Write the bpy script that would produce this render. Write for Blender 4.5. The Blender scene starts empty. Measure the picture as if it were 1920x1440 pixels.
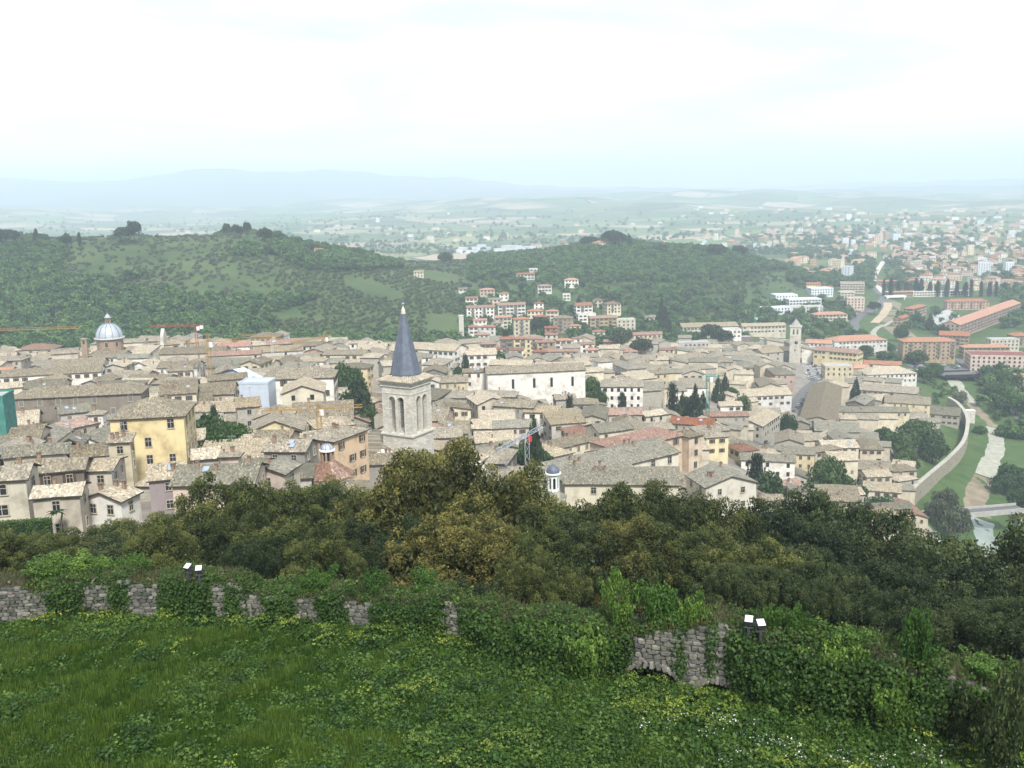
import bpy, math, random, time
import numpy as np
from mathutils import Vector, Matrix
from mathutils.bvhtree import BVHTree
T0 = time.time()
R = math.radians
random.seed(7)
rng = np.random.default_rng(7)
scene = bpy.context.scene
col = scene.collection

# ------------------------------------------------------------------ camera
CAMZ = 150.0                       # terrace of the fortress above the river plain
PITCH = R(11.21)
FPX = 1866.7                       # focal length in photograph pixels (1920 wide)
cd = bpy.data.cameras.new('camera')
cd.lens = 35.0; cd.sensor_width = 36.0; cd.clip_start = 0.5; cd.clip_end = 40000
cam = bpy.data.objects.new('camera', cd); col.objects.link(cam)
ROLL = R(1.2)
cam.matrix_world = Matrix.Translation((0, 0, CAMZ)) @ Matrix.Rotation(R(90) - PITCH, 4, 'X') @ Matrix.Rotation(-ROLL, 4, 'Z')
scene.camera = cam

# ------------------------------------------------------------------ sky and sun
SUN_EL, SUN_AZ = R(48), R(166)     # sun high behind the camera, veiled by cloud
world = bpy.data.worlds.new('World'); scene.world = world; world.use_nodes = True
nt = world.node_tree; nt.nodes.clear()
def N(tree, typ, **kw):
    n = tree.nodes.new(typ)
    for k, v in kw.items():
        if k == 'ins':
            for a, b in v.items(): n.inputs[a].default_value = b
        else: setattr(n, k, v)
    return n
sky = N(nt, 'ShaderNodeTexSky', sky_type='NISHITA', sun_disc=False, sun_elevation=SUN_EL, sun_rotation=SUN_AZ, altitude=400)
sky.air_density = 1.0; sky.dust_density = 1.0
tc = N(nt, 'ShaderNodeTexCoord')
sep = N(nt, 'ShaderNodeSeparateXYZ')
addz = N(nt, 'ShaderNodeMath', operation='ADD', ins={1: 0.16})
dx = N(nt, 'ShaderNodeMath', operation='DIVIDE'); dy = N(nt, 'ShaderNodeMath', operation='DIVIDE')
cmb = N(nt, 'ShaderNodeCombineXYZ')
noi = N(nt, 'ShaderNodeTexNoise', ins={'Scale': 0.75, 'Detail': 5.0, 'Roughness': 0.5, 'Distortion': 0.4})
ramp = N(nt, 'ShaderNodeMapRange', ins={'From Min': 0.36, 'From Max': 0.58, 'To Min': 0.42, 'To Max': 1.0}, clamp=True)
cloud = N(nt, 'ShaderNodeRGB'); cloud.outputs[0].default_value = (9.4, 9.7, 9.9, 1)
mix = N(nt, 'ShaderNodeMix', data_type='RGBA')
bg = N(nt, 'ShaderNodeBackground', ins={'Strength': 0.1})
wo = N(nt, 'ShaderNodeOutputWorld')
L = nt.links.new
L(tc.outputs['Generated'], sep.inputs[0]); L(sep.outputs['Z'], addz.inputs[0])
L(sep.outputs['X'], dx.inputs[0]); L(addz.outputs[0], dx.inputs[1])
L(sep.outputs['Y'], dy.inputs[0]); L(addz.outputs[0], dy.inputs[1])
L(dx.outputs[0], cmb.inputs[0]); L(dy.outputs[0], cmb.inputs[1]); L(cmb.outputs[0], noi.inputs['Vector'])
L(noi.outputs[0], ramp.inputs['Value']); L(ramp.outputs[0], mix.inputs['Factor'])
L(sky.outputs[0], mix.inputs['A']); L(cloud.outputs[0], mix.inputs['B'])
L(mix.outputs['Result'], bg.inputs['Color']); L(bg.outputs[0], wo.inputs['Surface'])

sd = bpy.data.lights.new('sun', 'SUN'); sd.energy = 3.8; sd.angle = R(9); sd.color = (1.0, 0.97, 0.92)
sun = bpy.data.objects.new('sun', sd); col.objects.link(sun)
dirv = Vector((math.sin(SUN_AZ) * math.cos(SUN_EL), math.cos(SUN_AZ) * math.cos(SUN_EL), math.sin(SUN_EL)))
sun.rotation_euler = dirv.to_track_quat('Z', 'Y').to_euler()

vs = scene.view_settings
vs.view_transform = 'Standard'; vs.look = 'None'; vs.gamma = 1.0; vs.use_curve_mapping = False
vs.exposure = 0.5
cy = scene.cycles
cy.use_denoising = True
try: cy.denoiser = 'OPENIMAGEDENOISE'
except Exception: pass
cy.max_bounces = 6; cy.diffuse_bounces = 2; cy.glossy_bounces = 2; cy.transmission_bounces = 3; cy.volume_bounces = 3
cy.transparent_max_bounces = 8; cy.caustics_reflective = False; cy.caustics_refractive = False

# ------------------------------------------------------------------ pixels, terrain
def ray(px, py):
    """direction of the photograph's pixel, scaled so that y = 1 (metres away along the view axis)"""
    a, b = px - 960, py - 720
    r = (a * math.cos(ROLL) - b * math.sin(ROLL)) / FPX; u = -(a * math.sin(ROLL) + b * math.cos(ROLL)) / FPX
    y = math.cos(PITCH) + u * math.sin(PITCH); z = -math.sin(PITCH) + u * math.cos(PITCH)
    return r / y, z / y
COLS = {
 -700: [(95,-37),(135,-46),(185,-57),(260,-68),(350,-77),(450,-83),(560,-90),(650,-92),(800,-78),(950,-56),(1100,-40),(1400,-80),(1900,-138)],
 0: [(60,-26),(80,-34),(100,-40),(135,-47.5),(185,-57),(260,-68),(350,-77),(450,-83),(540,-90),(620,-95),(700,-95),(800,-84),(920,-65),(1080,-41),(1250,-60),(1500,-110),(2000,-141)],
 250: [(60,-27),(80,-35),(100,-41),(135,-48),(185,-57),(260,-68),(350,-76),(450,-83),(540,-90),(640,-96),(730,-95),(820,-83),(940,-62),(1080,-42),(1250,-62),(1500,-112),(2000,-141)],
 500: [(60,-28),(80,-35),(135,-47),(200,-57),(300,-70),(450,-84),(560,-92),(650,-98),(740,-95),(900,-77),(1080,-44),(1250,-64),(1500,-115),(2000,-141)],
 700: [(60,-29),(80,-37),(110,-44),(150,-53),(221,-66),(330,-78),(450,-87),(600,-101),(720,-110),(880,-98),(1020,-86),(1150,-74),(1350,-96),(1700,-130),(2100,-142)],
 900: [(60,-29),(80,-38),(110,-46),(160,-60),(230,-72),(330,-82),(420,-89),(560,-101),(700,-111),(850,-113),(1000,-108),(1200,-96),(1350,-95),(1600,-120),(2100,-143)],
 1150: [(60,-29),(80,-38),(110,-49),(170,-66),(250,-78),(330,-87),(450,-97),(600,-110),(750,-120),(900,-121),(1050,-110),(1200,-91),(1350,-78),(1600,-110),(2100,-143)],
 1350: [(55,-27),(80,-39),(110,-52),(180,-74),(260,-86),(350,-97),(480,-110),(620,-120),(750,-128),(900,-132),(1050,-125),(1200,-110),(1350,-93),(1600,-120),(2100,-143)],
 1500: [(55,-28),(80,-42),(110,-57),(160,-77),(260,-96),(400,-115),(520,-124),(740,-131),(900,-137),(1100,-137),(1300,-129),(1500,-123),(1900,-142),(2300,-144)],
 1650: [(50,-27),(75,-43),(110,-63),(200,-96),(300,-114),(400,-123),(520,-130),(700,-138),(900,-142),(1200,-143),(1600,-144),(2300,-144)],
 1850: [(48,-28),(70,-46),(100,-68),(150,-98),(200,-118),(300,-138),(430,-146),(600,-146),(900,-146),(1300,-145),(2300,-145)],
 2300: [(45,-28),(70,-48),(110,-78),(200,-120),(300,-138),(430,-146),(700,-146),(1300,-145),(2300,-145)],
 3000: [(45,-29),(110,-78),(300,-140),(700,-146),(2300,-145)],
}
FAR = [(2900,-144),(4000,-143),(6000,-140),(9000,-134),(14000,-130),(20000,-130)]
_P = []; _Z = []
for px, lst in COLS.items():
    for d, z in lst + FAR:
        _P.append(((px - 960) / FPX * 3.0, math.log(d))); _Z.append(z)
_P = np.array(_P); _Z = np.array(_Z, float)
def _tps(r2): return np.where(r2 > 1e-12, 0.5 * r2 * np.log(np.maximum(r2, 1e-12)), 0.0)
_n = len(_P)
_K = _tps(((_P[:, None] - _P[None]) ** 2).sum(-1)) + np.eye(_n) * 0.002
_A = np.zeros((_n + 3, _n + 3)); _A[:_n, :_n] = _K; _A[:_n, _n] = 1; _A[:_n, _n + 1:] = _P
_A[_n, :_n] = 1; _A[_n + 1:, :_n] = _P.T
_W = np.linalg.solve(_A, np.concatenate([_Z, np.zeros(3)]))
def sstep(a, b, x):
    t = np.clip((x - a) / (b - a), 0, 1); return t * t * (3 - 2 * t)
# distant mountain crest: photograph pixels of the skyline at two depths
_MX = np.array([-900,-400,0,90,160,230,330,420,540,640,700,800,900,1000,1080,1180,1300,2600]); _MY = np.array([322,326,330,334,345,340,325,317,321,320,323,331,337,345,352,362,372,380])
_NX = np.array([-900,700,1200,1400,1550,1750,1850,1920,2100,2600]); _NY = np.array([380,380,372,364,360,358,352,347,347,350])
def fwall(u):                       # distance and top height of the ruined wall's line, by x/y
    return np.interp(u, WALL_U, WALL_D)
WALL_U = [-0.75,-0.611,-0.554,-0.383,-0.212,-0.058,0.046,0.133,0.22,0.308,0.457,0.546,0.606,0.8]
WALL_D = [40,39.9,39.9,39.5,38.5,36.1,33.3,31.5,30.8,29.6,27.9,27.1,26.4,25]
WALL_H = [2.0,1.95,1.85,1.65,1.4,1.4,1.8,1.95,2.25,2.35,2.3,2.0,2.0,2.0]
def terrain_rel(x, y):
    x = np.asarray(x, float); y = np.asarray(y, float)
    shp = np.broadcast(x, y).shape
    x = np.broadcast_to(x, shp).ravel(); y = np.broadcast_to(y, shp).ravel()
    yc = np.maximum(y, 14.0)
    u = np.clip(x / yc, -1.1, 1.1)
    q = np.stack([u * 3.0, np.log(yc)], 1)
    z = np.empty(len(q))
    for i in range(0, len(q), 20000):
        s = q[i:i + 20000]
        r2 = ((s[:, None] - _P[None]) ** 2).sum(-1)
        z[i:i + 20000] = _tps(r2) @ _W[:_n] + _W[_n] + s @ _W[_n + 1:]
    # rolling relief of the far plain, then the mountains
    f = sstep(2600, 7000, yc)
    z += f * (26 * np.sin(x / 610 + 1.3) * np.sin(yc / 790 + 0.6) + 15 * np.sin(x / 270 + yc / 460) + 9 * np.sin(x / 150 - yc / 210 + 2)) * sstep(-0.5, -0.1, -np.abs(u) * 0 + 0)
    f2 = sstep(3800, 6800, yc)
    z += f2 * (30 + 22 * np.sin(x / 900 + 0.4) + 14 * np.sin(x / 380 + 2 + yc / 900))
    pxs = 960 + FPX * u
    for X, Y, d0, d1 in ((_MX, _MY, 9500, 14500), (_NX, _NY, 10500, 16000)):
        py = np.interp(pxs, X, Y) + (pxs - 960) * math.sin(ROLL) + 2.0 * np.sin(pxs / 37.0) + 1.2 * np.sin(pxs / 13.0 + 1)
        e = -np.tan(np.arctan((py - 720) / FPX) + PITCH) * d1
        m = sstep(d0, d1, yc) * (1 - 0.3 * sstep(d1, d1 + 3000, yc))
        z = np.where(m > 0, z * (1 - m) + np.maximum(e, z) * m, z)
    # small relief
    g = sstep(90, 400, yc) * (1 - sstep(2500, 6000, yc))
    z += g * (0.8 * np.sin(x / 23.0 + 1) * np.sin(y / 31.0) + 0.5 * np.sin(x / 11.0 + y / 17.0))
    hillz = g * sstep(620, 800, yc) * sstep(0.25, 0.1, u) if False else 0
    # terrace in front of the wall: gently falling meadow
    ter = -15.0 - 0.135 * (yc - 16) + 0.22 * np.sin(x / 4.3 + 0.5) * np.sin(y / 3.7) + 0.12 * np.sin(x / 1.9 + y / 2.3) - 0.02 * x
    w = fwall(u)
    # outside the wall the ground lies well below the terrace and falls away
    k = sstep(w + 0.7, w + 1.7, yc)
    z = np.minimum(z, np.where(yc < 110, -20.6 - 0.24 * (yc - w), 1e9))
    z = ter * (1 - k) + np.where(k > 0, z, 0) * k
    return z.reshape(shp)
def ground(x, y): return float(terrain_rel(x, y)) + CAMZ
def hit(px, py, h=0.0, d0=60, d1=9000):
    """where the ray through pixel (px, py) first comes within h metres of the ground"""
    rx, rz = ray(px, py)
    d = np.exp(np.linspace(math.log(d0), math.log(d1), 340))
    g = terrain_rel(rx * d, d) + h - rz * d
    k = np.nonzero((g[1:] >= 0) & (g[:-1] < 0))[0]
    if len(k) == 0: k = [int(np.argmin(np.abs(g[1:])))]
    k = k[0]; t = g[k] / (g[k] - g[k + 1]) if g[k] != g[k + 1] else 0
    dd = d[k] + (d[k + 1] - d[k]) * min(max(t, 0), 1)
    return rx * dd, dd, rz * dd + CAMZ
def at(px, py, d):
    rx, rz = ray(px, py); return rx * d, d, rz * d + CAMZ
def to_px(x, y, z):
    z = z - CAMZ; f = y * math.cos(PITCH) - z * math.sin(PITCH); up = y * math.sin(PITCH) + z * math.cos(PITCH)
    a, b = FPX * x / f, -FPX * up / f
    return 960 + a * math.cos(ROLL) + b * math.sin(ROLL), 720 - a * math.sin(ROLL) + b * math.cos(ROLL)

# ------------------------------------------------------------------ helpers
def tag(o, label=None, cat=None, group=None, kind=None):
    if label: o['label'] = label
    if cat: o['category'] = cat
    if group: o['group'] = group
    if kind: o['kind'] = kind
    return o
def link(name, data, parent=None, loc=None, rot=None, scale=None):
    o = bpy.data.objects.new(name, data); col.objects.link(o)
    if parent is not None: o.parent = parent
    if loc is not None: o.location = loc
    if rot is not None: o.rotation_euler = rot
    if scale is not None: o.scale = scale
    return o
def empty(name, loc, rz=0.0, label=None, cat=None, group=None):
    o = link(name, None, None, loc, (0, 0, rz)); o.empty_display_size = 0.5
    return tag(o, label, cat, group)
def copy_tree(o, parent=None):
    c = o.copy(); col.objects.link(c); c.parent = parent
    for ch in o.children: copy_tree(ch, c)
    return c
class MB:
    """collects faces; build() links them as one mesh object"""
    def __init__(s): s.v = []; s.f = []; s.m = []; s.uv = []
    def face(s, pts, mat=0, uv=None):
        b = len(s.v); s.v += [tuple(p) for p in pts]; s.f.append(tuple(range(b, b + len(pts)))); s.m.append(mat)
        s.uv += uv if uv else [(p[0] + p[1] * 0.37, p[2] + p[1] * 0.2) for p in pts]
    def box(s, x0, x1, y0, y1, z0, z1, mat=0, bottom=True):
        a = [(x0,y0,z0),(x1,y0,z0),(x1,y1,z0),(x0,y1,z0),(x0,y0,z1),(x1,y0,z1),(x1,y1,z1),(x0,y1,z1)]
        for q in ((0,1,5,4),(1,2,6,5),(2,3,7,6),(3,0,4,7),(4,5,6,7)): s.face([a[i] for i in q], mat)
        if bottom: s.face([a[i] for i in (3,2,1,0)], mat)
    def prism(s, pts, z0, z1, mat=0, cap=True):
        n = len(pts)
        for i in range(n):
            a, b = pts[i], pts[(i + 1) % n]
            s.face([(a[0],a[1],z0),(b[0],b[1],z0),(b[0],b[1],z1),(a[0],a[1],z1)], mat)
        if cap:
            s.face([(p[0],p[1],z1) for p in pts], mat); s.face([(p[0],p[1],z0) for p in reversed(pts)], mat)
    def lathe(s, prof, n=12, mat=0, ph=0.0, cx=0.0, cy=0.0):
        for (r0, z0), (r1, z1) in zip(prof, prof[1:]):
            for k in range(n):
                a, b = ph + 2 * math.pi * k / n, ph + 2 * math.pi * (k + 1) / n
                p = [(cx + r0*math.cos(a), cy + r0*math.sin(a), z0), (cx + r0*math.cos(b), cy + r0*math.sin(b), z0), (cx + r1*math.cos(b), cy + r1*math.sin(b), z1), (cx + r1*math.cos(a), cy + r1*math.sin(a), z1)]
                if r1 < 1e-4: p = p[:3]
                elif r0 < 1e-4: p = [p[0]] + p[2:]
                s.face(p, mat)
    def bar(s, a, b, w, mat=0):
        a = Vector(a); b = Vector(b); d = (b - a).normalized()
        u = d.cross(Vector((0, 0, 1))) if abs(d.z) < 0.95 else d.cross(Vector((1, 0, 0)))
        u.normalize(); v = d.cross(u); u *= w / 2; v *= w / 2
        c = [a-u-v, a+u-v, a+u+v, a-u+v, b-u-v, b+u-v, b+u+v, b-u+v]
        for q in ((0,1,5,4),(1,2,6,5),(2,3,7,6),(3,0,4,7),(4,5,6,7),(3,2,1,0)): s.face([c[i] for i in q], mat)
    def mesh(s, name, mats, smooth=False):
        me = bpy.data.meshes.new(name); me.from_pydata(s.v, [], s.f)
        for m in (mats if isinstance(mats, (list, tuple)) else [mats]): me.materials.append(m)
        if any(s.m): me.polygons.foreach_set('material_index', s.m)
        uvl = me.uv_layers.new(name='UVMap'); uvl.data.foreach_set('uv', np.array(s.uv, 'f').ravel())
        if smooth: me.polygons.foreach_set('use_smooth', [True] * len(s.f))
        me.update(); return me
    def build(s, name, mats, parent=None, loc=None, rot=None, smooth=False):
        return link(name, s.mesh(name, mats, smooth), parent, loc, rot)
def quads_mesh(name, V, mats, face_attr=None, fmat=None):
    """V: (n,4,3) array of separate quads"""
    n = len(V); me = bpy.data.meshes.new(name)
    me.vertices.add(n * 4); me.vertices.foreach_set('co', V.astype('f').ravel())
    me.loops.add(n * 4); me.loops.foreach_set('vertex_index', np.arange(n * 4, dtype='i'))
    me.polygons.add(n); me.polygons.foreach_set('loop_start', np.arange(0, n * 4, 4, dtype='i')); me.polygons.foreach_set('loop_total', np.full(n, 4, 'i'))
    for m in (mats if isinstance(mats, (list, tuple)) else [mats]): me.materials.append(m)
    if fmat is not None: me.polygons.foreach_set('material_index', np.asarray(fmat, 'i'))
    if face_attr is not None:
        for k, a in face_attr.items():
            at_ = me.attributes.new(k, 'FLOAT', 'FACE'); at_.data.foreach_set('value', np.asarray(a, 'f'))
    me.update(calc_edges=True); return me
def grid_mesh(name, X, Y, Z, mats, attrs=None, smooth=True):
    ny, nx = X.shape; me = bpy.data.meshes.new(name)
    V = np.stack([X, Y, Z], -1).reshape(-1, 3)
    i = np.arange((ny - 1) * (nx - 1)); r = i // (nx - 1); c = i % (nx - 1); a = r * nx + c
    F = np.stack([a, a + 1, a + nx + 1, a + nx], 1)
    me.vertices.add(len(V)); me.vertices.foreach_set('co', V.astype('f').ravel())
    me.loops.add(F.size); me.loops.foreach_set('vertex_index', F.astype('i').ravel())
    me.polygons.add(len(F)); me.polygons.foreach_set('loop_start', np.arange(0, F.size, 4, dtype='i')); me.polygons.foreach_set('loop_total', np.full(len(F), 4, 'i'))
    me.polygons.foreach_set('use_smooth', np.full(len(F), smooth))
    for m in (mats if isinstance(mats, (list, tuple)) else [mats]): me.materials.append(m)
    for k, a_ in (attrs or {}).items():
        t = me.attributes.new(k, 'FLOAT', 'POINT'); t.data.foreach_set('value', np.asarray(a_, 'f').ravel())
    me.update(calc_edges=True); return me
# ------------------------------------------------------------------ materials
MATS = {}
def newmat(name):
    m = bpy.data.materials.new(name); m.use_nodes = True; t = m.node_tree; t.nodes.clear()
    o = N(t, 'ShaderNodeOutputMaterial'); b = N(t, 'ShaderNodeBsdfPrincipled')
    b.inputs['Roughness'].default_value = 0.9
    if 'Specular IOR Level' in b.inputs: b.inputs['Specular IOR Level'].default_value = 0.2
    t.links.new(b.outputs[0], o.inputs[0]); MATS[name] = m
    return m, t, b, o
def rgb(c): return (c[0], c[1], c[2], 1)
def rampn(t, stops, fac):
    r = N(t, 'ShaderNodeValToRGB'); e = r.color_ramp.elements
    while len(e) < len(stops): e.new(0.5)
    for i, (p, c) in enumerate(stops): e[i].position = p; e[i].color = rgb(c)
    t.links.new(fac, r.inputs[0]); return r.outputs[0]
def mixc(t, a, b, f, mode='MIX'):
    m = N(t, 'ShaderNodeMix', data_type='RGBA', blend_type=mode)
    for s, v in (('A', a), ('B', b)):
        if isinstance(v, tuple): m.inputs[s].default_value = rgb(v)
        else: t.links.new(v, m.inputs[s])
    if isinstance(f, (int, float)): m.inputs['Factor'].default_value = f
    else: t.links.new(f, m.inputs['Factor'])
    return m.outputs['Result']
def noise(t, vec, scale, detail=3, rough=0.55, dist=0.0):
    n = N(t, 'ShaderNodeTexNoise', ins={'Scale': scale, 'Detail': detail, 'Roughness': rough, 'Distortion': dist}); t.links.new(vec, n.inputs['Vector']); return n.outputs[0]
def mrange(t, v, a, b, c, d):
    m = N(t, 'ShaderNodeMapRange', ins={'From Min': a, 'From Max': b, 'To Min': c, 'To Max': d}); t.links.new(v, m.inputs['Value']); return m.outputs[0]
def coords(t, which='Object'):
    if which == 'World':
        return N(t, 'ShaderNodeNewGeometry').outputs['Position']
    return N(t, 'ShaderNodeTexCoord').outputs[which]
def bump(t, b, h, strength, dist):
    n = N(t, 'ShaderNodeBump', ins={'Strength': strength, 'Distance': dist}); t.links.new(h, n.inputs['Height']); t.links.new(n.outputs[0], b.inputs['Normal'])
def plain(name, c, rough=0.8, var=0.12, scale=1.5, metal=0.0, spec=0.2):
    m, t, b, o = newmat(name)
    n = noise(t, coords(t, 'World'), scale, 4)
    c0 = tuple(max(0, x * (1 - var)) for x in c); c1 = tuple(x * (1 + var) for x in c)
    t.links.new(rampn(t, [(0.3, c0), (0.7, c1)], n), b.inputs['Base Color'])
    b.inputs['Roughness'].default_value = rough; b.inputs['Metallic'].default_value = metal; b.inputs['Specular IOR Level'].default_value = spec
    return m
def plaster(name, c, stain=0.35, blocks=False):
    """lime render: broad fading, streaks running down, dirt; colour also drifts a little from house to house"""
    m, t, b, o = newmat(name)
    w = coords(t, 'World')
    oi = N(t, 'ShaderNodeObjectInfo')
    n1 = noise(t, w, 0.35, 5, 0.6); n2 = noise(t, w, 2.2, 4)
    mp = N(t, 'ShaderNodeMapping', ins={'Scale': (1.3, 1.3, 0.12)}); t.links.new(w, mp.inputs[0])
    n3 = noise(t, mp.outputs[0], 1.0, 4, 0.6)
    dk = tuple(x * (0.62 - 0.02 * i) for i, x in enumerate(c)); lt = tuple(min(0.9, x * 1.12) for x in c)
    a = rampn(t, [(0.28, dk), (0.5, c), (0.75, lt)], n1)
    a = mixc(t, a, tuple(x * 0.5 for x in c), mrange(t, n3, 0.5, 0.78, 0, stain))
    a = mixc(t, a, tuple(x * 0.7 for x in c), mrange(t, n2, 0.55, 0.8, 0, 0.16))
    hv = N(t, 'ShaderNodeHueSaturation'); t.links.new(a, hv.inputs['Color'])
    t.links.new(mrange(t, oi.outputs['Random'], 0, 1, 0.82, 1.15), hv.inputs['Value'])
    t.links.new(mrange(t, oi.outputs['Random'], 0, 1, 0.75, 1.2), hv.inputs['Saturation'])
    t.links.new(hv.outputs[0], b.inputs['Base Color'])
    bump(t, b, n2, 0.3, 0.05)
    return m
def stonewall(name, c, bw=0.55, bh=0.28, mortar=0.6):
    m, t, b, o = newmat(name)
    uv = coords(t, 'UV'); w = coords(t, 'World')
    br = N(t, 'ShaderNodeTexBrick', ins={'Scale': 1.0, 'Mortar Size': 0.025, 'Brick Width': bw, 'Row Height': bh, 'Bias': 0.0})
    br.inputs['Color1'].default_value = rgb(tuple(x * 0.78 for x in c)); br.inputs['Color2'].default_value = rgb(tuple(min(.9, x * 1.15) for x in c)); br.inputs['Mortar'].default_value = rgb(tuple(x * mortar for x in c))
    t.links.new(uv, br.inputs['Vector'])
    n1 = noise(t, w, 0.5, 5, 0.6); n2 = noise(t, w, 3.0, 3)
    a = mixc(t, br.outputs['Color'], tuple(x * 0.55 for x in c), mrange(t, n1, 0.5, 0.75, 0, 0.55))
    a = mixc(t, a, tuple(min(.9, x * 1.2) for x in c), mrange(t, n2, 0.55, 0.75, 0, 0.4))
    t.links.new(a, b.inputs['Base Color']); bump(t, b, br.outputs['Fac'], -0.4, 0.05)
    return m
def rooftile(name, c, c2, c3, moss=0.3):
    """barrel tiles in rows: each tile its own tone, lichen in patches, ribs and courses in relief"""
    m, t, b, o = newmat(name)
    uv = coords(t, 'UV'); w = coords(t, 'World'); oi = N(t, 'ShaderNodeObjectInfo')
    mp = N(t, 'ShaderNodeMapping', ins={'Scale': (4.2, 2.4, 1)}); t.links.new(uv, mp.inputs[0])
    fl = N(t, 'ShaderNodeVectorMath', operation='FLOOR'); t.links.new(mp.outputs[0], fl.inputs[0])
    wn = N(t, 'ShaderNodeTexWhiteNoise', noise_dimensions='3D'); t.links.new(fl.outputs[0], wn.inputs['Vector'])
    n1 = noise(t, w, 0.33, 5, 0.65); n2 = noise(t, w, 1.6, 4, 0.6)
    a = rampn(t, [(0.0, tuple(x * 0.6 for x in c)), (0.35, c), (0.7, c2), (0.93, c3), (1.0, tuple(min(.8, x * 1.5) for x in c3))], wn.outputs['Value'])
    a = mixc(t, a, c2, mrange(t, n1, 0.42, 0.7, 0, 0.6))
    a = mixc(t, a, (0.13, 0.125, 0.105), mrange(t, n2, 0.5, 0.72, 0, moss))
    hv = N(t, 'ShaderNodeHueSaturation'); t.links.new(a, hv.inputs['Color'])
    t.links.new(mrange(t, oi.outputs['Random'], 0, 1, 0.72, 1.2), hv.inputs['Value'])
    t.links.new(mrange(t, oi.outputs['Random'], 0, 1, 1.15, 0.8), hv.inputs['Saturation'])
    t.links.new(hv.outputs[0], b.inputs['Base Color'])
    sx = N(t, 'ShaderNodeSeparateXYZ'); t.links.new(mp.outputs[0], sx.inputs[0])
    s1 = N(t, 'ShaderNodeMath', operation='MULTIPLY', ins={1: 2 * math.pi}); t.links.new(sx.outputs[0], s1.inputs[0])
    s2 = N(t, 'ShaderNodeMath', operation='SINE'); t.links.new(s1.outputs[0], s2.inputs[0])
    s3 = N(t, 'ShaderNodeMath', operation='ADD'); t.links.new(s2.outputs[0], s3.inputs[0]); t.links.new(wn.outputs['Value'], s3.inputs[1])
    bump(t, b, s3.outputs[0], 0.5, 0.06)
    return m
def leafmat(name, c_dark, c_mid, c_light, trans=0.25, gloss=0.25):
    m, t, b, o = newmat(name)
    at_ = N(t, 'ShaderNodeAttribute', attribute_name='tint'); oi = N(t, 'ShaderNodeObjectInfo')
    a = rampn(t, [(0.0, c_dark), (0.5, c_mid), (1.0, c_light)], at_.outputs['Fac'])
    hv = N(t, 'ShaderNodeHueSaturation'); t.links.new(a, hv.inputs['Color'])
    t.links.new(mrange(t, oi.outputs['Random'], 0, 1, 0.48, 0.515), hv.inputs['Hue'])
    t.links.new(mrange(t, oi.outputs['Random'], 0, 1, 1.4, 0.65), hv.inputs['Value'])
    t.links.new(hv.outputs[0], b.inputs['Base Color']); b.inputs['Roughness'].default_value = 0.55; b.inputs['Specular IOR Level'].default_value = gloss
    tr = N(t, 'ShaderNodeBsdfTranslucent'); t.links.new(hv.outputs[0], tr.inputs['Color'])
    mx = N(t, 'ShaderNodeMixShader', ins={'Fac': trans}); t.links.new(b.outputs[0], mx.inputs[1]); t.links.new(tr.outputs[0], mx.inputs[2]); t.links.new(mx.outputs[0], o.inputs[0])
    return m
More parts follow.
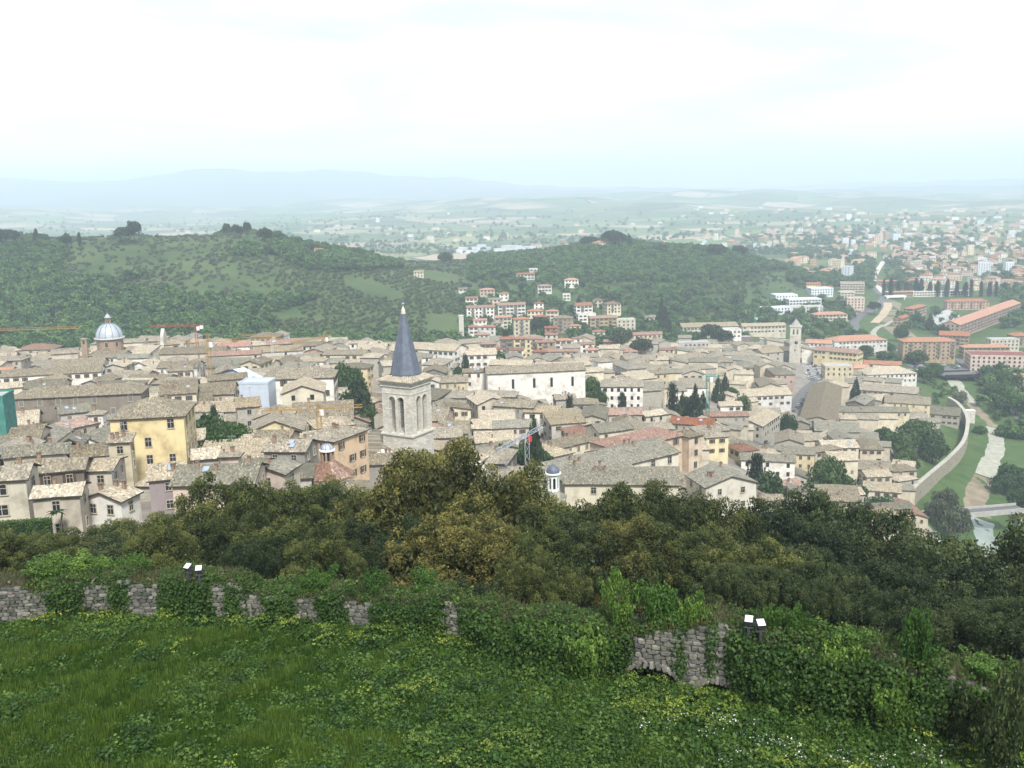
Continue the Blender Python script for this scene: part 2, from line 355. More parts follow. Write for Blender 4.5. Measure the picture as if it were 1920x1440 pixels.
# terrain: meadow, wood floor, paving, farmland
def terrain_mat():
    m, t, b, o = newmat('terrain')
    w = coords(t, 'World')
    n1 = noise(t, w, 0.012, 5, 0.6); n2 = noise(t, w, 0.09, 5, 0.65); n3 = noise(t, w, 1.3, 4, 0.6)
    green = rampn(t, [(0.3, (0.030, 0.064, 0.018)), (0.5, (0.056, 0.096, 0.028)), (0.7, (0.092, 0.128, 0.044))], n1)
    green = mixc(t, green, (0.09, 0.085, 0.05), mrange(t, n2, 0.5, 0.75, 0, 0.7))
    # farmland: fields of one crop each
    mp = N(t, 'ShaderNodeMapping', ins={'Scale': (0.0042, 0.0030, 0.0), 'Rotation': (0, 0, 0.5)}); t.links.new(w, mp.inputs[0])
    vo = N(t, 'ShaderNodeTexVoronoi', ins={'Scale': 1.0, 'Randomness': 0.8}); t.links.new(mp.outputs[0], vo.inputs['Vector'])
    sp = N(t, 'ShaderNodeSeparateColor'); t.links.new(vo.outputs['Color'], sp.inputs[0])
    fld = rampn(t, [(0.0, (0.05, 0.10, 0.03)), (0.25, (0.10, 0.17, 0.05)), (0.42, (0.15, 0.22, 0.075)), (0.55, (0.05, 0.085, 0.03)), (0.7, (0.20, 0.23, 0.10)), (0.85, (0.33, 0.27, 0.18)), (1.0, (0.40, 0.33, 0.24))], sp.outputs[0])
    ve = N(t, 'ShaderNodeTexVoronoi', feature='DISTANCE_TO_EDGE', ins={'Scale': 1.0, 'Randomness': 0.8}); t.links.new(mp.outputs[0], ve.inputs['Vector'])
    fld = mixc(t, (0.02, 0.04, 0.015), fld, mrange(t, ve.outputs['Distance'], 0.015, 0.03, 0, 1))
    fld = mixc(t, fld, (0.04, 0.07, 0.03), mrange(t, noise(t, w, 0.004, 5, 0.6), 0.5, 0.62, 0, 0.85))
    far = N(t, 'ShaderNodeAttribute', attribute_name='farm'); a = mixc(t, green, fld, far.outputs['Fac'])
    pv = N(t, 'ShaderNodeAttribute', attribute_name='paved')
    pav = rampn(t, [(0.3, (0.17, 0.155, 0.135)), (0.7, (0.30, 0.27, 0.235))], n2)
    a = mixc(t, a, pav, pv.outputs['Fac'])
    wd = N(t, 'ShaderNodeAttribute', attribute_name='wood')
    a = mixc(t, a, (0.022, 0.032, 0.013), wd.outputs['Fac'])
    me = N(t, 'ShaderNodeAttribute', attribute_name='meadow')
    mead = rampn(t, [(0.3, (0.024, 0.052, 0.010)), (0.6, (0.044, 0.088, 0.014)), (0.8, (0.068, 0.076, 0.028))], n3)
    a = mixc(t, a, mead, me.outputs['Fac'])
    bnk = N(t, 'ShaderNodeAttribute', attribute_name='bank')
    a = mixc(t, a, rampn(t, [(0.3, (0.035, 0.078, 0.020)), (0.7, (0.085, 0.13, 0.040))], n2), bnk.outputs['Fac'])
    t.links.new(a, b.inputs['Base Color']); bump(t, b, n3, 0.4, 0.3)
    return m
# ------------------------------------------------------------------ ground
def poly_mask(X, Y, poly, soft=6.0):
    """1 inside a polygon given in metres, fading over soft metres"""
    p = np.array(poly, float); x = X.ravel(); y = Y.ravel(); ins = np.zeros(len(x), bool); dist = np.full(len(x), 1e9)
    for a, b in zip(p, np.roll(p, -1, 0)):
        c = ((a[1] > y) != (b[1] > y)) & (x < (b[0] - a[0]) * (y - a[1]) / (b[1] - a[1] + 1e-12) + a[0]); ins ^= c
        ab = b - a; t = np.clip(((x - a[0]) * ab[0] + (y - a[1]) * ab[1]) / (ab @ ab + 1e-9), 0, 1)
        dist = np.minimum(dist, np.hypot(x - a[0] - t * ab[0], y - a[1] - t * ab[1]))
    s = np.where(ins, dist, -dist)
    return sstep(-soft / 2, soft / 2, s).reshape(X.shape)
def gpoly(pix, d0=60): return [hit(px, py, 0, d0)[:2] for px, py in pix]
TOWN = [(-110,140),(-60,128),(-38,150),(-20,185),(10,185),(30,165),(60,185),(92,225),(130,320),(172,405),(215,470),(245,560),(262,640),(270,720),(240,800),(180,800),(110,740),(60,700),(0,690),(-60,640),(-130,600),(-260,560),(-330,480),(-300,330),(-220,220),(-160,160)]
def dist_to_line(X, Y, line):
    x = X.ravel(); y = Y.ravel(); dist = np.full(len(x), 1e9); L_ = np.array(line, float)
    for a, b in zip(L_, L_[1:]):
        ab = b - a; t = np.clip(((x - a[0]) * ab[0] + (y - a[1]) * ab[1]) / (ab @ ab + 1e-9), 0, 1)
        dist = np.minimum(dist, np.hypot(x - a[0] - t * ab[0], y - a[1] - t * ab[1]))
    return dist.reshape(X.shape)
RIVER_PX = [(1905,1130),(1868,1075),(1852,1020),(1845,985),(1832,955),(1840,915),(1855,870),(1868,835),(1866,805),(1838,772),(1815,735),(1795,712),(1770,690),(1735,668),(1700,650),(1672,628),(1655,605),(1672,580),(1680,562),(1664,550),(1640,528),(1648,505),(1658,490),(1652,478)]
RIVER = [hit(px, py, 0, 230)[:2] for px, py in RIVER_PX]
def meshgrid_xy():
    ys = np.concatenate([np.linspace(-30, 12, 12), np.exp(np.linspace(math.log(13), math.log(19000), 330))])
    s = np.linspace(-1, 1, 361); xs = 13000 * np.sinh(6.2 * s) / math.sinh(6.2)
    return np.meshgrid(xs, ys)
X, Y = meshgrid_xy(); Z = terrain_rel(X, Y) + CAMZ
U = X / np.maximum(Y, 14)
A_town = poly_mask(X, Y, TOWN, 14)
A_farm = sstep(1350, 2100, Y) * (1 - A_town)
A_farm = A_farm * (1 - .8 * sstep(7000, 10000, Y))
A_mead = (1 - sstep(60, 90, Y))
A_wood = sstep(fwall(U) + 3, fwall(U) + 8, Y) * (1 - sstep(115, 150, Y))
rd = dist_to_line(X, Y, RIVER)
A_bank = (1 - sstep(24, 34, rd)) * sstep(330, 380, Y)
A_wood = np.maximum(A_wood, .75 * sstep(7400, 10500, Y))
terrain = link('ground', grid_mesh('ground', X, Y, Z, terrain_mat(), dict(paved=A_town * (1 - A_bank), farm=A_farm, meadow=A_mead, wood=A_wood, bank=A_bank)))
tag(terrain, kind='structure')
# ------------------------------------------------------------------ building materials
WALL = {k: plaster('render_' + k, c) for k, c in dict(
    cream=(0.58,0.53,0.41), white=(0.66,0.635,0.58), beige=(0.48,0.43,0.345), yellow=(0.55,0.47,0.30), paleyellow=(0.58,0.51,0.34), pink=(0.43,0.31,0.25),
    palepink=(0.55,0.44,0.37), mauve=(0.27,0.235,0.235), orange=(0.57,0.42,0.28), peach=(0.57,0.45,0.33), grey=(0.27,0.255,0.225), greycream=(0.52,0.49,0.425),
    brown=(0.205,0.165,0.13), ochre=(0.44,0.33,0.17), tan=(0.35,0.265,0.18), redwall=(0.33,0.15,0.11), darkstone=(0.20,0.175,0.145), blue=(0.33,0.42,0.52)).items()}
WALL['stone'] = stonewall('rubble_stone', (0.41,0.385,0.325))
WALL['tarp'] = plain('white_tarpaulin', (0.44,0.49,0.56), 0.6, 0.08, 0.6)
WALL['net'] = plain('green_netting', (0.06,0.20,0.17), 0.8, 0.25, 0.8)
WALL['factory'] = plain('factory_panel', (0.62,0.66,0.70), 0.6, 0.06, 0.3)
ROOF = {k: rooftile('tiles_' + k, *c) for k, c in dict(
    old=((0.182,0.16,0.12),(0.266,0.233,0.169),(0.36,0.295,0.201)), grey=((0.162,0.153,0.119),(0.219,0.207,0.158),(0.286,0.259,0.19)),
    pale=((0.292,0.249,0.177),(0.396,0.336,0.237),(0.5,0.409,0.28)), pink=((0.24,0.15,0.11),(0.31,0.20,0.15),(0.38,0.26,0.19)),
    red=((0.26,0.115,0.075),(0.33,0.155,0.10),(0.38,0.20,0.13)), orange=((0.34,0.14,0.08),(0.41,0.19,0.11),(0.46,0.25,0.15)), redold=((0.215,0.115,0.08),(0.27,0.155,0.11),(0.32,0.20,0.145))).items()}
ROOF['flat'] = plain('roof_felt', (0.36,0.36,0.36), 0.9, 0.2, 0.25)
ROOF['redflat'] = plain('roof_red_metal', (0.20,0.075,0.06), 0.7, 0.15, 0.25)
ROOF['tarp'] = WALL['tarp']; ROOF['factory'] = plain('factory_roof', (0.52,0.58,0.64), 0.6, 0.12, 0.12)
M_GLASS = plain('window_dark', (0.025,0.027,0.03), 0.15, 0.3, 2.0, 0.0, 0.5)
M_FRAME = plain('window_surround', (0.42,0.38,0.31), 0.85, 0.1)
M_SH = {'brown': plain('shutter_brown', (0.09,0.055,0.035)), 'green': plain('shutter_green', (0.045,0.085,0.06)), 'grey': plain('shutter_grey', (0.17,0.165,0.15))}
M_BRICK = plain('chimney_brick', (0.28,0.19,0.14), 0.9, 0.25, 3.0)
M_METAL = plain('zinc', (0.25,0.27,0.29), 0.5, 0.1, 2.0, 0.3, 0.4)
M_WHITEP = plain('white_paint', (0.72,0.72,0.70), 0.6, 0.05)
M_DARKW = plain('eaves_timber', (0.055,0.045,0.036), 0.9, 0.2)
# shared window meshes (unit 1 m wide, 1 m high; facing -y; origin at the middle of the wall side)
def window_mesh(sh, closed=False, arched=False):
    b = MB(); t = 0.09
    b.box(-0.5 - t, -0.5, -0.10, 0.02, -0.5, 0.5, 0); b.box(0.5, 0.5 + t, -0.10, 0.02, -0.5, 0.5, 0)
    b.box(-0.5 - t, 0.5 + t, -0.10, 0.02, 0.5, 0.5 + t, 0); b.box(-0.62, 0.62, -0.16, 0.02, -0.5 - t, -0.5, 0)
    b.face([(-0.5, -0.03, -0.5), (0.5, -0.03, -0.5), (0.5, -0.03, 0.5), (-0.5, -0.03, 0.5)], 1)
    b.box(-0.03, 0.03, -0.05, -0.031, -0.5, 0.5, 0)
    if sh:
        if closed: b.box(-0.49, 0.49, -0.085, -0.035, -0.49, 0.49, 2)
        else:
            for s in (-1, 1): b.box(min(s * 0.56, s * 1.02), max(s * 0.56, s * 1.02), -0.155, -0.105, -0.5, 0.5, 2)
    return b
WIN = {}
for k in ('brown', 'green', 'grey'):
    WIN[k] = window_mesh(True).mesh('window', [M_FRAME, M_GLASS, M_SH[k]]); WIN[k + '_closed'] = window_mesh(True, True).mesh('window', [M_FRAME, M_GLASS, M_SH[k]])
WIN['plain'] = window_mesh(False).mesh('window', [M_FRAME, M_GLASS])
b = MB(); b.face([(-0.5, -0.025, -0.5), (0.5, -0.025, -0.5), (0.5, -0.025, 0.5), (-0.5, -0.025, 0.5)], 1)
for x0, x1, z0, z1 in ((-0.56, -0.5, -0.5, 0.5), (0.5, 0.56, -0.5, 0.5), (-0.56, 0.56, 0.5, 0.56), (-0.56, 0.56, -0.56, -0.5)): b.box(x0, x1, -0.06, 0.02, z0, z1, 0)
WIN['bare'] = b.mesh('window', [M_DARKW, M_GLASS])
# near windows: frame with its own pane and shutters beneath it
b = MB(); t = 0.09
b.box(-0.5 - t, -0.5, -0.12, 0.02, -0.5, 0.5); b.box(0.5, 0.5 + t, -0.12, 0.02, -0.5, 0.5); b.box(-0.5 - t, 0.5 + t, -0.12, 0.02, 0.5, 0.5 + t); b.box(-0.64, 0.64, -0.2, 0.02, -0.5 - t, -0.5)
b.box(-0.03, 0.03, -0.06, -0.02, -0.5, 0.5); b.box(-0.5, 0.5, -0.055, -0.025, 0.1, 0.15)
WF = b.mesh('window', M_FRAME)
b = MB(); b.face([(-0.5, -0.015, -0.5), (0.5, -0.015, -0.5), (0.5, -0.015, 0.5), (-0.5, -0.015, 0.5)]); WP = b.mesh('pane', M_GLASS)
WS = {}
for k in M_SH:
    b = MB()
    b.box(0.60, 0.66, -0.19, -0.13, -0.5, 0.5); b.box(1.02, 1.08, -0.19, -0.13, -0.5, 0.5); b.box(0.66, 1.02, -0.19, -0.13, -0.5, -0.42); b.box(0.66, 1.02, -0.19, -0.13, 0.42, 0.5)
    for i in range(9): b.face([(0.66, -0.175, -0.42 + i * 0.0933), (1.02, -0.175, -0.42 + i * 0.0933), (1.02, -0.14, -0.33 + i * 0.0933), (0.66, -0.14, -0.33 + i * 0.0933)])
    WS[k] = b.mesh('shutter', M_SH[k])
b = MB(); b.box(-0.35, 0.35, -0.3, 0.3, -1.2, 0.9); b.box(-0.45, 0.45, -0.4, 0.4, 0.9, 1.0, 0)
b.box(-0.35, 0.35, -0.3, -0.2, 1.0, 1.2, 0); b.box(-0.35, 0.35, 0.2, 0.3, 1.0, 1.2, 0); b.box(-0.5, 0.5, -0.45, 0.45, 1.2, 1.3, 1)
CHIM = b.mesh('chimney', [M_BRICK, ROOF['old']])
b = MB(); b.box(-0.5, 0.5, -0.7, 0.7, -0.1, 0.1, 0); b.face([(-0.4, -0.6, 0.105), (0.4, -0.6, 0.105), (0.4, 0.6, 0.105), (-0.4, 0.6, 0.105)], 1)
SKYL = b.mesh('skylight', [M_METAL, plain('skylight_glass', (0.30,0.36,0.42), 0.1, 0.1, 1, 0, 0.8)])
b = MB(); b.box(-0.55, 0.55, -0.04, 0.03, 0, 2.2, 0); b.box(-0.7, -0.55, -0.1, 0.03, 0, 2.3, 1); b.box(0.55, 0.7, -0.1, 0.03, 0, 2.3, 1); b.box(-0.7, 0.7, -0.1, 0.03, 2.3, 2.45, 1)
BALC = MB(); BALC.box(-1.5, 1.5, -1.2, 0.02, -.95, -.8, 0)
for x0, x1, y0, y1 in ((-1.5, 1.5, -1.2, -1.14), (-1.5, -1.44, -1.14, 0), (1.44, 1.5, -1.14, 0)): BALC.box(x0, x1, y0, y1, -.8, .1, 1)
BALC = BALC.mesh('balcony', [M_FRAME, M_SH['grey']])
ANT = MB(); ANT.bar((0, 0, -1), (0, 0, 2.6), .05); ANT.bar((-.7, 0, 2.4), (.7, 0, 2.4), .04)
for k in range(5): ANT.bar((-.6 + k * .3, -.35, 2.4), (-.6 + k * .3, .35, 2.4), .03)
ANT.bar((-.4, 0, 1.9), (.4, 0, 1.9), .04); ANT = ANT.mesh('aerial', M_METAL)
DOORM = b.mesh('door', [M_SH['brown'], M_FRAME])

BV, BF = [], []                       # everything solid in town, for the check of what can be seen
HOUSES = []
class House: pass
def roof_geom(b, rtype, w, l, he, hr, o, rnd, sag=0.1):
    """roof skin with thickness, uneven ridge; returns nothing, faces go to b (0 tiles, 1 eaves timber)"""
    t = 0.22; rise = hr - he
    def quad(p, up, ud):
        # p: 4 points (eave0, eave1, ridge1, ridge0); uv in metres along eave and up the slope
        e = (Vector(p[1]) - Vector(p[0])); e = e.normalized() if e.length > 1e-6 else Vector((1, 0, 0))
        uv = []
        for q in p:
            d_ = Vector(q) - Vector(p[0]); a = d_.dot(e); uv.append((a + up, (d_ - e * a).length + ud))
        b.face(p, 0, uv)
    if rtype in ('gable', 'shed'):
        n = max(2, int(w / 4.5)); xs = [-w / 2 - o + (w + 2 * o) * i / n for i in range(n + 1)]
        jz = [rnd.uniform(-sag, sag) for _ in xs]; je = [rnd.uniform(-sag, sag) * 0.7 for _ in xs]; jf = [rnd.uniform(-sag, sag) * 0.7 for _ in xs]
        if rtype == 'gable': prof = lambda i: ((-l / 2 - o, he - o * rise / (l / 2) + je[i]), (0, hr + jz[i]), (l / 2 + o, he - o * rise / (l / 2) + jf[i]))
        else: prof = lambda i: ((-l / 2 - o, he - o * rise / l + je[i]), (l / 2 + o, hr + jz[i]))
        for i in range(n):
            p0, p1 = prof(i), prof(i + 1); x0, x1 = xs[i], xs[i + 1]
            if rtype == 'gable':
                quad([(x0, p0[0][0], p0[0][1]), (x1, p1[0][0], p1[0][1]), (x1, 0, p1[1][1]), (x0, 0, p0[1][1])], x0 + 50, 0)
                quad([(x1, p1[2][0], p1[2][1]), (x0, p0[2][0], p0[2][1]), (x0, 0, p0[1][1]), (x1, 0, p1[1][1])], 80 - x1, 30)
            else: quad([(x0, p0[0][0], p0[0][1]), (x1, p1[0][0], p1[0][1]), (x1, p1[1][0], p1[1][1]), (x0, p0[1][0], p0[1][1])], x0 + 50, 0)
            m = len(p0)
            for (a, c) in zip(range(m - 1), range(1, m)):   # soffit
                b.face([(x0, p0[a][0], p0[a][1] - t), (x0, p0[c][0], p0[c][1] - t), (x1, p1[c][0], p1[c][1] - t), (x1, p1[a][0], p1[a][1] - t)], 1)
            for a in (0, m - 1):                            # eaves edge
                b.face([(x0, p0[a][0], p0[a][1]), (x0, p0[a][0], p0[a][1] - t), (x1, p1[a][0], p1[a][1] - t), (x1, p1[a][0], p1[a][1])], 1)
        for i in (0, n):
            p = prof(i); x = xs[i]
            for a, c in zip(p, p[1:]): b.face([(x, a[0], a[1]), (x, a[0], a[1] - t), (x, c[0], c[1] - t), (x, c[0], c[1])], 1)
    elif rtype == 'hip':
        W, Lh = w / 2 + o, l / 2 + o; run = min(w, l) / 2; ze = he - o * rise / run
        if w >= l: r0, r1 = (-(w - l) / 2 - 0.01, 0, hr), ((w - l) / 2 + 0.01, 0, hr)
        else: r0, r1 = (0, -(l - w) / 2, hr), (0, (l - w) / 2, hr)
        c = [(-W, -Lh, ze), (W, -Lh, ze), (W, Lh, ze), (-W, Lh, ze)]
        if w >= l: F = [[c[0], c[1], r1, r0], [c[1], c[2], r1], [c[2], c[3], r0, r1], [c[3], c[0], r0]]
        else: F = [[c[0], c[1], r0], [c[1], c[2], r1, r0], [c[2], c[3], r1], [c[3], c[0], r0, r1]]
        for k, f in enumerate(F): quad(f, k * 37, k * 19)
        for k in range(4):
            a, d_ = c[k], c[(k + 1) % 4]; b.face([a, (a[0], a[1], a[2] - t), (d_[0], d_[1], d_[2] - t), d_], 1)
        b.face([(p[0], p[1], p[2] - t) for p in reversed(c)], 1)
    else:
        W, Lh = w / 2, l / 2
        b.face([(-W, -Lh, hr - 0.35), (W, -Lh, hr - 0.35), (W, Lh, hr - 0.35), (-W, Lh, hr - 0.35)], 0)
        for x0, x1, y0, y1 in ((-W - .1, W + .1, -Lh - .1, -Lh + .2), (-W - .1, W + .1, Lh - .2, Lh + .1), (-W - .1, -W + .2, -Lh + .2, Lh - .2), (W - .2, W + .1, -Lh + .2, Lh - .2)): b.box(x0, x1, y0, y1, hr - 0.6, hr, 2)
def wall_geom(b, rtype, w, l, he, hr, z0):
    W, H = w / 2, l / 2; u = 0.24
    if rtype == 'gable':
        rise = hr - he
        for s in (-1, 1): b.face([(s * W, -s * H, z0), (s * W, s * H, z0), (s * W, s * H, he - u), (s * W, 0, hr - u), (s * W, -s * H, he - u)], 0, [(-s * H, z0), (s * H, z0), (s * H, he), (0, hr), (-s * H, he)])
        b.face([(-W, -H, z0), (W, -H, z0), (W, -H, he - u), (-W, -H, he - u)], 0)
        b.face([(W, H, z0), (-W, H, z0), (-W, H, he - u), (W, H, he - u)], 0)
    elif rtype == 'shed':
        b.face([(-W, -H, z0), (W, -H, z0), (W, -H, he - u), (-W, -H, he - u)], 0); b.face([(W, H, z0), (-W, H, z0), (-W, H, hr - u), (W, H, hr - u)], 0)
        b.face([(W, -H, z0), (W, H, z0), (W, H, hr - u), (W, -H, he - u)], 0); b.face([(-W, H, z0), (-W, -H, z0), (-W, -H, he - u), (-W, H, hr - u)], 0)
    else:
        top = he - u if rtype == 'hip' else hr - 0.6
        for f in ([(-W, -H), (W, -H)], [(W, -H), (W, H)], [(W, H), (-W, H)], [(-W, H), (-W, -H)]):
            (x0, y0), (x1, y1) = f; b.face([(x0, y0, z0), (x1, y1, z0), (x1, y1, top), (x0, y0, top)], 0, [(x0 + y0, z0), (x1 + y1, z0), (x1 + y1, top), (x0 + y0, top)])
ARCH_WORD = dict(cream='cream', white='white', beige='beige', yellow='yellow', paleyellow='pale yellow', pink='pink', palepink='pale pink', mauve='mauve', orange='orange', peach='peach', grey='grey', greycream='grey-cream', brown='brown', ochre='ochre', tan='tan', redwall='red', darkstone='dark stone', blue='pale blue', stone='rubble stone', tarp='wrapped', net='netted', factory='white')
ROOF_WORD = dict(old='weathered brown', grey='mossy grey', pale='pale', pink='pinkish', red='red', orange='orange', redold='faded red', flat='flat', redflat='flat red', tarp='white sheet', factory='flat pale')
def add_house(x, y, ztop, w, l, rot, rtype, wall, roof, name='house', label=None, pitch=None, win='auto', group=None, n_chim=None, wide=3.1, cat='house', fill=False):
    h = House(); h.x, h.y, h.w, h.l, h.rot, h.rtype, h.wall, h.roof, h.name, h.label, h.win, h.group, h.cat, h.fill, h.wide = x, y, w, l, rot, rtype, wall, roof, name, label, win, group, cat, fill, wide
    c, s = math.cos(rot), math.sin(rot)
    cor = [(x + a * c - b_ * s, y + a * s + b_ * c) for a, b_ in ((-w/2, -l/2), (w/2, -l/2), (w/2, l/2), (-w/2, l/2))]
    g = terrain_rel(np.array([p[0] for p in cor] + [x]), np.array([p[1] for p in cor] + [y])) + CAMZ
    h.gz = float(g[4]); h.z0 = float(g.min()) - 1.0 - h.gz; h.hr = ztop - h.gz
    rnd = random.Random(hash((round(x, 1), round(y, 1))) & 0xffff); h.rnd = rnd
    span = l if rtype in ('gable', 'shed') else min(w, l)
    pt = pitch if pitch else rnd.uniform(0.30, 0.40)
    rise = pt * span / 2 if rtype in ('gable', 'hip') else (pt * span * 0.6 if rtype == 'shed' else 0)
    rise = min(rise, h.hr * 0.5); h.he = h.hr - rise
    h.rb, h.wb = MB(), MB()
    roof_geom(h.rb, rtype, w, l, h.he, h.hr, 0.45 if rtype != 'flat' else 0, rnd, 0.11 if fill or rtype != 'hip' else 0.05)
    wall_geom(h.wb, rtype, w, l, h.he, h.hr, h.z0)
    h.M = Matrix.Translation((x, y, h.gz)) @ Matrix.Rotation(rot, 4, 'Z')
    for b_ in (h.rb, h.wb):
        n0 = len(BV); BV.extend([h.M @ Vector(v) for v in b_.v]); BF.extend([tuple(i + n0 for i in f) for f in b_.f])
    h.cor = cor; h.n_chim = n_chim; HOUSES.append(h)
    h.pp = to_px(x, y, ztop); return h
def obb_hit(a, cor, shrink=0.93):
    """two rotated rectangles overlap?"""
    A = np.array(a.cor if isinstance(a, House) else a); B = np.array(cor)
    A = A.mean(0) + (A - A.mean(0)) * shrink; B = B.mean(0) + (B - B.mean(0)) * shrink
    for P in (A, B):
        for i in range(2):
            e = P[i + 1] - P[i]; n_ = np.array([-e[1], e[0]])
            pa, pb = A @ n_, B @ n_
            if pa.max() < pb.min() or pb.max() < pa.min(): return False
    return True
def H(px, py, h, w, l, rot, rtype='gable', wall='beige', roof='old', label=None, d0=100, d=None, **k):
    """a house whose ridge shows at photograph pixel (px, py), h metres tall, w and l in photograph pixels at its distance"""
    x, y, z = at(px, py, d) if d else hit(px, py, h, d0)
    s = y / FPX
    if rtype == 'gable' and abs(rot) < 40 and y < 330: l = min(l * 1.55, w * 1.5)
    return add_house(x, y, z, w * s, l * s, R(rot), rtype, wall, roof, label=label, **k)
# ------------------------------------------------------------------ the buildings one can pick out, from the photograph
# near slope below the oaks
H(8,872,8,95,60,12,'gable','cream','old','cream house with dark square windows above the clipped hedge', win='big', d=140)
H(72,832,9,112,42,13,'gable','beige','grey','low house with four dark loggia openings under mossy grey eaves', win='big', d=186)
H(95,860,12,128,50,13,'gable','brown','old','brown house with long patched roof behind the small palm-tree house', d=152)
H(182,861,12,76,60,6,'gable','beige','pale','blank beige house wall pocked with small holes facing the oaks', pitch=0.2, win='few', d=156)
H(112,906,8,84,48,11,'gable','beige','pale','small stone house with pale pink-speckled roof above the palm', win='few', d=136)
H(207,913,5.5,60,85,75,'gable','white','pale','low cottage with white gable at the edge of the oaks', win='few', d=141)
H(137,814,10,60,40,100,'gable','grey','grey','narrow grey house with a dark triangular gable', win='few', pitch=0.6, d=205)
H(140,784,10,80,62,55,'gable','stone','pink','stone house with pinkish roof sloping beside the yellow palazzo')
H(45,800,10,70,60,12,'gable','beige','old','beige house stepping up behind the loggia house', d=222)
H(40,770,11,60,60,20,'gable','cream','pale','cream house in front of the very long palazzo')
YEL = H(285,744,19,132,120,8,'hip','yellow','old','tall yellow palazzo with brown shutters and hipped tile roof', pitch=0.42, wide=4.0)
H(226,817,12,40,34,8,'shed','yellow','old','narrow yellow annexe leaning against the tall yellow palazzo', win='few', d=176)
H(312,866,8,66,62,18,'gable','mauve','pale','mauve plastered house with pale roof beside the pink house')
H(412,868,9,150,80,2,'gable','palepink','grey','pale pink house with broad mossy roof and two skylights', win='few')
H(432,846,10,34,26,2,'hip','palepink','old','little pink dormer house poking above the broad mossy roof', win='few')
H(386,838,10,46,48,15,'gable','beige','pale','pale-roofed cottage squeezed between yellow palazzo and pink house')
H(515,866,8,70,70,78,'gable','palepink','grey','house end with blank pink gable beside the oak tops', win='few')
H(470,858,8,60,45,2,'gable','grey','grey','low grey house with metal patched roof behind the pink house')
# the western quarter
H(150,722,17,235,70,8,'hip','darkstone','old','very long grey-brown palazzo with low hipped roof and arched windows', wide=4.5)
H(-8,737,19,44,60,8,'flat','net','flat','building wrapped in green scaffold netting at the frame edge', win='none')
H(181,768,12,28,28,8,'hip','white','old','small white belvedere tower with two windows among brown roofs')
H(336,712,15,64,70,14,'gable','cream','old','cream house rising directly behind the yellow palazzo roof')
H(100,688,13,175,50,13,'gable','white','old','long white row house with brown shutters below the domed church')
H(72,644,10,70,50,3,'hip','cream','pink','cream villa with broad pinkish hipped roof at the wooded hill')
H(10,688,8,30,22,10,'gable','white','orange','small house with bright orange roof at the frame edge')
H(150,672,12,90,55,10,'gable','beige','old','brown-roofed beige house in front of the dome drum')
H(365,650,12,120,46,3,'gable','beige','old','long plain convent roof beside the slender church facade', win='few')
H(438,641,12,62,32,8,'gable','white','red','white house with red roof and white chimney at the town edge')
H(440,657,11,96,32,9,'gable','cream','redold','cream house with long faded red roof behind the white sheeting')
H(522,648,11,88,42,14,'gable','white','pale','white house with a row of small windows facing the crane jib')
H(482,712,15,56,46,-4,'flat','tarp','tarp','building end wrapped in pale blue-white scaffold sheeting', win='none')
H(447,690,13,22,150,52,'gable','tarp','tarp','long temporary white sheet roof running up from the wrapped building', win='none', pitch=0.25)
H(400,717,12,80,50,10,'gable','stone','old','grey stone house with small dormer tower below the sheeting')
H(350,735,11,90,60,16,'gable','beige','old','broad brown roof between yellow palazzo and garden trees')
H(425,700,12,70,40,20,'gable','stone','old','stone house caught inside the curve of white sheeting')
H(562,688,18,132,76,4,'hip','white','old','large pale palazzo with deep cornice and tall framed windows', wide=4.0)
H(569,714,13,90,76,98,'gable','cream','pale','wide cream gable with round window below the pale palazzo', win='few', d=284)
H(645,714,9,26,26,0,'hip','white','pale','small white turret house standing among dark trees')
H(640,732,7,32,26,0,'gable','white','pale','low white cottage with pale roof under the turret house')
H(520,778,9,95,100,97,'gable','paleyellow','old','pale yellow gabled house with a planted terrace', d=238)
H(463,744,12,42,44,18,'gable','stone','pale','tall narrow stone house with small sloping roof above gardens')
H(420,752,8,95,44,-6,'gable','cream','pale','low cream house with single dark window above the garden', win='few')
H(606,752,12,110,80,8,'gable','cream','old','wide cream house with framed windows behind the yellow crane mast')
H(626,798,14,105,80,62,'hip','orange','old','orange palazzo with grey shutters and hipped roof beside the bell tower', wide=3.4, d=196)
H(545,822,9,80,50,-8,'gable','grey','old','jumbled brown roof in front of the pale yellow gable')
H(600,690,12,70,50,0,'gable','beige','old','brown roofed block immediately before the crane with stubby jib')
H(593,668,13,36,36,-6,'hip','white','pale','tall white house with pale pyramid roof near the stubby crane')
H(650,655,12,80,40,-5,'gable','cream','old','cream house with arched windows at the wooded hill foot')
H(662,640,14,14,14,0,'hip','white','pale','slim white roof turret at the wooded hill foot', win='few')
# around the bell tower
H(845,704,12,62,46,4,'gable','yellow','old','yellow house standing between the spire and a tall cypress')
H(820,643,16,100,52,-26,'gable','white','pale','long white institute wing with one row of dark windows', wide=2.8)
H(896,653,16,66,44,4,'gable','white','pale','white institute block with grouped windows and pale roof')
H(888,690,9,40,26,4,'gable','white','old','white arcaded link building beside the tall cypress', d=398)
DOM = H(1002,683,19,186,52,7,'gable','white','old','long white friary church with narrow arched windows and brown roof', win='none', pitch=0.36)
H(960,674,15,80,40,-14,'gable','white','pale','pale church roof wing behind the long white friary church', win='few')
H(912,738,12,80,58,108,'gable','beige','pale','beige gabled house with two rows of shutters below the long church')
H(970,748,12,80,50,-20,'gable','stone','old','curving stone row with brown roof beside the bright white house')
H(1018,760,11,66,44,-8,'gable','white','pale','bright white house with pale roof and small windows')
H(1058,738,10,38,38,6,'gable','stone','old','small stone house with two little cypresses before it')
H(1098,745,11,46,44,-2,'hip','stone','old','square stone house beside a green walled court')
H(925,808,9,72,44,6,'gable','white','pale','white house with porch next to the lattice crane')
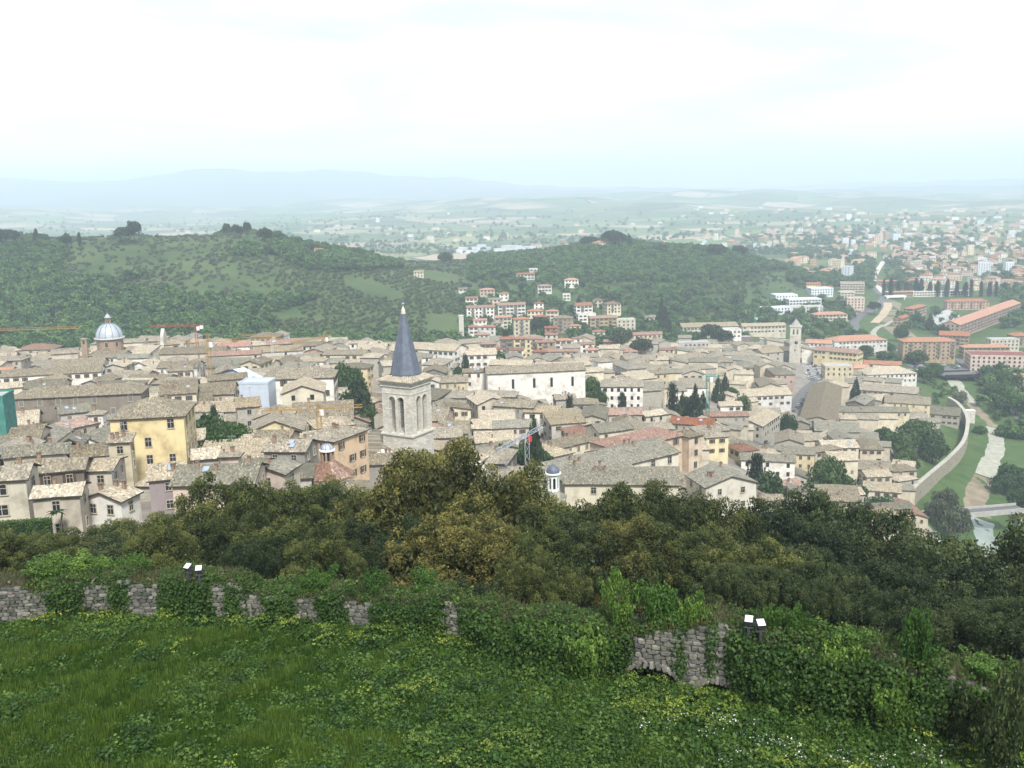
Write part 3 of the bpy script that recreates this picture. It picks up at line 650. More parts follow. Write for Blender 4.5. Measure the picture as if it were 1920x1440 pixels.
H(852,788,10,56,50,-4,'gable','beige','old','beige house tucked behind the bell tower shaft')
H(808,762,11,70,56,-6,'gable','pink','old','pink house pressed against the bell tower')
H(835,800,10,56,46,8,'gable','palepink','old','pinkish low house with terrace beside the bell tower shaft')
H(885,785,9,70,40,2,'gable','beige','pale','beige low house behind the porch house')
H(1166,708,15,78,62,-6,'hip','white','old','big pale corner palazzo with four rows of small windows', wide=2.6)
H(1350,771,9,104,30,-3,'gable','stone','pink','long low stone hall with pinkish roof and tall windows')
H(1300,782,10,80,46,-20,'gable','stone','red','stone house with bright red roof behind the peach convent')
H(1196,808,19,175,80,36,'hip','peach','redold','long peach convent with weathered red tile roof', wide=5.0, d=264)
H(1290,806,17,36,44,34,'hip','peach','old','peach convent tail block above the parked cars', wide=5.0, d=268)
H(1186,830,12,135,74,36,'gable','greycream','grey','grey-cream convent wing with mossy roof and gabled end', wide=4.5, d=234)
H(1082,852,11,165,84,34,'gable','greycream','grey','mossy convent range running back from the lantern cupola', win='few', d=222)
H(1165,874,9,215,74,-6,'gable','cream','grey','broad low convent range with mossy roof along the oak tops', win='few', d=200)
H(1352,880,11,90,105,104,'gable','greycream','grey','broad gabled house behind the oaks with mossy roof', win='few', d=228)
H(1440,850,9,100,46,-14,'gable','white','grey','white house with red-brown shutters beside the rounded tree')
H(1492,882,7,50,46,80,'gable','greycream','grey','small grey gable joined to the red-brown shuttered house', win='few')
H(1542,745,12,330,62,70,'gable','stone','old','very long plain-roofed shed beside the street of parked cars', win='few', d=524, pitch=.3)
H(1420,728,10,118,50,8,'gable','white','pale','long white house with pale roof above the street of cars')
H(1418,775,11,110,60,58,'gable','stone','pale','broad pale roof sloping down to the street of cars')
H(1368,752,8,42,30,2,'gable','white','pale','little white house beside the round bright tree')
H(1568,790,11,80,66,-14,'gable','stone','grey','stone church with plain gabled front near the town wall', win='few')
H(1625,762,8,150,34,-8,'gable','paleyellow','grey','long low convent range with one orange patch in its roof')
H(1702,742,13,80,56,-22,'gable','paleyellow','old','tall pale yellow corner house close to the town wall')
H(1665,722,10,110,44,-28,'gable','stone','old','long stone roof behind the pale yellow corner house')
H(1768,762,9,62,56,-28,'gable','stone','grey','grey-roofed house built directly against the town wall')
H(1640,880,8,50,44,6,'gable','beige','pale','two-storey beige house at the foot of the rounded tree')
H(1690,888,7,46,40,20,'hip','stone','pale','gate chapel with arched window beside the end of the town wall', win='few')
# clock tower square and riverside
H(1662,686,13,96,54,4,'hip','white','pale','white villa with portico and pale hipped roof')
H(1572,652,16,84,32,-38,'gable','yellow','redold','long yellow palazzo with many windows on the clock tower square', wide=2.8)
H(1605,628,14,104,44,6,'hip','white','orange','cream school with broad orange hipped roof')
H(1536,636,11,46,28,-25,'gable','white','orange','white annexe with close-set windows next to the clock tower')
H(1570,683,11,52,38,-6,'flat','yellow','flat','yellow flat-roofed house facing the parked cars on the square')
H(1604,683,10,44,28,-6,'gable','ochre','orange','ochre house with orange roof behind the white villa')
H(1655,676,9,66,28,-20,'gable','cream','orange','cream house with orange roof beside the riverside trees')
H(1330,606,12,106,24,2,'shed','cream','pale','long low cream school with strip windows at the hill foot')
H(1430,605,12,82,24,2,'gable','cream','pale','second long cream school wing behind the green crane')
H(1372,616,14,32,22,0,'flat','white','flat','white block with stacked balconies between the two school wings')
H(1395,630,8,28,20,0,'flat','brown','flat','plain brown block beside the green crane')
H(1300,640,9,60,22,3,'flat','greycream','flat','green-grey flat-roofed workshop among the pines')
H(1440,652,10,46,34,20,'gable','stone','pale','pale roofed church hall beside the clock tower', win='few')
H(1478,650,10,40,30,-30,'gable','stone','pale','gabled stone nave joined to the clock tower', win='few')
# suburb on the hill
S = 'houses of the hillside suburb'
for a in [(884,556,8,23,14,5,'gable','white','red'),(913,540,9,28,14,5,'hip','orange','orange'),(928,558,9,24,14,3,'gable','palepink','grey'),(900,572,14,52,20,6,'gable','white','redold'),(958,567,15,52,20,8,'gable','white','redold'),
          (1003,579,9,30,18,-3,'hip','cream','orange'),(1014,590,8,24,15,-3,'hip','white','orange'),(1035,580,10,24,16,0,'hip','cream','orange'),(1056,591,14,36,24,-8,'hip','tan','old'),(1093,567,13,32,22,10,'gable','white','red'),
          (1099,587,10,34,18,8,'flat','white','flat'),(1147,565,13,28,22,18,'hip','cream','pink'),(1130,591,14,52,20,8,'gable','ochre','redold'),(1172,597,12,36,18,5,'flat','cream','flat'),(1228,590,8,40,22,0,'hip','cream','grey'),
          (1213,622,15,54,20,3,'gable','paleyellow','redold'),(1146,636,9,28,18,-6,'gable','redwall','redold'),(900,597,10,25,15,3,'gable','white','red'),(914,609,10,30,18,0,'hip','white','red'),(943,591,11,32,18,3,'gable','cream','orange'),
          (977,594,18,30,22,5,'hip','paleyellow','orange'),(904,623,9,28,20,0,'hip','cream','pink'),(915,641,9,30,16,0,'hip','tan','redold'),(950,631,14,26,20,0,'gable','brown','red'),(975,630,14,24,20,0,'hip','paleyellow','red'),
          (1000,631,13,32,18,0,'hip','paleyellow','redold'),(1023,637,12,34,20,0,'hip','tan','redold'),(1033,611,12,24,15,0,'gable','redwall','red'),(1034,624,8,24,14,0,'gable','cream','pink'),(1056,634,12,34,18,0,'hip','white','orange'),
          (1083,631,12,18,15,6,'hip','white','pink'),(1099,641,11,26,18,8,'gable','white','pink'),(1050,654,8,66,18,-3,'gable','pink','redold'),(985,511,8,34,14,3,'gable','white','orange'),(1021,533,9,26,16,0,'hip','white','pink'),
          (1071,521,10,26,16,0,'hip','white','orange'),(785,507,7,18,12,0,'gable','cream','pale'),(868,539,6,16,12,0,'gable','white','grey'),(598,465,6,16,12,0,'gable','white','orange'),(1000,503,7,16,10,0,'flat','white','flat'),(1062,550,7,14,10,0,'flat','white','flat'),(930,650,8,24,16,4,'hip','cream','red'),(968,652,8,26,16,0,'gable','white','redold'),(1012,656,8,28,16,-4,'hip','tan','red'),(1110,652,9,26,16,6,'hip','white','orange'),(1122,618,9,24,15,0,'hip','cream','red'),(888,609,9,20,14,0,'hip','white','red'),(992,611,9,22,14,4,'hip','cream','red'),(1182,655,9,26,16,0,'hip','palepink','red'),(1250,652,9,28,16,-4,'gable','cream','redold'),(932,603,8,20,14,0,'hip','white','pink'),(1078,608,9,22,14,3,'hip','cream','orange'),(1010,566,8,18,12,0,'hip','white','red'),(1120,560,8,18,12,4,'hip','cream','pink'),(945,548,8,18,12,0,'hip','white','orange')]:
    H(*a, d0=560, group=S, win='dense')
# flat ground by the river
for a in [(1845,580,15,385,32,49,'gable','pink','orange','very long pink barracks with orange roof beside the parade ground'),(1716,572,12,66,20,48,'hip','pink','orange','pink barracks wing beside the cypress row'),(1812,560,12,76,22,-4,'hip','pink','orange','pink barracks cross wing behind the parade ground'),
          (1690,592,8,46,16,52,'gable','tan','orange','low orange-roofed house on the canal bank'),(1738,632,19,96,36,-5,'hip','tan','orange','large tan apartment block with balconies beside the green canal'),(1790,621,14,52,32,-24,'gable','tan','orange','tan apartment block with orange gable behind the canal block'),
          (1846,645,12,84,26,-4,'hip','tan','orange','tan office range with orange roof behind the pinkish office block'),(1868,662,13,100,52,-13,'flat','palepink','redflat','pinkish office block with flat dark red roof over an arcade'),(1880,634,12,54,22,0,'flat','cream','flat','cream flat-roofed building behind the tan office range'),
          (1912,622,13,32,32,0,'hip','tan','orange','tan apartment house with orange roof at the frame edge'),(1470,551,8,42,30,4,'flat','factory','factory','boxy pale factory shed beside the terraced bank'),(1505,559,9,62,28,5,'flat','factory','factory','large pale factory hall with roof lights'),
          (1537,539,10,42,26,5,'flat','factory','factory','tall pale factory block in the middle of the works'),(1508,573,8,66,18,2,'flat','white','flat','long low white works building with small windows'),(1586,546,12,26,20,0,'flat','cream','flat','cream apartment slab beside the riverside road'),
          (1603,557,14,32,20,-8,'flat','palepink','flat','pinkish apartment slab with grey end wall by the riverside road'),(1598,529,13,42,26,-15,'flat','cream','pink','stepped white apartment block beside dark woodland'),(1524,529,9,26,16,-4,'gable','paleyellow','orange','pale yellow villa with orange roof above the works'),
          (1546,536,8,28,16,12,'gable','paleyellow','orange','long low yellow villa wing above the works'),(1555,584,11,62,22,0,'hip','cream','orange','cream house with two orange hipped roofs among dark trees'),(1450,575,7,60,22,12,'flat','factory','factory','low pale factory shed with saw-tooth roof'),
          (1740,545,7,160,10,-2,'flat','white','factory','long white stand behind the cypress row'),(1690,545,8,40,14,0,'gable','tan','orange','orange roofed house at the end of the small bridge'),(1668,525,8,40,14,-25,'gable','pink','orange','pink row beside the upper canal'),
          (1903,700,10,40,30,0,'gable','tan','orange','orange-roofed house under trees at the frame edge')]:
    H(*a[:9], label=a[9], d0=560, win='dense')
# landmarks: footprints kept free
TWX, TWY, _ = at(765, 800, 221); TW = (TWX, TWY)
def spot(px, py, h=0, d0=100): return hit(px, py, h, d0)[:2]
DOMEP = spot(211, 690); CLOCKP = spot(1490, 681); ROTP = at(615, 878, 182)[:2]; LANTP = spot(1037, 935); STACKP = spot(866, 644)
HOLD = [(TW, 11), (DOMEP, 24), (CLOCKP, 7), (ROTP, 9), (STACKP, 5)]
SQUARE = spot(1528, 695); HOLD += [(SQUARE, 26), (spot(1545, 712), 16)]
STREET = [spot(1558, 740), spot(1500, 735), spot(1450, 790), spot(1420, 850), spot(1395, 895)]
STREET = [spot(p[0], p[1]) for p in ((1535,712),(1508,738),(1478,772),(1440,812),(1405,842))]
STREET2 = [spot(p[0], p[1]) for p in ((1118,715),(1138,745),(1158,768),(1172,785))]
GARDEN = [(spot(405,835), 13), (spot(385,790), 9), (spot(440,850), 9), (spot(675,745), 15), (spot(665,715), 12), (spot(690,775), 10), (spot(1290,775), 11), (spot(1330,765), 11), (spot(1312,770), 9), (spot(1350,725), 9), (spot(1392,770), 6), (spot(1480,800), 8), (spot(1720,860), 30), (spot(1690,850), 22), (spot(1760,850), 20), (spot(1740,835), 18), (spot(1560,925), 16), (spot(1430,910), 14), (spot(990,850), 10), (spot(900,690), 6), (spot(935,680), 16), (spot(965,688), 10), (spot(1120,730), 8), (spot(1290,888), 13), (spot(1320,893), 9), (spot(700,880), 10), (spot(1605,745), 6), (spot(1546,770), 5)]
HOLD += GARDEN
# ------------------------------------------------------------------ the rest of the close-packed roofs
TP = [(p[0], p[1]) for p in TOWN]
def in_poly(x, y, poly):
    r = False
    for (x0, y0), (x1, y1) in zip(poly, poly[1:] + poly[:1]):
        if (y0 > y) != (y1 > y) and x < (x1 - x0) * (y - y0) / (y1 - y0) + x0: r = not r
    return r
fr = random.Random(11)
KEEPV = [(h.pp[0], h.pp[1], h.y, 0.3 * h.w * FPX / h.y, min(26, 6 + 0.22 * h.l * FPX / h.y)) for h in HOUSES]
for px, py in [(405,800),(440,812),(395,790),(420,830),(650,700),(675,715),(690,772),(660,745),(873,690),(935,668),(965,672),(1030,727),(1060,728),(1112,722),(1120,735),(1000,795),(985,845),(1010,850),(1262,742),(1304,735),(1280,748),(1290,760),(1318,745),(1360,712),(1392,755),(1478,790),(1606,718),(1725,815),(1685,830),(1750,840),(1555,890),(1417,880),(1440,905),(1546,762)]:
    KEEPV.append((px, py, hit(px, py, 8)[1], 8, 22))
for px, py, d_ in ((765,860,221),(211,660,430),(1490,665,730),(617,885,180),(866,635,640),(1037,915,172),(156,648,430),(300,660,440)): KEEPV.append((px, py, d_, 14, 14))
for px, py in ((1535,712),(1520,725),(1508,738),(1492,755),(1478,772),(1460,792),(1440,812),(1422,828),(1528,695),(1515,690),(1545,705),(1135,742),(1150,760)): KEEPV.append((px, py, hit(px, py, 0)[1], 5, 3))
for px, py in ((235,885),(265,880),(300,868),(335,858)): KEEPV.append((px, py, 184, 12, 4))
for px, py in ((640,860),(665,850),(600,840)): KEEPV.append((px, py, 192, 8, 4))
for px, py in ((1260,868),(1290,870),(1200,862)): KEEPV.append((px, py, 240, 8, 4))
for px, py in ((1290,888),(1270,892),(1315,888)): KEEPV.append((px, py, hit(px, py, 0)[1], 10, 4))
WALLS = ['beige'] * 5 + ['cream'] * 5 + ['stone'] * 5 + ['white'] * 3 + ['greycream'] * 3 + ['palepink', 'paleyellow', 'grey', 'pink', 'brown', 'peach', 'yellow']
ROOFS = ['old'] * 9 + ['grey'] * 4 + ['pale'] * 6 + ['pink', 'redold']
hx = np.array([h.x for h in HOUSES]); hy = np.array([h.y for h in HOUSES]); hrad = np.array([math.hypot(h.w, h.l) / 2 for h in HOUSES])
placed = list(HOUSES); plist = [(h.x, h.y, math.hypot(h.w, h.l) / 2) for h in placed]
def seg_d(p, line):
    return min(float(np.hypot(p[0] - a[0] - t * (b_[0] - a[0]), p[1] - a[1] - t * (b_[1] - a[1]))) for a, b_ in zip(line, line[1:]) for t in (0, 0.25, 0.5, 0.75, 1))
def try_house(x, y, w, l, rot, **kw):
    if not in_poly(x, y, TP): return
    if any(math.hypot(x - c[0], y - c[1]) < r + 0.36 * max(w, l) for c, r in HOLD): return
    if seg_d((x, y), STREET) < 4.5 + 0.5 * min(w, l) or seg_d((x, y), STREET2) < 4 + 0.5 * min(w, l): return
    if min(math.hypot(x - p[0], y - p[1]) for p in RIVER) < 34: return
    c, s = math.cos(rot), math.sin(rot)
    cor = [(x + a * c - b_ * s, y + a * s + b_ * c) for a, b_ in ((-w/2, -l/2), (w/2, -l/2), (w/2, l/2), (-w/2, l/2))]
    rr = math.hypot(w, l) / 2
    for (qx, qy, qr), q in zip(plist, placed):
        if abs(qx - x) < qr + rr and abs(qy - y) < qr + rr and obb_hit(q, cor, 0.95): return
    gz = ground(x, y); hh = kw.pop('hh')
    cp = [to_px(q[0], q[1], gz + hh - 2.0) for q in cor]; tpx = to_px(x, y, gz + hh); x0_, x1_ = min(q[0] for q in cp), max(q[0] for q in cp); yt = tpx[1]
    for kx, ky, kd, kw_, kv in KEEPV:
        if y < kd - 1 and x0_ - kw_ < kx < x1_ + kw_ and yt < ky + kv:
            hh -= (ky + kv - yt) * y / FPX + .3; yt = ky + kv + 2
            if hh < 4.5: return
    top = gz + hh
    if y < 330 and kw['wall'] in ('yellow', 'peach', 'pink', 'paleyellow', 'palepink'): kw['wall'] = 'greycream'
    if y < 178 and x < -40: return
    h = add_house(x, y, top, w, l, rot, fill=True, **kw); placed.append(h); plist.append((x, y, rr)); return h
for scale, tries in ((1.0, 1), (0.72, 2), (0.5, 2)):
    yy = 140.0
    while yy < 800:
        stepy = (9.6 + yy * 0.007) * scale
        for tr in range(tries):
            xx = -0.56 * yy - 15
            while xx < 0.56 * yy + 15:
                w = fr.uniform(7.5, 14) * (0.75 + 0.5 * scale) * (1 + (yy - 150) / 1600) * (0.8 if scale < 1 else 1); l = fr.uniform(7, 10.5) * (0.6 + 0.4 * scale) * (1 + (yy - 150) / 1600)
                x, y = xx + fr.uniform(-3, 3), yy + fr.uniform(-4, 4) + 7 * math.sin(xx / 37.0)
                rot = R(10 * math.sin(x / 90 + 1) - x / 14 + fr.gauss(0, 14))
                if fr.random() < 0.45: rot += R(90)
                try_house(x, y, w, l, rot, hh=fr.uniform(7.5, 13.0) if scale > 0.6 else fr.uniform(5.5, 9), rtype=fr.choice(['gable'] * 6 + ['hip'] * 3 + ['shed']), wall=fr.choice(WALLS), roof=fr.choice(ROOFS), group='houses of the close-packed old town')
                xx += w + fr.uniform(0.0, 1.8)
        yy += stepy
print('houses', len(HOUSES), round(time.time() - T0, 1))
# ------------------------------------------------------------------ what can be seen, labels, windows
gx = np.linspace(-420, 420, 85); gy = np.exp(np.linspace(math.log(100), math.log(1700), 90)); GX, GY = np.meshgrid(gx, gy); GXs = GX * np.maximum(GY, 350) / 700
GZ = terrain_rel(GXs, GY) + CAMZ; n0 = len(BV); nx_ = len(gx)
BV.extend([Vector(p) for p in np.stack([GXs, GY, GZ], -1).reshape(-1, 3)])
for j in range(len(gy) - 1):
    for i in range(nx_ - 1):
        a = n0 + j * nx_ + i; BF.append((a, a + 1, a + nx_ + 1, a + nx_))
# the crowns along the wall hide what lies behind them: a rough screen of their tops
SCREEN = [(-40,1010),(120,985),(200,970),(330,970),(385,900),(480,885),(560,895),(680,890),(700,860),(760,850),(840,830),(900,840),(1000,890),(1060,905),(1130,910),(1250,898),(1330,925),(1440,940),(1520,930),(1600,940),(1700,970),(1760,1040),(1960,1080)]
for (x0, y0), (x1, y1) in zip(SCREEN, SCREEN[1:]):
    n0 = len(BV); BV.extend([Vector(at(x0, y0 + 10, 85)), Vector(at(x1, y1 + 10, 85)), Vector(at(x1, y1 + 300, 85)), Vector(at(x0, y0 + 300, 85))]); BF.append((n0, n0 + 1, n0 + 2, n0 + 3))
TREE = BVHTree.FromPolygons(BV, BF)
EYES = [Vector((0, 0, CAMZ)), Vector((-4, 0, CAMZ)), Vector((4, 0, CAMZ + 1))]
def seen(p, eyes=EYES, tol=0.6):
    for e in eyes:
        d = p - e; L_ = d.length; d.normalize()
        h = TREE.ray_cast(e, d, L_ - tol)
        if h[0] is None: return True
    return False
def in_frame(p, m=25):
    a, b_ = to_px(p.x, p.y, p.z); return -m < a < 1920 + m and -m < b_ < 1440 + m
LM = [('the spired bell tower', TW), ('the domed church', DOMEP), ('the yellow palazzo', (YEL.x, YEL.y)), ('the long white friary church', (DOM.x, DOM.y)), ('the clock tower', CLOCKP), ('the brown rotunda', ROTP), ('the slim stone tower', STACKP),
      ('the red-roofed peach convent', spot(1215, 850)), ('the white scaffold sheeting', spot(482, 745)), ('the pale corner palazzo', spot(1166, 760)), ('the green mast crane', spot(1328, 775)), ('the long plain shed', spot(1528, 765)), ('the plain stone church', spot(1560, 815)), ('the ochre apartment block', spot(1130, 620, 0, 560)), ('the white institute', spot(850, 690)), ('the white villa', spot(1662, 722)), ('the pale palazzo', spot(562, 735))]
ORD = 'first second third fourth fifth sixth seventh eighth ninth tenth eleventh twelfth thirteenth fourteenth fifteenth sixteenth seventeenth eighteenth nineteenth twentieth'.split()
TENS = {20: 'twenty', 30: 'thirty', 40: 'forty'}
def ordw(n):
    if n <= 20: return ORD[n - 1]
    t, u = n // 10 * 10, n % 10
    return TENS.get(t, 'fiftieth') + '-' + ORD[u - 1] if u else {30: 'thirtieth', 40: 'fortieth', 50: 'fiftieth'}[t]
def house_points(h):
    W, L_ = h.w / 2, h.l / 2; z = h.hr
    P = [(0, 0, z + 0.1), (-W * .8, 0, z - .1), (W * .8, 0, z - .1), (-W * .8, -L_ * .8, h.he + .6), (W * .8, -L_ * .8, h.he + .6), (W * .8, L_ * .8, h.he + .6), (-W * .8, L_ * .8, h.he + .6), (0, -L_ * .5, (h.he + z) / 2 + .4), (0, L_ * .5, (h.he + z) / 2 + .4)]
    return [h.M @ Vector(p) for p in P]
vis = []; rest = []
for h in HOUSES:
    pts = [p for p in house_points(h) if in_frame(p)]
    h.nv = sum(seen(p, EYES[:1], 1.2) for p in pts)
    if h.nv == 0 and not (pts and any(seen(p, EYES[1:], 1.2) for p in pts)):
        h.shown = False; continue
    h.shown = True; h.size = h.nv * h.w * h.l / h.y ** 2
fills = sorted([h for h in HOUSES if h.shown and h.fill], key=lambda h: -h.size)
n_hand = sum(1 for h in HOUSES if h.shown and not h.fill)
keep = set(id(h) for h in fills[:max(0, 318 - n_hand)])
print('shown', sum(h.shown for h in HOUSES), 'hand', n_hand, 'fill', len(fills))
sect = {}
for h in HOUSES:
    if h.shown and not h.label and (not h.fill or id(h) in keep):
        nm, p = min(LM, key=lambda q: math.hypot(q[1][0] - h.x, (q[1][1] - h.y) * 0.7))
        dx_, dy_ = h.x - p[0], h.y - p[1]
        ph = ('behind' if dy_ > 0 else 'in front of') if abs(dy_) > abs(dx_) else ('on the river side of' if dx_ > 0 else 'townward beside')
        sect.setdefault((nm, ph), []).append((math.hypot(dx_, dy_), h))
for (nm, ph), lst in sect.items():
    lst.sort(key=lambda q: q[0])
    for i, (_, h) in enumerate(lst):
        rw = ROOF_WORD[h.roof]
        h.label = f"{ARCH_WORD[h.wall]} {'block' if h.hr > 13 else 'house'}, {rw} roof, {ordw(i + 1)} {ph} {nm}"
n_win = 0
def add_windows(h, root):
    global n_win
    st = h.rnd.choice(['brown', 'green', 'grey', 'brown', 'plain', 'bare', 'brown_closed', 'grey_closed']) if h.win in ('auto',) else ('bare' if h.win in ('big', 'few') else h.rnd.choice(['brown', 'bare', 'plain', 'green']))
    near = h.y < 235
    for k, (nx, ny, W, D) in enumerate(((0, -1, h.w, h.l / 2), (1, 0, h.l, h.w / 2), (-1, 0, h.l, h.w / 2), (0, 1, h.w, h.l / 2))):
        wn = (h.M.to_3x3() @ Vector((nx, ny, 0)))
        if wn.dot(Vector((-h.x, -h.y, 0)).normalized()) < 0.04: continue
        top = h.he
        if h.rtype == 'shed' and k == 3: top = h.hr
        if h.rtype == 'flat': top = h.hr - 0.6
        st_h = 3.0 if h.win == 'dense' else h.rnd.uniform(3.0, 3.5)
        ww, wh = (0.95, 1.35); gap = h.wide
        if h.win == 'big': ww, wh, gap = 1.7, 1.5, 3.6
        if h.win == 'dense': ww, wh, gap = 1.3, 1.5, 3.4
        if h.wide >= 4.0: ww, wh = 1.15, 1.75
        nst = max(1, min(5, int((top + 0.4) / st_h))); nc = int(W / gap)
        if nc < 1 and W > 2.6: nc = 1
        if h.win == 'few': nc = min(nc, 2); nst = min(nst, 2)
        if h.y > 560 and h.win != 'dense': nst = min(nst, 2)
        for si in range(nst):
            for ci in range(nc):
                if h.win == 'auto' and h.rnd.random() < 0.16: continue
                u_ = ((ci + 0.5) / nc - 0.5) * (W - 0.9) + h.rnd.uniform(-0.12, 0.12); zz = top - 1.55 - si * st_h
                if zz - wh / 2 < 0.5: continue
                if nx == 0: p = (u_ * (1 if ny < 0 else -1), ny * (D + 0.0), zz); rz = 0 if ny < 0 else math.pi
                else: p = (nx * D, u_ * nx, zz); rz = math.pi / 2 if nx > 0 else -math.pi / 2
                wp = h.M @ Vector(p) + wn * 0.25
                if not in_frame(wp) or not seen(wp, EYES, 0.3): continue
                s_ = ww * h.rnd.uniform(0.92, 1.08)
                if near:
                    o = link('window', WF, root, p, (0, 0, rz), (s_, 1, wh)); link('pane', WP, o)
                    shn = st.split('_')[0]
                    if shn in WS and h.win != 'big' and h.win != 'few':
                        link('shutter', WS[shn], o); link('shutter', WS[shn], o, None, None, (-1, 1, 1))
                else: link('window', WIN[st], root, p, (0, 0, rz), (s_, 1, wh))
                n_win += 1
                if h.win == 'dense' and h.hr > 11 and h.rtype != 'flat' and k == 0 and ci % 3 == 1 and si < nst - 1: link('balcony', BALC, root, p, (0, 0, rz))
rv = MB()
rest_roofs = {}
RM = [ROOF['old'], ROOF['pale'], ROOF['grey'], M_DARKW, WALL['beige'], WALL['cream'], WALL['stone'], WALL['white']]
for h in HOUSES:
    if not h.shown: continue
    if h.fill and id(h) not in keep:                 # past the three hundred: one mass
        ri = {'old': 0, 'pale': 1, 'grey': 2}.get(h.roof, 0); wi = {'beige': 4, 'cream': 5, 'stone': 6, 'white': 7}.get(h.wall, 4)
        for b_, f in ((h.rb, lambda m: ri if m == 0 else 3), (h.wb, lambda m: wi)):
            k0 = 0
            for fc, m in zip(b_.f, b_.m):
                rv.face([h.M @ Vector(b_.v[i]) for i in fc], f(m), b_.uv[k0:k0 + len(fc)]); k0 += len(fc)
        continue
    nm = h.name
    if nm == 'house':
        nm = 'apartment_block' if h.win == 'dense' and h.hr > 11.5 else 'villa' if h.win == 'dense' else 'palazzo' if h.hr > 14 and not h.fill else 'house'
    root = empty(nm, (h.x, h.y, h.gz), h.rot, h.label, nm.replace('_', ' '), h.group)
    h.root = root
    h.wb.build('wall', WALL[h.wall], root)
    ro = h.rb.build('roof', [ROOF[h.roof], M_DARKW, WALL[h.wall]], root); h.ro = ro
    if h.win != 'none': add_windows(h, root)
    nc = h.n_chim if h.n_chim is not None else (h.rnd.choice([0, 1, 1, 2, 2, 3]) if h.rtype != 'flat' and h.win != 'none' else 0)
    if h.y > 700: nc = min(nc, 1)
    for _ in range(nc):
        cx_ = h.rnd.uniform(-0.38, 0.38) * h.w; cy_ = h.rnd.uniform(-0.3, 0.3) * h.l
        if h.rtype == 'hip': cx_ *= 0.5; cy_ *= 0.5
        zz = h.hr - abs(cy_) / (h.l / 2) * (h.hr - h.he) if h.rtype == 'gable' else (h.hr - max(abs(cy_) / (h.l / 2), 0) * (h.hr - h.he) if h.rtype == 'hip' else (h.he + h.hr) / 2)
        s_ = h.rnd.uniform(0.5, 0.85); link('chimney', CHIM, ro, (cx_, cy_, zz + 0.2), (0, 0, h.rnd.choice([0, math.pi / 2])), (s_, s_, s_ * h.rnd.uniform(0.8, 1.2)))
    if h.y < 420 and h.rtype != 'flat' and h.rnd.random() < 0.45: link('aerial', ANT, ro, (h.rnd.uniform(-.3, .3) * h.w, h.rnd.uniform(-.08, .08) * h.l, h.hr), (0, 0, h.rnd.uniform(0, 3)))
    if h.rtype == 'gable' and h.y < 420 and h.rnd.random() < 0.3:
        sl = (h.hr - h.he) / (h.l / 2)
        for _ in range(h.rnd.choice([1, 2])):
            cx_ = h.rnd.uniform(-0.35, 0.35) * h.w; cy_ = -h.rnd.uniform(0.15, 0.35) * h.l
            link('skylight', SKYL, ro, (cx_, cy_, h.hr + cy_ * sl + 0.08), (math.atan(sl), 0, 0))
for u_ in (-9.5, -1.0, 6.0, 14.5): link('arched_window', WIN['bare'], DOM.root, (u_, -DOM.l / 2 - .01, DOM.he - 4.6), None, (.9, 1, 3.4))
link('round_window', WIN['bare'], DOM.root, (-DOM.w / 2 - .01, -1, DOM.he - 2.0), (0, 0, -math.pi / 2), (.8, 1, 1.8))
if rv.f: tag(rv.build('distant_rooftops', RM), 'mass of small brown rooftops packed between the larger old-town houses', None, None, 'stuff')
print('windows', n_win, 'objects', len(bpy.data.objects), round(time.time() - T0, 1))
# ------------------------------------------------------------------ landmarks
M_STONE = stonewall('bell_tower_stone', (0.55,0.525,0.46), 0.9, 0.42, 0.62)
M_TRIM = plain('pale_stone_trim', (0.54,0.515,0.45), 0.85, 0.2, 1.2)
M_LEAD = plain('lead_sheet', (0.115,0.135,0.175), 0.55, 0.22, 0.7, 0.25, 0.4)
M_LEAD2 = plain('lead_seam', (0.17,0.19,0.235), 0.5, 0.15, 0.7, 0.3, 0.4)
M_LEADP = plain('pale_lead', (0.40,0.44,0.48), 0.5, 0.2, 0.5, 0.2, 0.4)
M_BRICKT = stonewall('warm_brick', (0.36,0.255,0.18), 0.3, 0.12, 0.8)
M_BRONZE = plain('bell_bronze', (0.10,0.085,0.05), 0.4, 0.2, 2, 0.7, 0.5)
M_DARK = plain('dark_void', (0.02,0.02,0.02), 0.9, 0.1)
def ring(b, w, z0, z1, out, mat=0):            # square string course round a tower of side w
    e = w / 2 + out; i = w / 2 - 0.02
    b.box(-e, e, -e, -i, z0, z1, mat); b.box(-e, e, i, e, z0, z1, mat); b.box(-e, -i, -i, i, z0, z1, mat); b.box(i, e, -i, i, z0, z1, mat)
def arch_panel(w, t, z0, z1, ops, zb, zs, mat=0):
    """wall panel with round-headed openings; ops: (x centre, width); zb sill, zs springing height. Front on y = 0, thickness to +y"""
    b = MB(); xs = {-w / 2, w / 2}
    for c, ow in ops:
        for k in range(9): xs.add(c - ow / 2 * math.cos(math.pi * k / 8))
    xs = sorted(xs)
    for x0, x1 in zip(xs, xs[1:]):
        m = (x0 + x1) / 2; op = [(c, ow) for c, ow in ops if abs(m - c) < ow / 2]
        if not op: b.box(x0, x1, 0, t, z0, z1, mat)
        else:
            c, ow = op[0]; r = ow / 2
            f = lambda x: zs + math.sqrt(max(0, r * r - (x - c) ** 2))
            if zb > z0: b.box(x0, x1, 0, t, z0, zb, mat)
            a0, a1 = f(x0), f(x1)
            b.face([(x0, 0, a0), (x1, 0, a1), (x1, 0, z1), (x0, 0, z1)], mat); b.face([(x1, t, a1), (x0, t, a0), (x0, t, z1), (x1, t, z1)], mat)
            b.face([(x0, 0, a0), (x0, t, a0), (x1, t, a1), (x1, 0, a1)], mat)
    return b
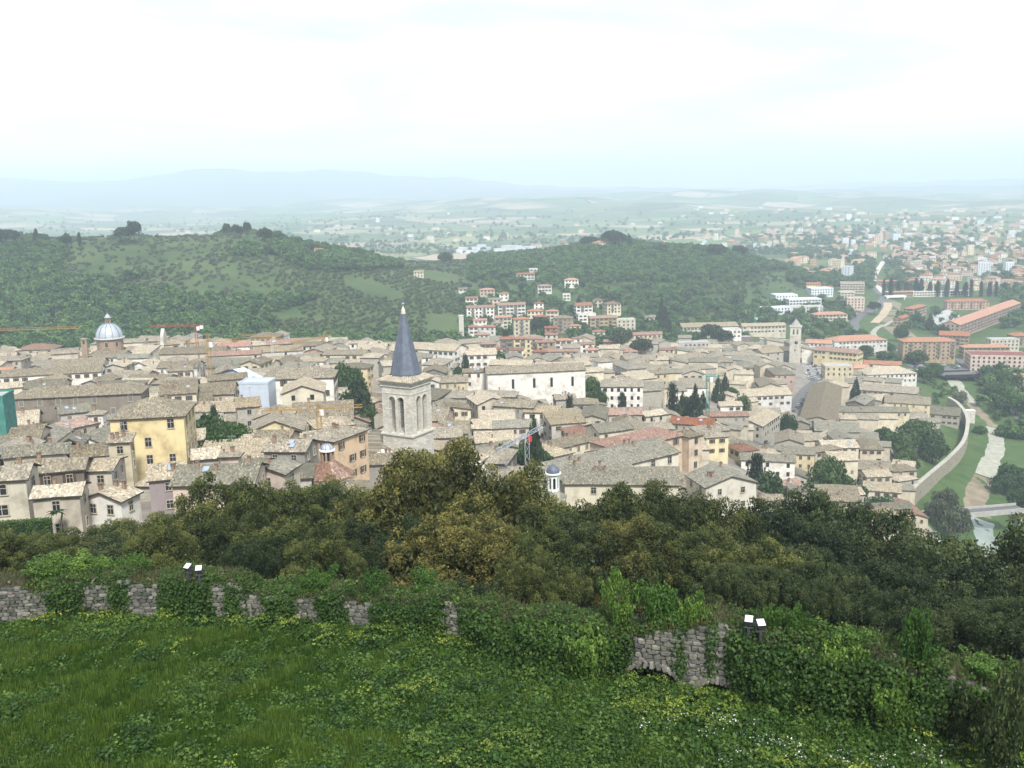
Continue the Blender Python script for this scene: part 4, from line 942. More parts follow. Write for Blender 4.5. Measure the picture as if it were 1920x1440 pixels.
def bell_tower():
    d = 221; zz = lambda py: at(765, py, d)[2]
    gz = ground(*TW); root = empty('bell_tower', (TW[0], TW[1], gz), R(-30), 'tall square stone bell tower with paired arches and blue-grey spire', 'tower')
    w = 8.2; zc, zs, zt = zz(806) - gz, zz(803) - gz, zz(706) - gz
    b = MB(); b.box(-w/2, w/2, -w/2, w/2, -2, zc - 0.4); b.build('shaft', M_STONE, root)
    b = MB(); ring(b, w, zc - 0.4, zc, 0.35); b.box(-w/2, w/2, -w/2, w/2, zc - 0.3, zc - 0.02); b.build('string_course', M_TRIM, root)
    zb, zsp = zc + 0.05, zz(745) - gz; W = w - 0.3
    for k in range(4):
        p = arch_panel(W if k % 2 == 0 else W - 1.8, 0.9, zc, zt - 0.9, [(-1.18, 1.75), (1.18, 1.75)], zb, zsp); o = p.build('belfry_wall', M_STONE, root)
        o.rotation_euler = (0, 0, k * math.pi / 2); a = k * math.pi / 2 - math.pi / 2; o.location = (math.cos(a) * W / 2, math.sin(a) * W / 2, 0)
        m = MB()
        for c in (-1.18, 1.18):
            for sx in (-1, 1): m.box(c + sx * 0.98 - 0.1, c + sx * 0.98 + 0.1, -0.14, -0.01, zb, zsp)
            n = 8; r0, r1 = 0.88, 1.1
            for i in range(n):
                a0, a1 = math.pi * i / n, math.pi * (i + 1) / n
                q = [(c + r * math.cos(a_), zsp + r * math.sin(a_)) for r, a_ in ((r0, a0), (r1, a0), (r1, a1), (r0, a1))]
                m.face([(x, -0.12, z) for x, z in q]); m.face([(q[1][0], -0.12, q[1][1]), (q[1][0], -0.01, q[1][1]), (q[2][0], -0.01, q[2][1]), (q[2][0], -0.12, q[2][1])])
        m.box(-w / 2 + .3, w / 2 - .3, -0.1, -0.01, zsp + 1.5, zsp + 1.7)
        link('arch_trim', m.mesh('arch_trim', M_TRIM), o)
    b = MB(); b.box(-w/2 + 1, w/2 - 1, -w/2 + 1, w/2 - 1, zt - 1.2, zt - 0.95); b.build('belfry_ceiling', M_DARKW, root)
    for x in (-1.4, 1.4):
        b = MB(); b.lathe([(0.0, zsp + .6), (0.35, zsp + .5), (0.5, zsp - .3), (0.85, zsp - .8), (0.8, zsp - .82), (0, zsp - .5)], 14, 0, 0, x, 0.4); b.build('bell', M_BRONZE, root, smooth=True)
    b = MB(); b.box(-3.2, 3.2, 0.25, 0.55, zsp + 0.6, zsp + 0.85); b.build('bell_beam', M_DARKW, root)
    b = MB(); ring(b, w, zt - 1.7, zt - 1.5, 0.12); ring(b, w, zt - 0.9, zt - 0.5, 0.25); ring(b, w, zt - 0.5, zt - 0.25, 0.5); b.box(-w/2, w/2, -w/2, w/2, zt - 0.6, zt - 0.3); b.build('cornice', M_TRIM, root)
    e = w / 2 + 0.75; b = MB(); ri = 3.0; zr = zt + 0.75
    cs = [(-e, -e), (e, -e), (e, e), (-e, e)]; ci = [(-ri, -ri), (ri, -ri), (ri, ri), (-ri, ri)]
    for k in range(4):
        a0, a1, b0, b1 = cs[k], cs[(k + 1) % 4], ci[k], ci[(k + 1) % 4]
        n = 10
        for i in range(n):
            s0, s1 = i / n, (i + 1) / n; lerp = lambda p, q, s: (p[0] + (q[0] - p[0]) * s, p[1] + (q[1] - p[1]) * s)
            p0, p1, q0, q1 = lerp(a0, a1, s0), lerp(a0, a1, s1), lerp(b0, b1, s0), lerp(b0, b1, s1); j = random.uniform(-.06, .06)
            b.face([(*p0, zt - 0.2 + j), (*p1, zt - 0.2 + j), (*q1, zr + j), (*q0, zr + j)], 0, [(s0 * 9 + k * 11, 0), (s1 * 9 + k * 11, 0), (s1 * 9 + k * 11, 1.6), (s0 * 9 + k * 11, 1.6)])
            b.face([(*p0, zt - 0.2 + j), (*p0, zt - 0.4), (*p1, zt - 0.4), (*p1, zt - 0.2 + j)], 0)
    b.build('tile_skirt', ROOF['pale'], root)
    for k in range(26):                          # broken tiles standing along the eaves
        pass
    z0, z1 = zt + 0.35, zz(583) - gz; r = 3.45; ph = math.pi / 8
    b = MB(); b.lathe([(r + 0.1, z0 - 0.3), (r + 0.1, z0 + 0.55), (r - 0.05, z0 + 0.6)], 8, 0, ph); b.build('spire_base', M_LEAD, root)
    for k in range(8):                           # lead faces, each in lapped sheets
        a0, a1 = ph + k * math.pi / 4, ph + (k + 1) * math.pi / 4; b = MB(); n = 9
        for i in range(n):
            t0, t1 = i / n, (i + 1) / n; r0, r1 = r * (1 - t0) + 0.12 * t0 + 0.035, r * (1 - t1) + 0.12 * t1; h0, h1 = z0 + 0.6 + (z1 - z0) * t0, z0 + 0.6 + (z1 - z0) * t1
            b.face([(r0 * math.cos(a0), r0 * math.sin(a0), h0), (r0 * math.cos(a1), r0 * math.sin(a1), h0), (r1 * math.cos(a1), r1 * math.sin(a1), h1 + .02), (r1 * math.cos(a0), r1 * math.sin(a0), h1 + .02)], 0)
        o = b.build('spire_face', M_LEAD, root)
        s = MB(); s.bar(((r + .03) * math.cos(a0), (r + .03) * math.sin(a0), z0 + 0.6), (0.15 * math.cos(a0), 0.15 * math.sin(a0), z1 + .6), 0.13)
        am = (a0 + a1) / 2; rr = r * math.cos(math.pi / 8); s.bar(((rr + .03) * math.cos(am), (rr + .03) * math.sin(am), z0 + 0.6), (0.4 * math.cos(am), 0.4 * math.sin(am), z1 - 0.8), 0.07)
        link('seam', s.mesh('seam', M_LEAD2), o)
    for (a, hh) in ((-1.45, 0.42), (-1.75, 0.25), (-1.2, 0.15)):
        pass
    b = MB(); b.lathe([(0.55, z1 - 0.6), (0.42, z1 + 0.3), (0.16, z1 + 0.9), (0.12, z1 + 1.2)], 10); b.build('finial_cap', M_TRIM, root)
    b = MB(); b.lathe([(0.0, z1 + 1.15), (0.35, z1 + 1.35), (0.42, z1 + 1.6), (0.3, z1 + 1.85), (0, z1 + 1.95)], 12); b.build('finial_ball', M_METAL, root, smooth=True)
    b = MB(); b.bar((0, 0, z1 + 1.9), (0, 0, z1 + 3.1), 0.07); b.bar((-0.35, 0, z1 + 2.6), (0.35, 0, z1 + 2.6), 0.06); b.build('cross', M_METAL, root)
    for x, py in ((-2.0, 868), (0.1, 870), (1.4, 846)):
        link('window', WIN['bare'], root, (x, -w / 2 - 0.02, zz(py) - gz), None, (0.75, 1, 1.5))
    for x, py in ((-1.6, 850), (1.2, 862)): link('window', WIN['bare'], root, (w / 2 + 0.02, x, zz(py) - gz), (0, 0, math.pi / 2), (0.5, 1, 1.3))
    return root
bell_tower()
def cathedral():
    x0, y0, z0 = at(722, 846, 208); gz = ground(x0, y0)
    root = empty('cathedral', (x0, y0, gz), R(12), 'pale stone cathedral gable with white stepped coping beside the bell tower', 'church')
    hz = z0 - gz; b = MB(); b.face([(-9, 0, -1), (9, 0, -1), (9, 0, hz - 5.5), (0, 0, hz - .3), (-9, 0, hz - 5.5)]); b.face([(9, 1.0, -1), (-9, 1.0, -1), (-9, 1.0, hz - 5.5), (0, 1.0, hz - .3), (9, 1.0, hz - 5.5)]); b.face([(-9, 1, -1), (-9, 0, -1), (-9, 0, hz - 5.5), (-9, 1, hz - 5.5)])
    b.build('gable_wall', M_STONE, root)
    for s in (-1, 1):
        for k in range(11):
            t0, t1 = k / 11, (k + .86) / 11; b = MB(); za, zb_ = hz - 5.5 + 5.3 * t0, hz - 5.5 + 5.3 * t1
            x0_, x1_ = sorted((s * 9 * (1 - t0), s * 9 * (1 - t1))); b.box(x0_, x1_, -0.25, 1.25, (za + zb_) / 2 - .1, (za + zb_) / 2 + 0.6); b.build('coping_stone', M_WHITEP if k % 3 else M_TRIM, root)
    b = MB(); b.face([(-9, 1, hz - 6.2), (0, 1, hz - 1), (0, 26, hz - 1), (-9, 26, hz - 6.2)]); b.face([(0, 1, hz - 1), (9, 1, hz - 6.2), (9, 26, hz - 6.2), (0, 26, hz - 1)]); b.build('roof', ROOF['old'], root)
    b = MB(); b.box(-8.6, 8.6, 1.02, 25.5, -1, hz - 6.4); b.build('nave_wall', WALL['stone'], root)
def domed_church():
    x, y = DOMEP; d = y; gz = ground(x, y); s = d / FPX; zz = lambda py: at(211, py, d)[2] - gz
    root = empty('domed_church', (x, y, gz), R(6), 'brick church with pale lead dome, lantern and slender facade', 'church')
    r = 25 * s; zd = zz(634); zt = zz(607)
    b = MB(); b.lathe([(r * 0.94, -1), (r * 0.94, zd)], 16); b.build('drum', M_BRICKT, root)
    b = MB(); b.lathe([(r * .94, zd - .1), (r * 1.1, zd + .1), (r * 1.1, zd + .5), (r, zd + .6)], 24); b.build('drum_cornice', M_TRIM, root)
    n = 9; hd = zt - zd
    dm = MB(); dm.lathe([(r * math.cos(i / n * 1.40), zd + 0.5 + hd * math.sin(i / n * 1.40)) for i in range(n + 1)], 32); o = dm.build('dome', M_LEADP, root, smooth=True)
    for k in range(12):
        a = k * math.pi / 6; q = MB()
        for i in range(n):
            t0, t1 = i / n * 1.4, (i + 1) / n * 1.4; q.bar((r * 1.015 * math.cos(t0) * math.cos(a), r * 1.015 * math.cos(t0) * math.sin(a), zd + .5 + hd * 1.01 * math.sin(t0)), (r * 1.015 * math.cos(t1) * math.cos(a), r * 1.015 * math.cos(t1) * math.sin(a), zd + .5 + hd * 1.01 * math.sin(t1)), 0.22)
        link('rib', q.mesh('rib', M_LEAD2), o)
    zl = zd + .5 + hd * math.sin(1.4); zlt = zz(588)
    for k in range(8):
        a = k * math.pi / 4; q = MB(); q.box(-0.22, 0.22, -0.2, 0.2, zl - .3, zl + (zlt - zl) * .55); p = q.build('lantern_pier', M_BRICKT, root); p.location = (1.15 * math.cos(a), 1.15 * math.sin(a), 0); p.rotation_euler = (0, 0, a)
    b = MB(); h1 = zl + (zlt - zl) * .55; b.lathe([(1.0, zl - .3), (1.0, h1)], 12); b.build('lantern_core', M_DARK, root)
    b = MB(); b.lathe([(1.3, h1), (1.75, h1 + .1), (1.7, h1 + .35), (1.3, h1 + .5), (1.1, h1 + 1.1), (.5, h1 + 1.7), (0.15, h1 + 2.1), (0.3, h1 + 2.4), (0, h1 + 2.8)], 16); b.build('lantern_cap', M_LEADP, root, smooth=True)
    b = MB(); b.bar((0, 0, h1 + 2.6), (0, 0, h1 + 4.0), 0.1); b.bar((-.4, 0, h1 + 3.5), (.4, 0, h1 + 3.5), 0.09); b.build('cross', M_METAL, root)
    for k in range(8):
        a = -math.pi / 2 + k * math.pi / 4; link('window', WIN['plain'], root, (r * 0.945 * math.cos(a), r * 0.945 * math.sin(a), zd - 2.6), (0, 0, a + math.pi / 2), (1.3, 1, 2.4))
    # crossing block with pediment, nave, aisle, facade slab
    hb = zz(659); b = MB(); b.box(-r * 1.25, r * 1.25, -r * 1.25, r * 1.1, -1, hb); b.build('crossing', WALL['beige'], root)
    b = MB(); W, D = r * 1.4, r * 1.4
    b.face([(-W, -D, hb - .2), (0, -D, hb + 2.2), (0, r * 1.2, hb + 2.2), (-W, r * 1.2, hb - .2)], 0); b.face([(0, -D, hb + 2.2), (W, -D, hb - .2), (W, r * 1.2, hb - .2), (0, r * 1.2, hb + 2.2)], 0); b.face([(-W, -D + .15, hb - .3), (W, -D + .15, hb - .3), (0, -D + .15, hb + 2.0)], 1); b.build('crossing_roof', [ROOF['old'], WALL['beige']], root)
    x0, x1 = r * 1.25, 96 * s; hn = zz(650); b = MB(); b.box(x0, x1, -5.5, 5.5, -1, hn - 2.2); b.build('nave', WALL['beige'], root)
    b = MB(); b.face([(x0, -6.2, hn - 2.5), (x1, -6.2, hn - 2.5), (x1, 0, hn), (x0, 0, hn)], 0, [(0, 0), (30, 0), (30, 6), (0, 6)]); b.face([(x1, 6.2, hn - 2.5), (x0, 6.2, hn - 2.5), (x0, 0, hn), (x1, 0, hn)], 0, [(0, 0), (30, 0), (30, 6), (0, 6)]); b.build('nave_roof', ROOF['old'], root)
    for k in range(3): link('window', WIN['plain'], root, (x0 + (x1 - x0) * (k + .6) / 3.3, -5.52, hn - 5.0), None, (1.3, 1, 1.7))
    b = MB(); b.box(x0 + 1, x1, -9.5, -5.5, -1, hn - 7.5); b.face([(x0 + .6, -10, hn - 7.4), (x1, -10, hn - 7.4), (x1, -5.4, hn - 6.0), (x0 + .6, -5.4, hn - 6.0)], 1); b.build('aisle', [WALL['beige'], ROOF['old']], root)
    f = MB(); zf = zz(619)
    f.prism([(x1, -6), (x1 + 1.6, -6), (x1 + 1.6, 6), (x1, 6)], -1, hn - 1.0); f.face([(x1, -5, hn - 1), (x1, 5, hn - 1), (x1, 3.5, zf - 3), (x1, 0, zf), (x1, -3.5, zf - 3)]); f.face([(x1 + 1.6, 5, hn - 1), (x1 + 1.6, -5, hn - 1), (x1 + 1.6, -3.5, zf - 3), (x1 + 1.6, 0, zf), (x1 + 1.6, 3.5, zf - 3)])
    for (ya, za), (yb, zb_) in zip([(-5, hn - 1), (-3.5, zf - 3), (0, zf), (3.5, zf - 3)], [(-3.5, zf - 3), (0, zf), (3.5, zf - 3), (5, hn - 1)]): f.face([(x1, ya, za), (x1 + 1.6, ya, za), (x1 + 1.6, yb, zb_), (x1, yb, zb_)])
    f.build('facade', WALL['greycream'], root)
    # bell-cote on the other side
    bx, by, bz = at(156, 634, d - 6); q = empty('bell_cote', (bx, by, gz), 0, 'small brick bell-cote with open arch beside the dome', 'tower'); hh = bz - gz
    p = arch_panel(3.0, 1.4, -1, hh - .6, [(0, 1.3)], hh - 3.2, hh - 1.9); p.build('arch_wall', M_BRICKT, q)
    b = MB(); b.face([(-1.9, -.4, hh - .7), (1.9, -.4, hh - .7), (1.4, .7, hh), (-1.4, .7, hh)]); b.face([(1.9, 1.8, hh - .7), (-1.9, 1.8, hh - .7), (-1.4, .7, hh), (1.4, .7, hh)]); b.face([(-1.9, 1.8, hh - .7), (-1.9, -.4, hh - .7), (-1.4, .7, hh)]); b.face([(1.9, -.4, hh - .7), (1.9, 1.8, hh - .7), (1.4, .7, hh)]); b.build('roof', ROOF['old'], q)
def clock_tower():
    x, y = CLOCKP; gz = ground(x, y); zz = lambda py: at(1490, py, y)[2] - gz; s = y / FPX; w = 20 * s
    root = empty('clock_tower', (x, y, gz), R(-18), 'tall plain pale clock tower with pyramid spire by the square', 'tower')
    zb = zz(626); zt = zz(612)
    b = MB(); b.box(-w/2, w/2, -w/2, w/2, -2, zb - .6); b.build('shaft', plaster('tower_render', (0.50,0.46,0.385), 0.3), root)
    W = w - .2
    for k in range(4):
        p = arch_panel(W if k % 2 == 0 else W - 1.6, .8, zb - .6, zt, [(-1.3, 1.3), (1.3, 1.3)], zb, zt - 2.2); o = p.build('belfry_wall', M_TRIM, root); a = k * math.pi / 2; o.rotation_euler = (0, 0, a); o.location = (math.cos(a - math.pi / 2) * W / 2, math.sin(a - math.pi / 2) * W / 2, 0)
    b = MB(); ring(b, w, zt - .1, zt + .5, .45); b.box(-w/2, w/2, -w/2, w/2, zt + .05, zt + .35); b.build('cornice', M_TRIM, root)
    b = MB(); b.lathe([(w * .56, zt + .4), (w * .40, zt + 1.8), (0.15, zz(598)), (0, zz(597))], 8, 0, math.pi / 8); b.build('spire', plain('spire_stone', (0.30,0.29,0.26), .9, .2, 1.0), root)
    b = MB(); n = 20; zc = zz(641); pts = [(1.15 * math.cos(2 * math.pi * i / n), 1.15 * math.sin(2 * math.pi * i / n)) for i in range(n)]
    b.face([(0.7 + p, -w / 2 - .12, zc + q) for p, q in pts], 0)
    for i in range(n):
        (a0, c0), (a1, c1) = pts[i], pts[(i + 1) % n]; b.face([(0.7 + a0, -w/2 - .12, zc + c0), (0.7 + a0, -w/2, zc + c0), (0.7 + a1, -w/2, zc + c1), (0.7 + a1, -w/2 - .12, zc + c1)], 0)
    o = b.build('clock_face', M_DARK, root)
    q = MB(); q.bar((.7, -w/2 - .16, zc), (.7, -w/2 - .16, zc + .9), .1); q.bar((.7, -w/2 - .16, zc), (1.3, -w/2 - .16, zc - .2), .1); link('clock_hand', q.mesh('clock_hand', M_WHITEP), o)
    q = MB(); q.box(-.35, .35, -w/2 - .05, -w/2 + .05, zz(655) - .6, zz(655) + .6); q.build('slit_window', M_DARK, root)
def rotunda():
    x, y, _ = at(615, 878, 182); gz = ground(x, y); zz = lambda py: at(615, py, y)[2] - gz; s = y / FPX
    root = empty('rotunda', (x, y, gz), 0, 'low octagonal brown-roofed rotunda with ribbed lantern dome', 'chapel')
    r = 52 * s; ze = zz(888); zr = zz(862)
    b = MB(); b.lathe([(r * .92, -1), (r * .92, ze)], 8, 0, R(22.5)); b.build('wall', WALL['orange'], root)
    for k in range(8):
        a0, a1 = R(22.5) + k * math.pi / 4, R(22.5) + (k + 1) * math.pi / 4; b = MB()
        b.face([(r * math.cos(a0), r * math.sin(a0), ze - .1), (r * math.cos(a1), r * math.sin(a1), ze - .1), (1.1 * math.cos(a1), 1.1 * math.sin(a1), zr), (1.1 * math.cos(a0), 1.1 * math.sin(a0), zr)], 0, [(k * 9, 0), (k * 9 + 4.4, 0), (k * 9 + 2.5, 5), (k * 9 + 1.9, 5)]); b.build('roof_face', ROOF['pink'], root)
    zl = zz(845)
    for k in range(8):
        a = k * math.pi / 4; q = MB(); q.box(-.18, .18, -.16, .16, zr - .3, zl); p = q.build('lantern_pier', M_BRICKT, root); p.location = (1.1 * math.cos(a), 1.1 * math.sin(a), 0); p.rotation_euler = (0, 0, a)
    b = MB(); b.lathe([(.95, zr - .3), (.95, zl)], 12); b.build('lantern_core', M_DARK, root)
    b = MB(); b.lathe([(1.0, zl), (1.55, zl + .05), (1.5, zl + .3), (1.25, zl + .35)], 20); b.build('lantern_cornice', M_WHITEP, root)
    b = MB(); hd = zz(832) - zl - .3; b.lathe([(1.25 * math.cos(i / 6 * 1.5), zl + .35 + hd * math.sin(i / 6 * 1.5)) for i in range(7)], 20); o = b.build('lantern_dome', M_LEADP, root, smooth=True)
    for k in range(8):
        a = k * math.pi / 4; q = MB()
        for i in range(6):
            t0, t1 = i / 6 * 1.5, (i + 1) / 6 * 1.5; q.bar((1.28 * math.cos(t0) * math.cos(a), 1.28 * math.cos(t0) * math.sin(a), zl + .35 + hd * math.sin(t0)), (1.28 * math.cos(t1) * math.cos(a), 1.28 * math.cos(t1) * math.sin(a), zl + .35 + hd * math.sin(t1)), .09)
        link('rib', q.mesh('rib', M_LEAD2), o)
def lantern_cupola():
    x, y, _ = at(1037, 905, 172); gz = ground(x, y); zz = lambda py: at(1037, py, y)[2] - gz; s = y / FPX
    root = empty('lantern_cupola', (x, y, gz), R(10), 'small white octagonal lantern cupola with grey lead dome behind the oaks', 'cupola')
    r = 11.5 * s; ze = zz(889); z0 = zz(920)
    b = MB(); b.lathe([(r * 1.25, -1), (r * 1.25, z0)], 8); b.build('base', WALL['cream'], root)
    for k in range(8):
        a = k * math.pi / 4; q = arch_panel(2 * r * math.tan(math.pi / 8), .2, z0, ze, [(0, .48)], z0 + .5, ze - .75); p = q.build('arch_wall', M_WHITEP, root); p.location = (r * math.cos(a), r * math.sin(a), 0); p.rotation_euler = (0, 0, a + math.pi / 2)
    b = MB(); b.lathe([(.5, z0), (.5, ze)], 8); b.build('core', M_DARK, root)
    b = MB(); b.lathe([(r * 1.05, ze), (r * 1.4, ze + .1), (r * 1.4, ze + .3), (r * 1.1, ze + .35)], 20); b.build('cornice', M_WHITEP, root)
    hd = zz(873) - ze - .2; b = MB(); b.lathe([(r * 1.15 * math.cos(i / 7 * 1.55), ze + .35 + hd * math.sin(i / 7 * 1.55)) for i in range(8)], 20); b.build('dome', M_LEAD, root, smooth=True)
    b = MB(); b.lathe([(.1, ze + hd), (.14, ze + hd + .5), (.05, ze + hd + .9), (0, ze + hd + 1.3)], 8); b.build('finial', M_METAL, root)
def slim_tower():
    x, y = STACKP; gz = ground(x, y); h = at(866, 591, y)[2] - gz; s = y / FPX; w = 9 * s
    root = empty('slim_tower', (x, y, gz), R(4), 'slim windowless stone tower standing alone before the apartment blocks', 'tower')
    b = MB(); b.box(-w/2, w/2, -w/2, w/2, -2, h - .5); b.build('shaft', M_STONE, root)
    b = MB(); ring(b, w, h - .5, h, .15); b.box(-w/2, w/2, -w/2, w/2, h - .45, h - .2); b.build('parapet', M_TRIM, root)
cathedral(); domed_church(); clock_tower(); rotunda(); lantern_cupola(); slim_tower()

# ------------------------------------------------------------------ town wall by the river
def strip_along(pts, n=6):
    P = [Vector(p) for p in pts]; out = []
    for i in range(len(P) - 1):
        p0 = P[max(i - 1, 0)]; p1 = P[i]; p2 = P[i + 1]; p3 = P[min(i + 2, len(P) - 1)]
        for k in range(n):
            t = k / n; out.append(0.5 * ((2 * p1) + (p2 - p0) * t + (2 * p0 - 5 * p1 + 4 * p2 - p3) * t * t + (3 * p1 - p0 - 3 * p2 + p3) * t ** 3))
    out.append(P[-1]); return out
def town_wall():
    top = [hit(px, py, 7.0, 200) for px, py in ((1701,928),(1718,910),(1748,884),(1780,857),(1806,828),(1814,800),(1812,778),(1796,756),(1778,745))]
    P = strip_along(top, 6); root = empty('town_wall', (P[0].x, P[0].y, ground(P[0].x, P[0].y)), 0, 'long curving pale stone town wall above the grassy river bank', 'wall'); o = root.location.copy()
    for kind, mat in (('masonry', stonewall('town_wall_stone', (0.33,0.30,0.235), .8, .4)), ('coping', plain('pale_coping', (0.40,0.38,0.33), .9, .2, .8))):
        b = MB(); acc = 0
        for a, c in zip(P, P[1:]):
            t = (c - a).normalized(); n = Vector((t.y, -t.x, 0)).normalized()
            L_ = (c - a).length
            if kind == 'masonry':
                za, zc = ground(a.x + 3, a.y) - 4 - o.z, ground(c.x + 3, c.y) - 4 - o.z
                for sgn in (1, -1):
                    e, f = a + n * sgn * .8 - o, c + n * sgn * .8 - o
                    q = [(e.x, e.y, za), (f.x, f.y, zc), (f.x, f.y, f.z), (e.x, e.y, e.z)]; b.face(q if sgn > 0 else q[::-1], 0, [(acc, 0), (acc + L_, 0), (acc + L_, 9), (acc, 9)])
            else:
                e0, e1, f0, f1 = a + n * 1.0 - o, a - n * 1.0 - o, c + n * 1.0 - o, c - n * 1.0 - o; u = .35
                b.face([(e0.x, e0.y, e0.z + u), (f0.x, f0.y, f0.z + u), (f1.x, f1.y, f1.z + u), (e1.x, e1.y, e1.z + u)])
                for p, q in ((e0, f0), (f1, e1)): b.face([(p.x, p.y, p.z), (q.x, q.y, q.z), (q.x, q.y, q.z + u), (p.x, p.y, p.z + u)])
            acc += L_
        b.build(kind, mat, root)
    # putlog holes
    for k in range(26):
        i = random.randint(2, len(P) - 20); a = P[i]; t = (P[i + 1] - a).normalized(); n = Vector((t.y, -t.x, 0)); q = MB(); q.box(-.25, .25, -.05, .05, -.2, .2); hh = q.build('putlog_hole', M_DARK, root); hh.location = a + n * .82 - o - Vector((0, 0, random.choice([2.2, 3.6, 5.0]))); hh.rotation_euler = (0, 0, math.atan2(t.y, t.x))
    # buttress
    p = hit(1806, 768, 7, 200); b = MB(); b.box(-2.6, 2.6, -2, 2, -11, 0.2); b.box(-2.8, 2.8, -2.2, 2.2, .2, .5, 1); q = b.build('buttress', [M_STONE, M_WHITEP], root); q.location = Vector(p) + Vector((4, 0, -.8)) - o
town_wall()

# ------------------------------------------------------------------ river, roads, bridges
def ribbon(name, line, w, mat, lift=0.12, kind='structure', jit=0.0, n=5, label=None, sides=0.0):
    P = strip_along([(p[0], p[1], 0) for p in line], n); b = MB(); acc = 0; rr = random.Random(5)
    wid = [w * (1 + rr.uniform(-jit, jit)) if not callable(w) else w(i / (len(P) - 1)) * (1 + rr.uniform(-jit, jit)) for i in range(len(P))]
    prev = None
    for i, p in enumerate(P):
        t = (P[min(i + 1, len(P) - 1)] - P[max(i - 1, 0)]).normalized(); n_ = Vector((-t.y, t.x, 0)); row = []
        for k in range(5):
            q = p + n_ * (k / 4 - .5) * wid[i]; row.append((q.x, q.y, ground(q.x, q.y) + lift))
        if prev:
            for k in range(4): b.face([prev[k + 1], prev[k], row[k], row[k + 1]])
        prev = row
    o = b.build(name, mat); tag(o, label, None, None, kind); return o
M_GRAVEL = plain('river_gravel', (0.33,0.33,0.27), .9, .22, .35); M_EARTH = plain('river_earth', (0.23,0.19,0.135), .95, .25, .2); M_ASPH = plain('asphalt', (0.13,0.13,0.128), .9, .2, .3); M_PAVE = plain('paving', (0.27,0.255,0.235), .9, .2, .2); M_WATER = plain('shallow_water', (0.27,0.31,0.28), .25, .1, .15, 0, .5)
rl = lambda pts, d0=230: [hit(px, py, 0, d0)[:2] for px, py in pts]
ribbon('river', rl([(1900,1120),(1872,1080),(1856,1040),(1847,1005),(1840,975)]), 9, M_WATER, .1, jit=.2)
ribbon('gravel_bed', rl([(1838,968),(1828,945),(1836,915),(1846,895)]), 9.5, M_EARTH, .1, jit=.12)
ribbon('river', rl([(1846,893),(1858,865),(1868,838),(1867,818),(1864,802)]), 8.5, M_GRAVEL, .16, jit=.15)
ribbon('gravel_bed', rl([(1866,801),(1850,785),(1832,770),(1818,755)]), 7, M_EARTH, .1, jit=.15)
ribbon('river', rl([(1818,755),(1800,733),(1790,716),(1780,706)]), 9, M_GRAVEL, .14, jit=.15)
ribbon('gravel_bed', rl([(1700,632),(1668,612),(1660,600),(1672,580),(1678,564)]), 18, M_EARTH, .1, jit=.1)
ribbon('canal_path', rl([(1735,690),(1700,668),(1668,650),(1642,632),(1640,620),(1668,606),(1690,598)]), 5, M_GRAVEL, .3)
ribbon('canal_path', rl([(1758,685),(1730,664),(1706,650),(1695,640)]), 4, M_GRAVEL, .3)
ribbon('riverside_road', rl([(1660,668),(1625,640),(1600,618),(1598,602),(1612,590),(1640,578),(1655,566),(1660,556),(1645,540),(1638,520)]), 14, M_ASPH, .3)
ribbon('canal_path', rl([(1664,553),(1650,542),(1638,526),(1646,506),(1657,490)]), 8, plain('concrete_path', (0.50,0.47,0.42), .9, .1), .5)
ribbon('earth_ramp', rl([(1640,606),(1655,592),(1664,578),(1664,568)]), 9, plain('sandy_earth', (0.42,0.34,0.24), .9, .15, .2), .5)
ribbon('street', STREET, 7.5, M_ASPH, .25); ribbon('street', STREET2, 6.5, M_PAVE, .25)
ribbon('riverside_lane', rl([(1708,962),(1735,990),(1745,1015),(1752,1050),(1755,1075)]), 7, M_PAVE, .25)
ribbon('boulevard', rl([(1920,790),(1880,745),(1845,715),(1818,690),(1800,672)]), 9, M_ASPH, .25)
def sheet(name, poly, mat, lift=.2, d0=100):
    P = [hit(px, py, 0, d0) for px, py in poly]; b = MB(); c = Vector((sum(p[0] for p in P) / len(P), sum(p[1] for p in P) / len(P), 0))
    n = 4; grid = []
    for a, d_ in zip(P, P[1:] + P[:1]):
        for i in range(n):
            def pt(s, t):
                e = Vector((a[0] + (d_[0] - a[0]) * t, a[1] + (d_[1] - a[1]) * t, 0)); q = c + (e - c) * s; return (q.x, q.y, ground(q.x, q.y) + lift)
            for j in range(n):
                s0, s1, t0, t1 = j / n, (j + 1) / n, i / n, (i + 1) / n
                f = [pt(s0, t0), pt(s1, t0), pt(s1, t1), pt(s0, t1)]; b.face(f if j else f[1:])
    return tag(b.build(name, mat), None, None, None, 'structure')
sheet('parade_ground', [(1735,600),(1775,580),(1800,592),(1788,622),(1745,618)], plain('pale_gravel', (0.40,0.40,0.385), .9, .08, .1), .3, 560)
sheet('square', [(1505,678),(1535,678),(1565,700),(1558,718),(1525,712),(1508,700)], M_PAVE, .2)
sheet('car_yard', [(1255,890),(1290,882),(1330,885),(1335,900),(1275,905)], M_PAVE, .2)
sheet('parking_area', [(1690,680),(1745,690),(1800,686),(1840,700),(1800,712),(1740,705)], M_ASPH, .35, 400)
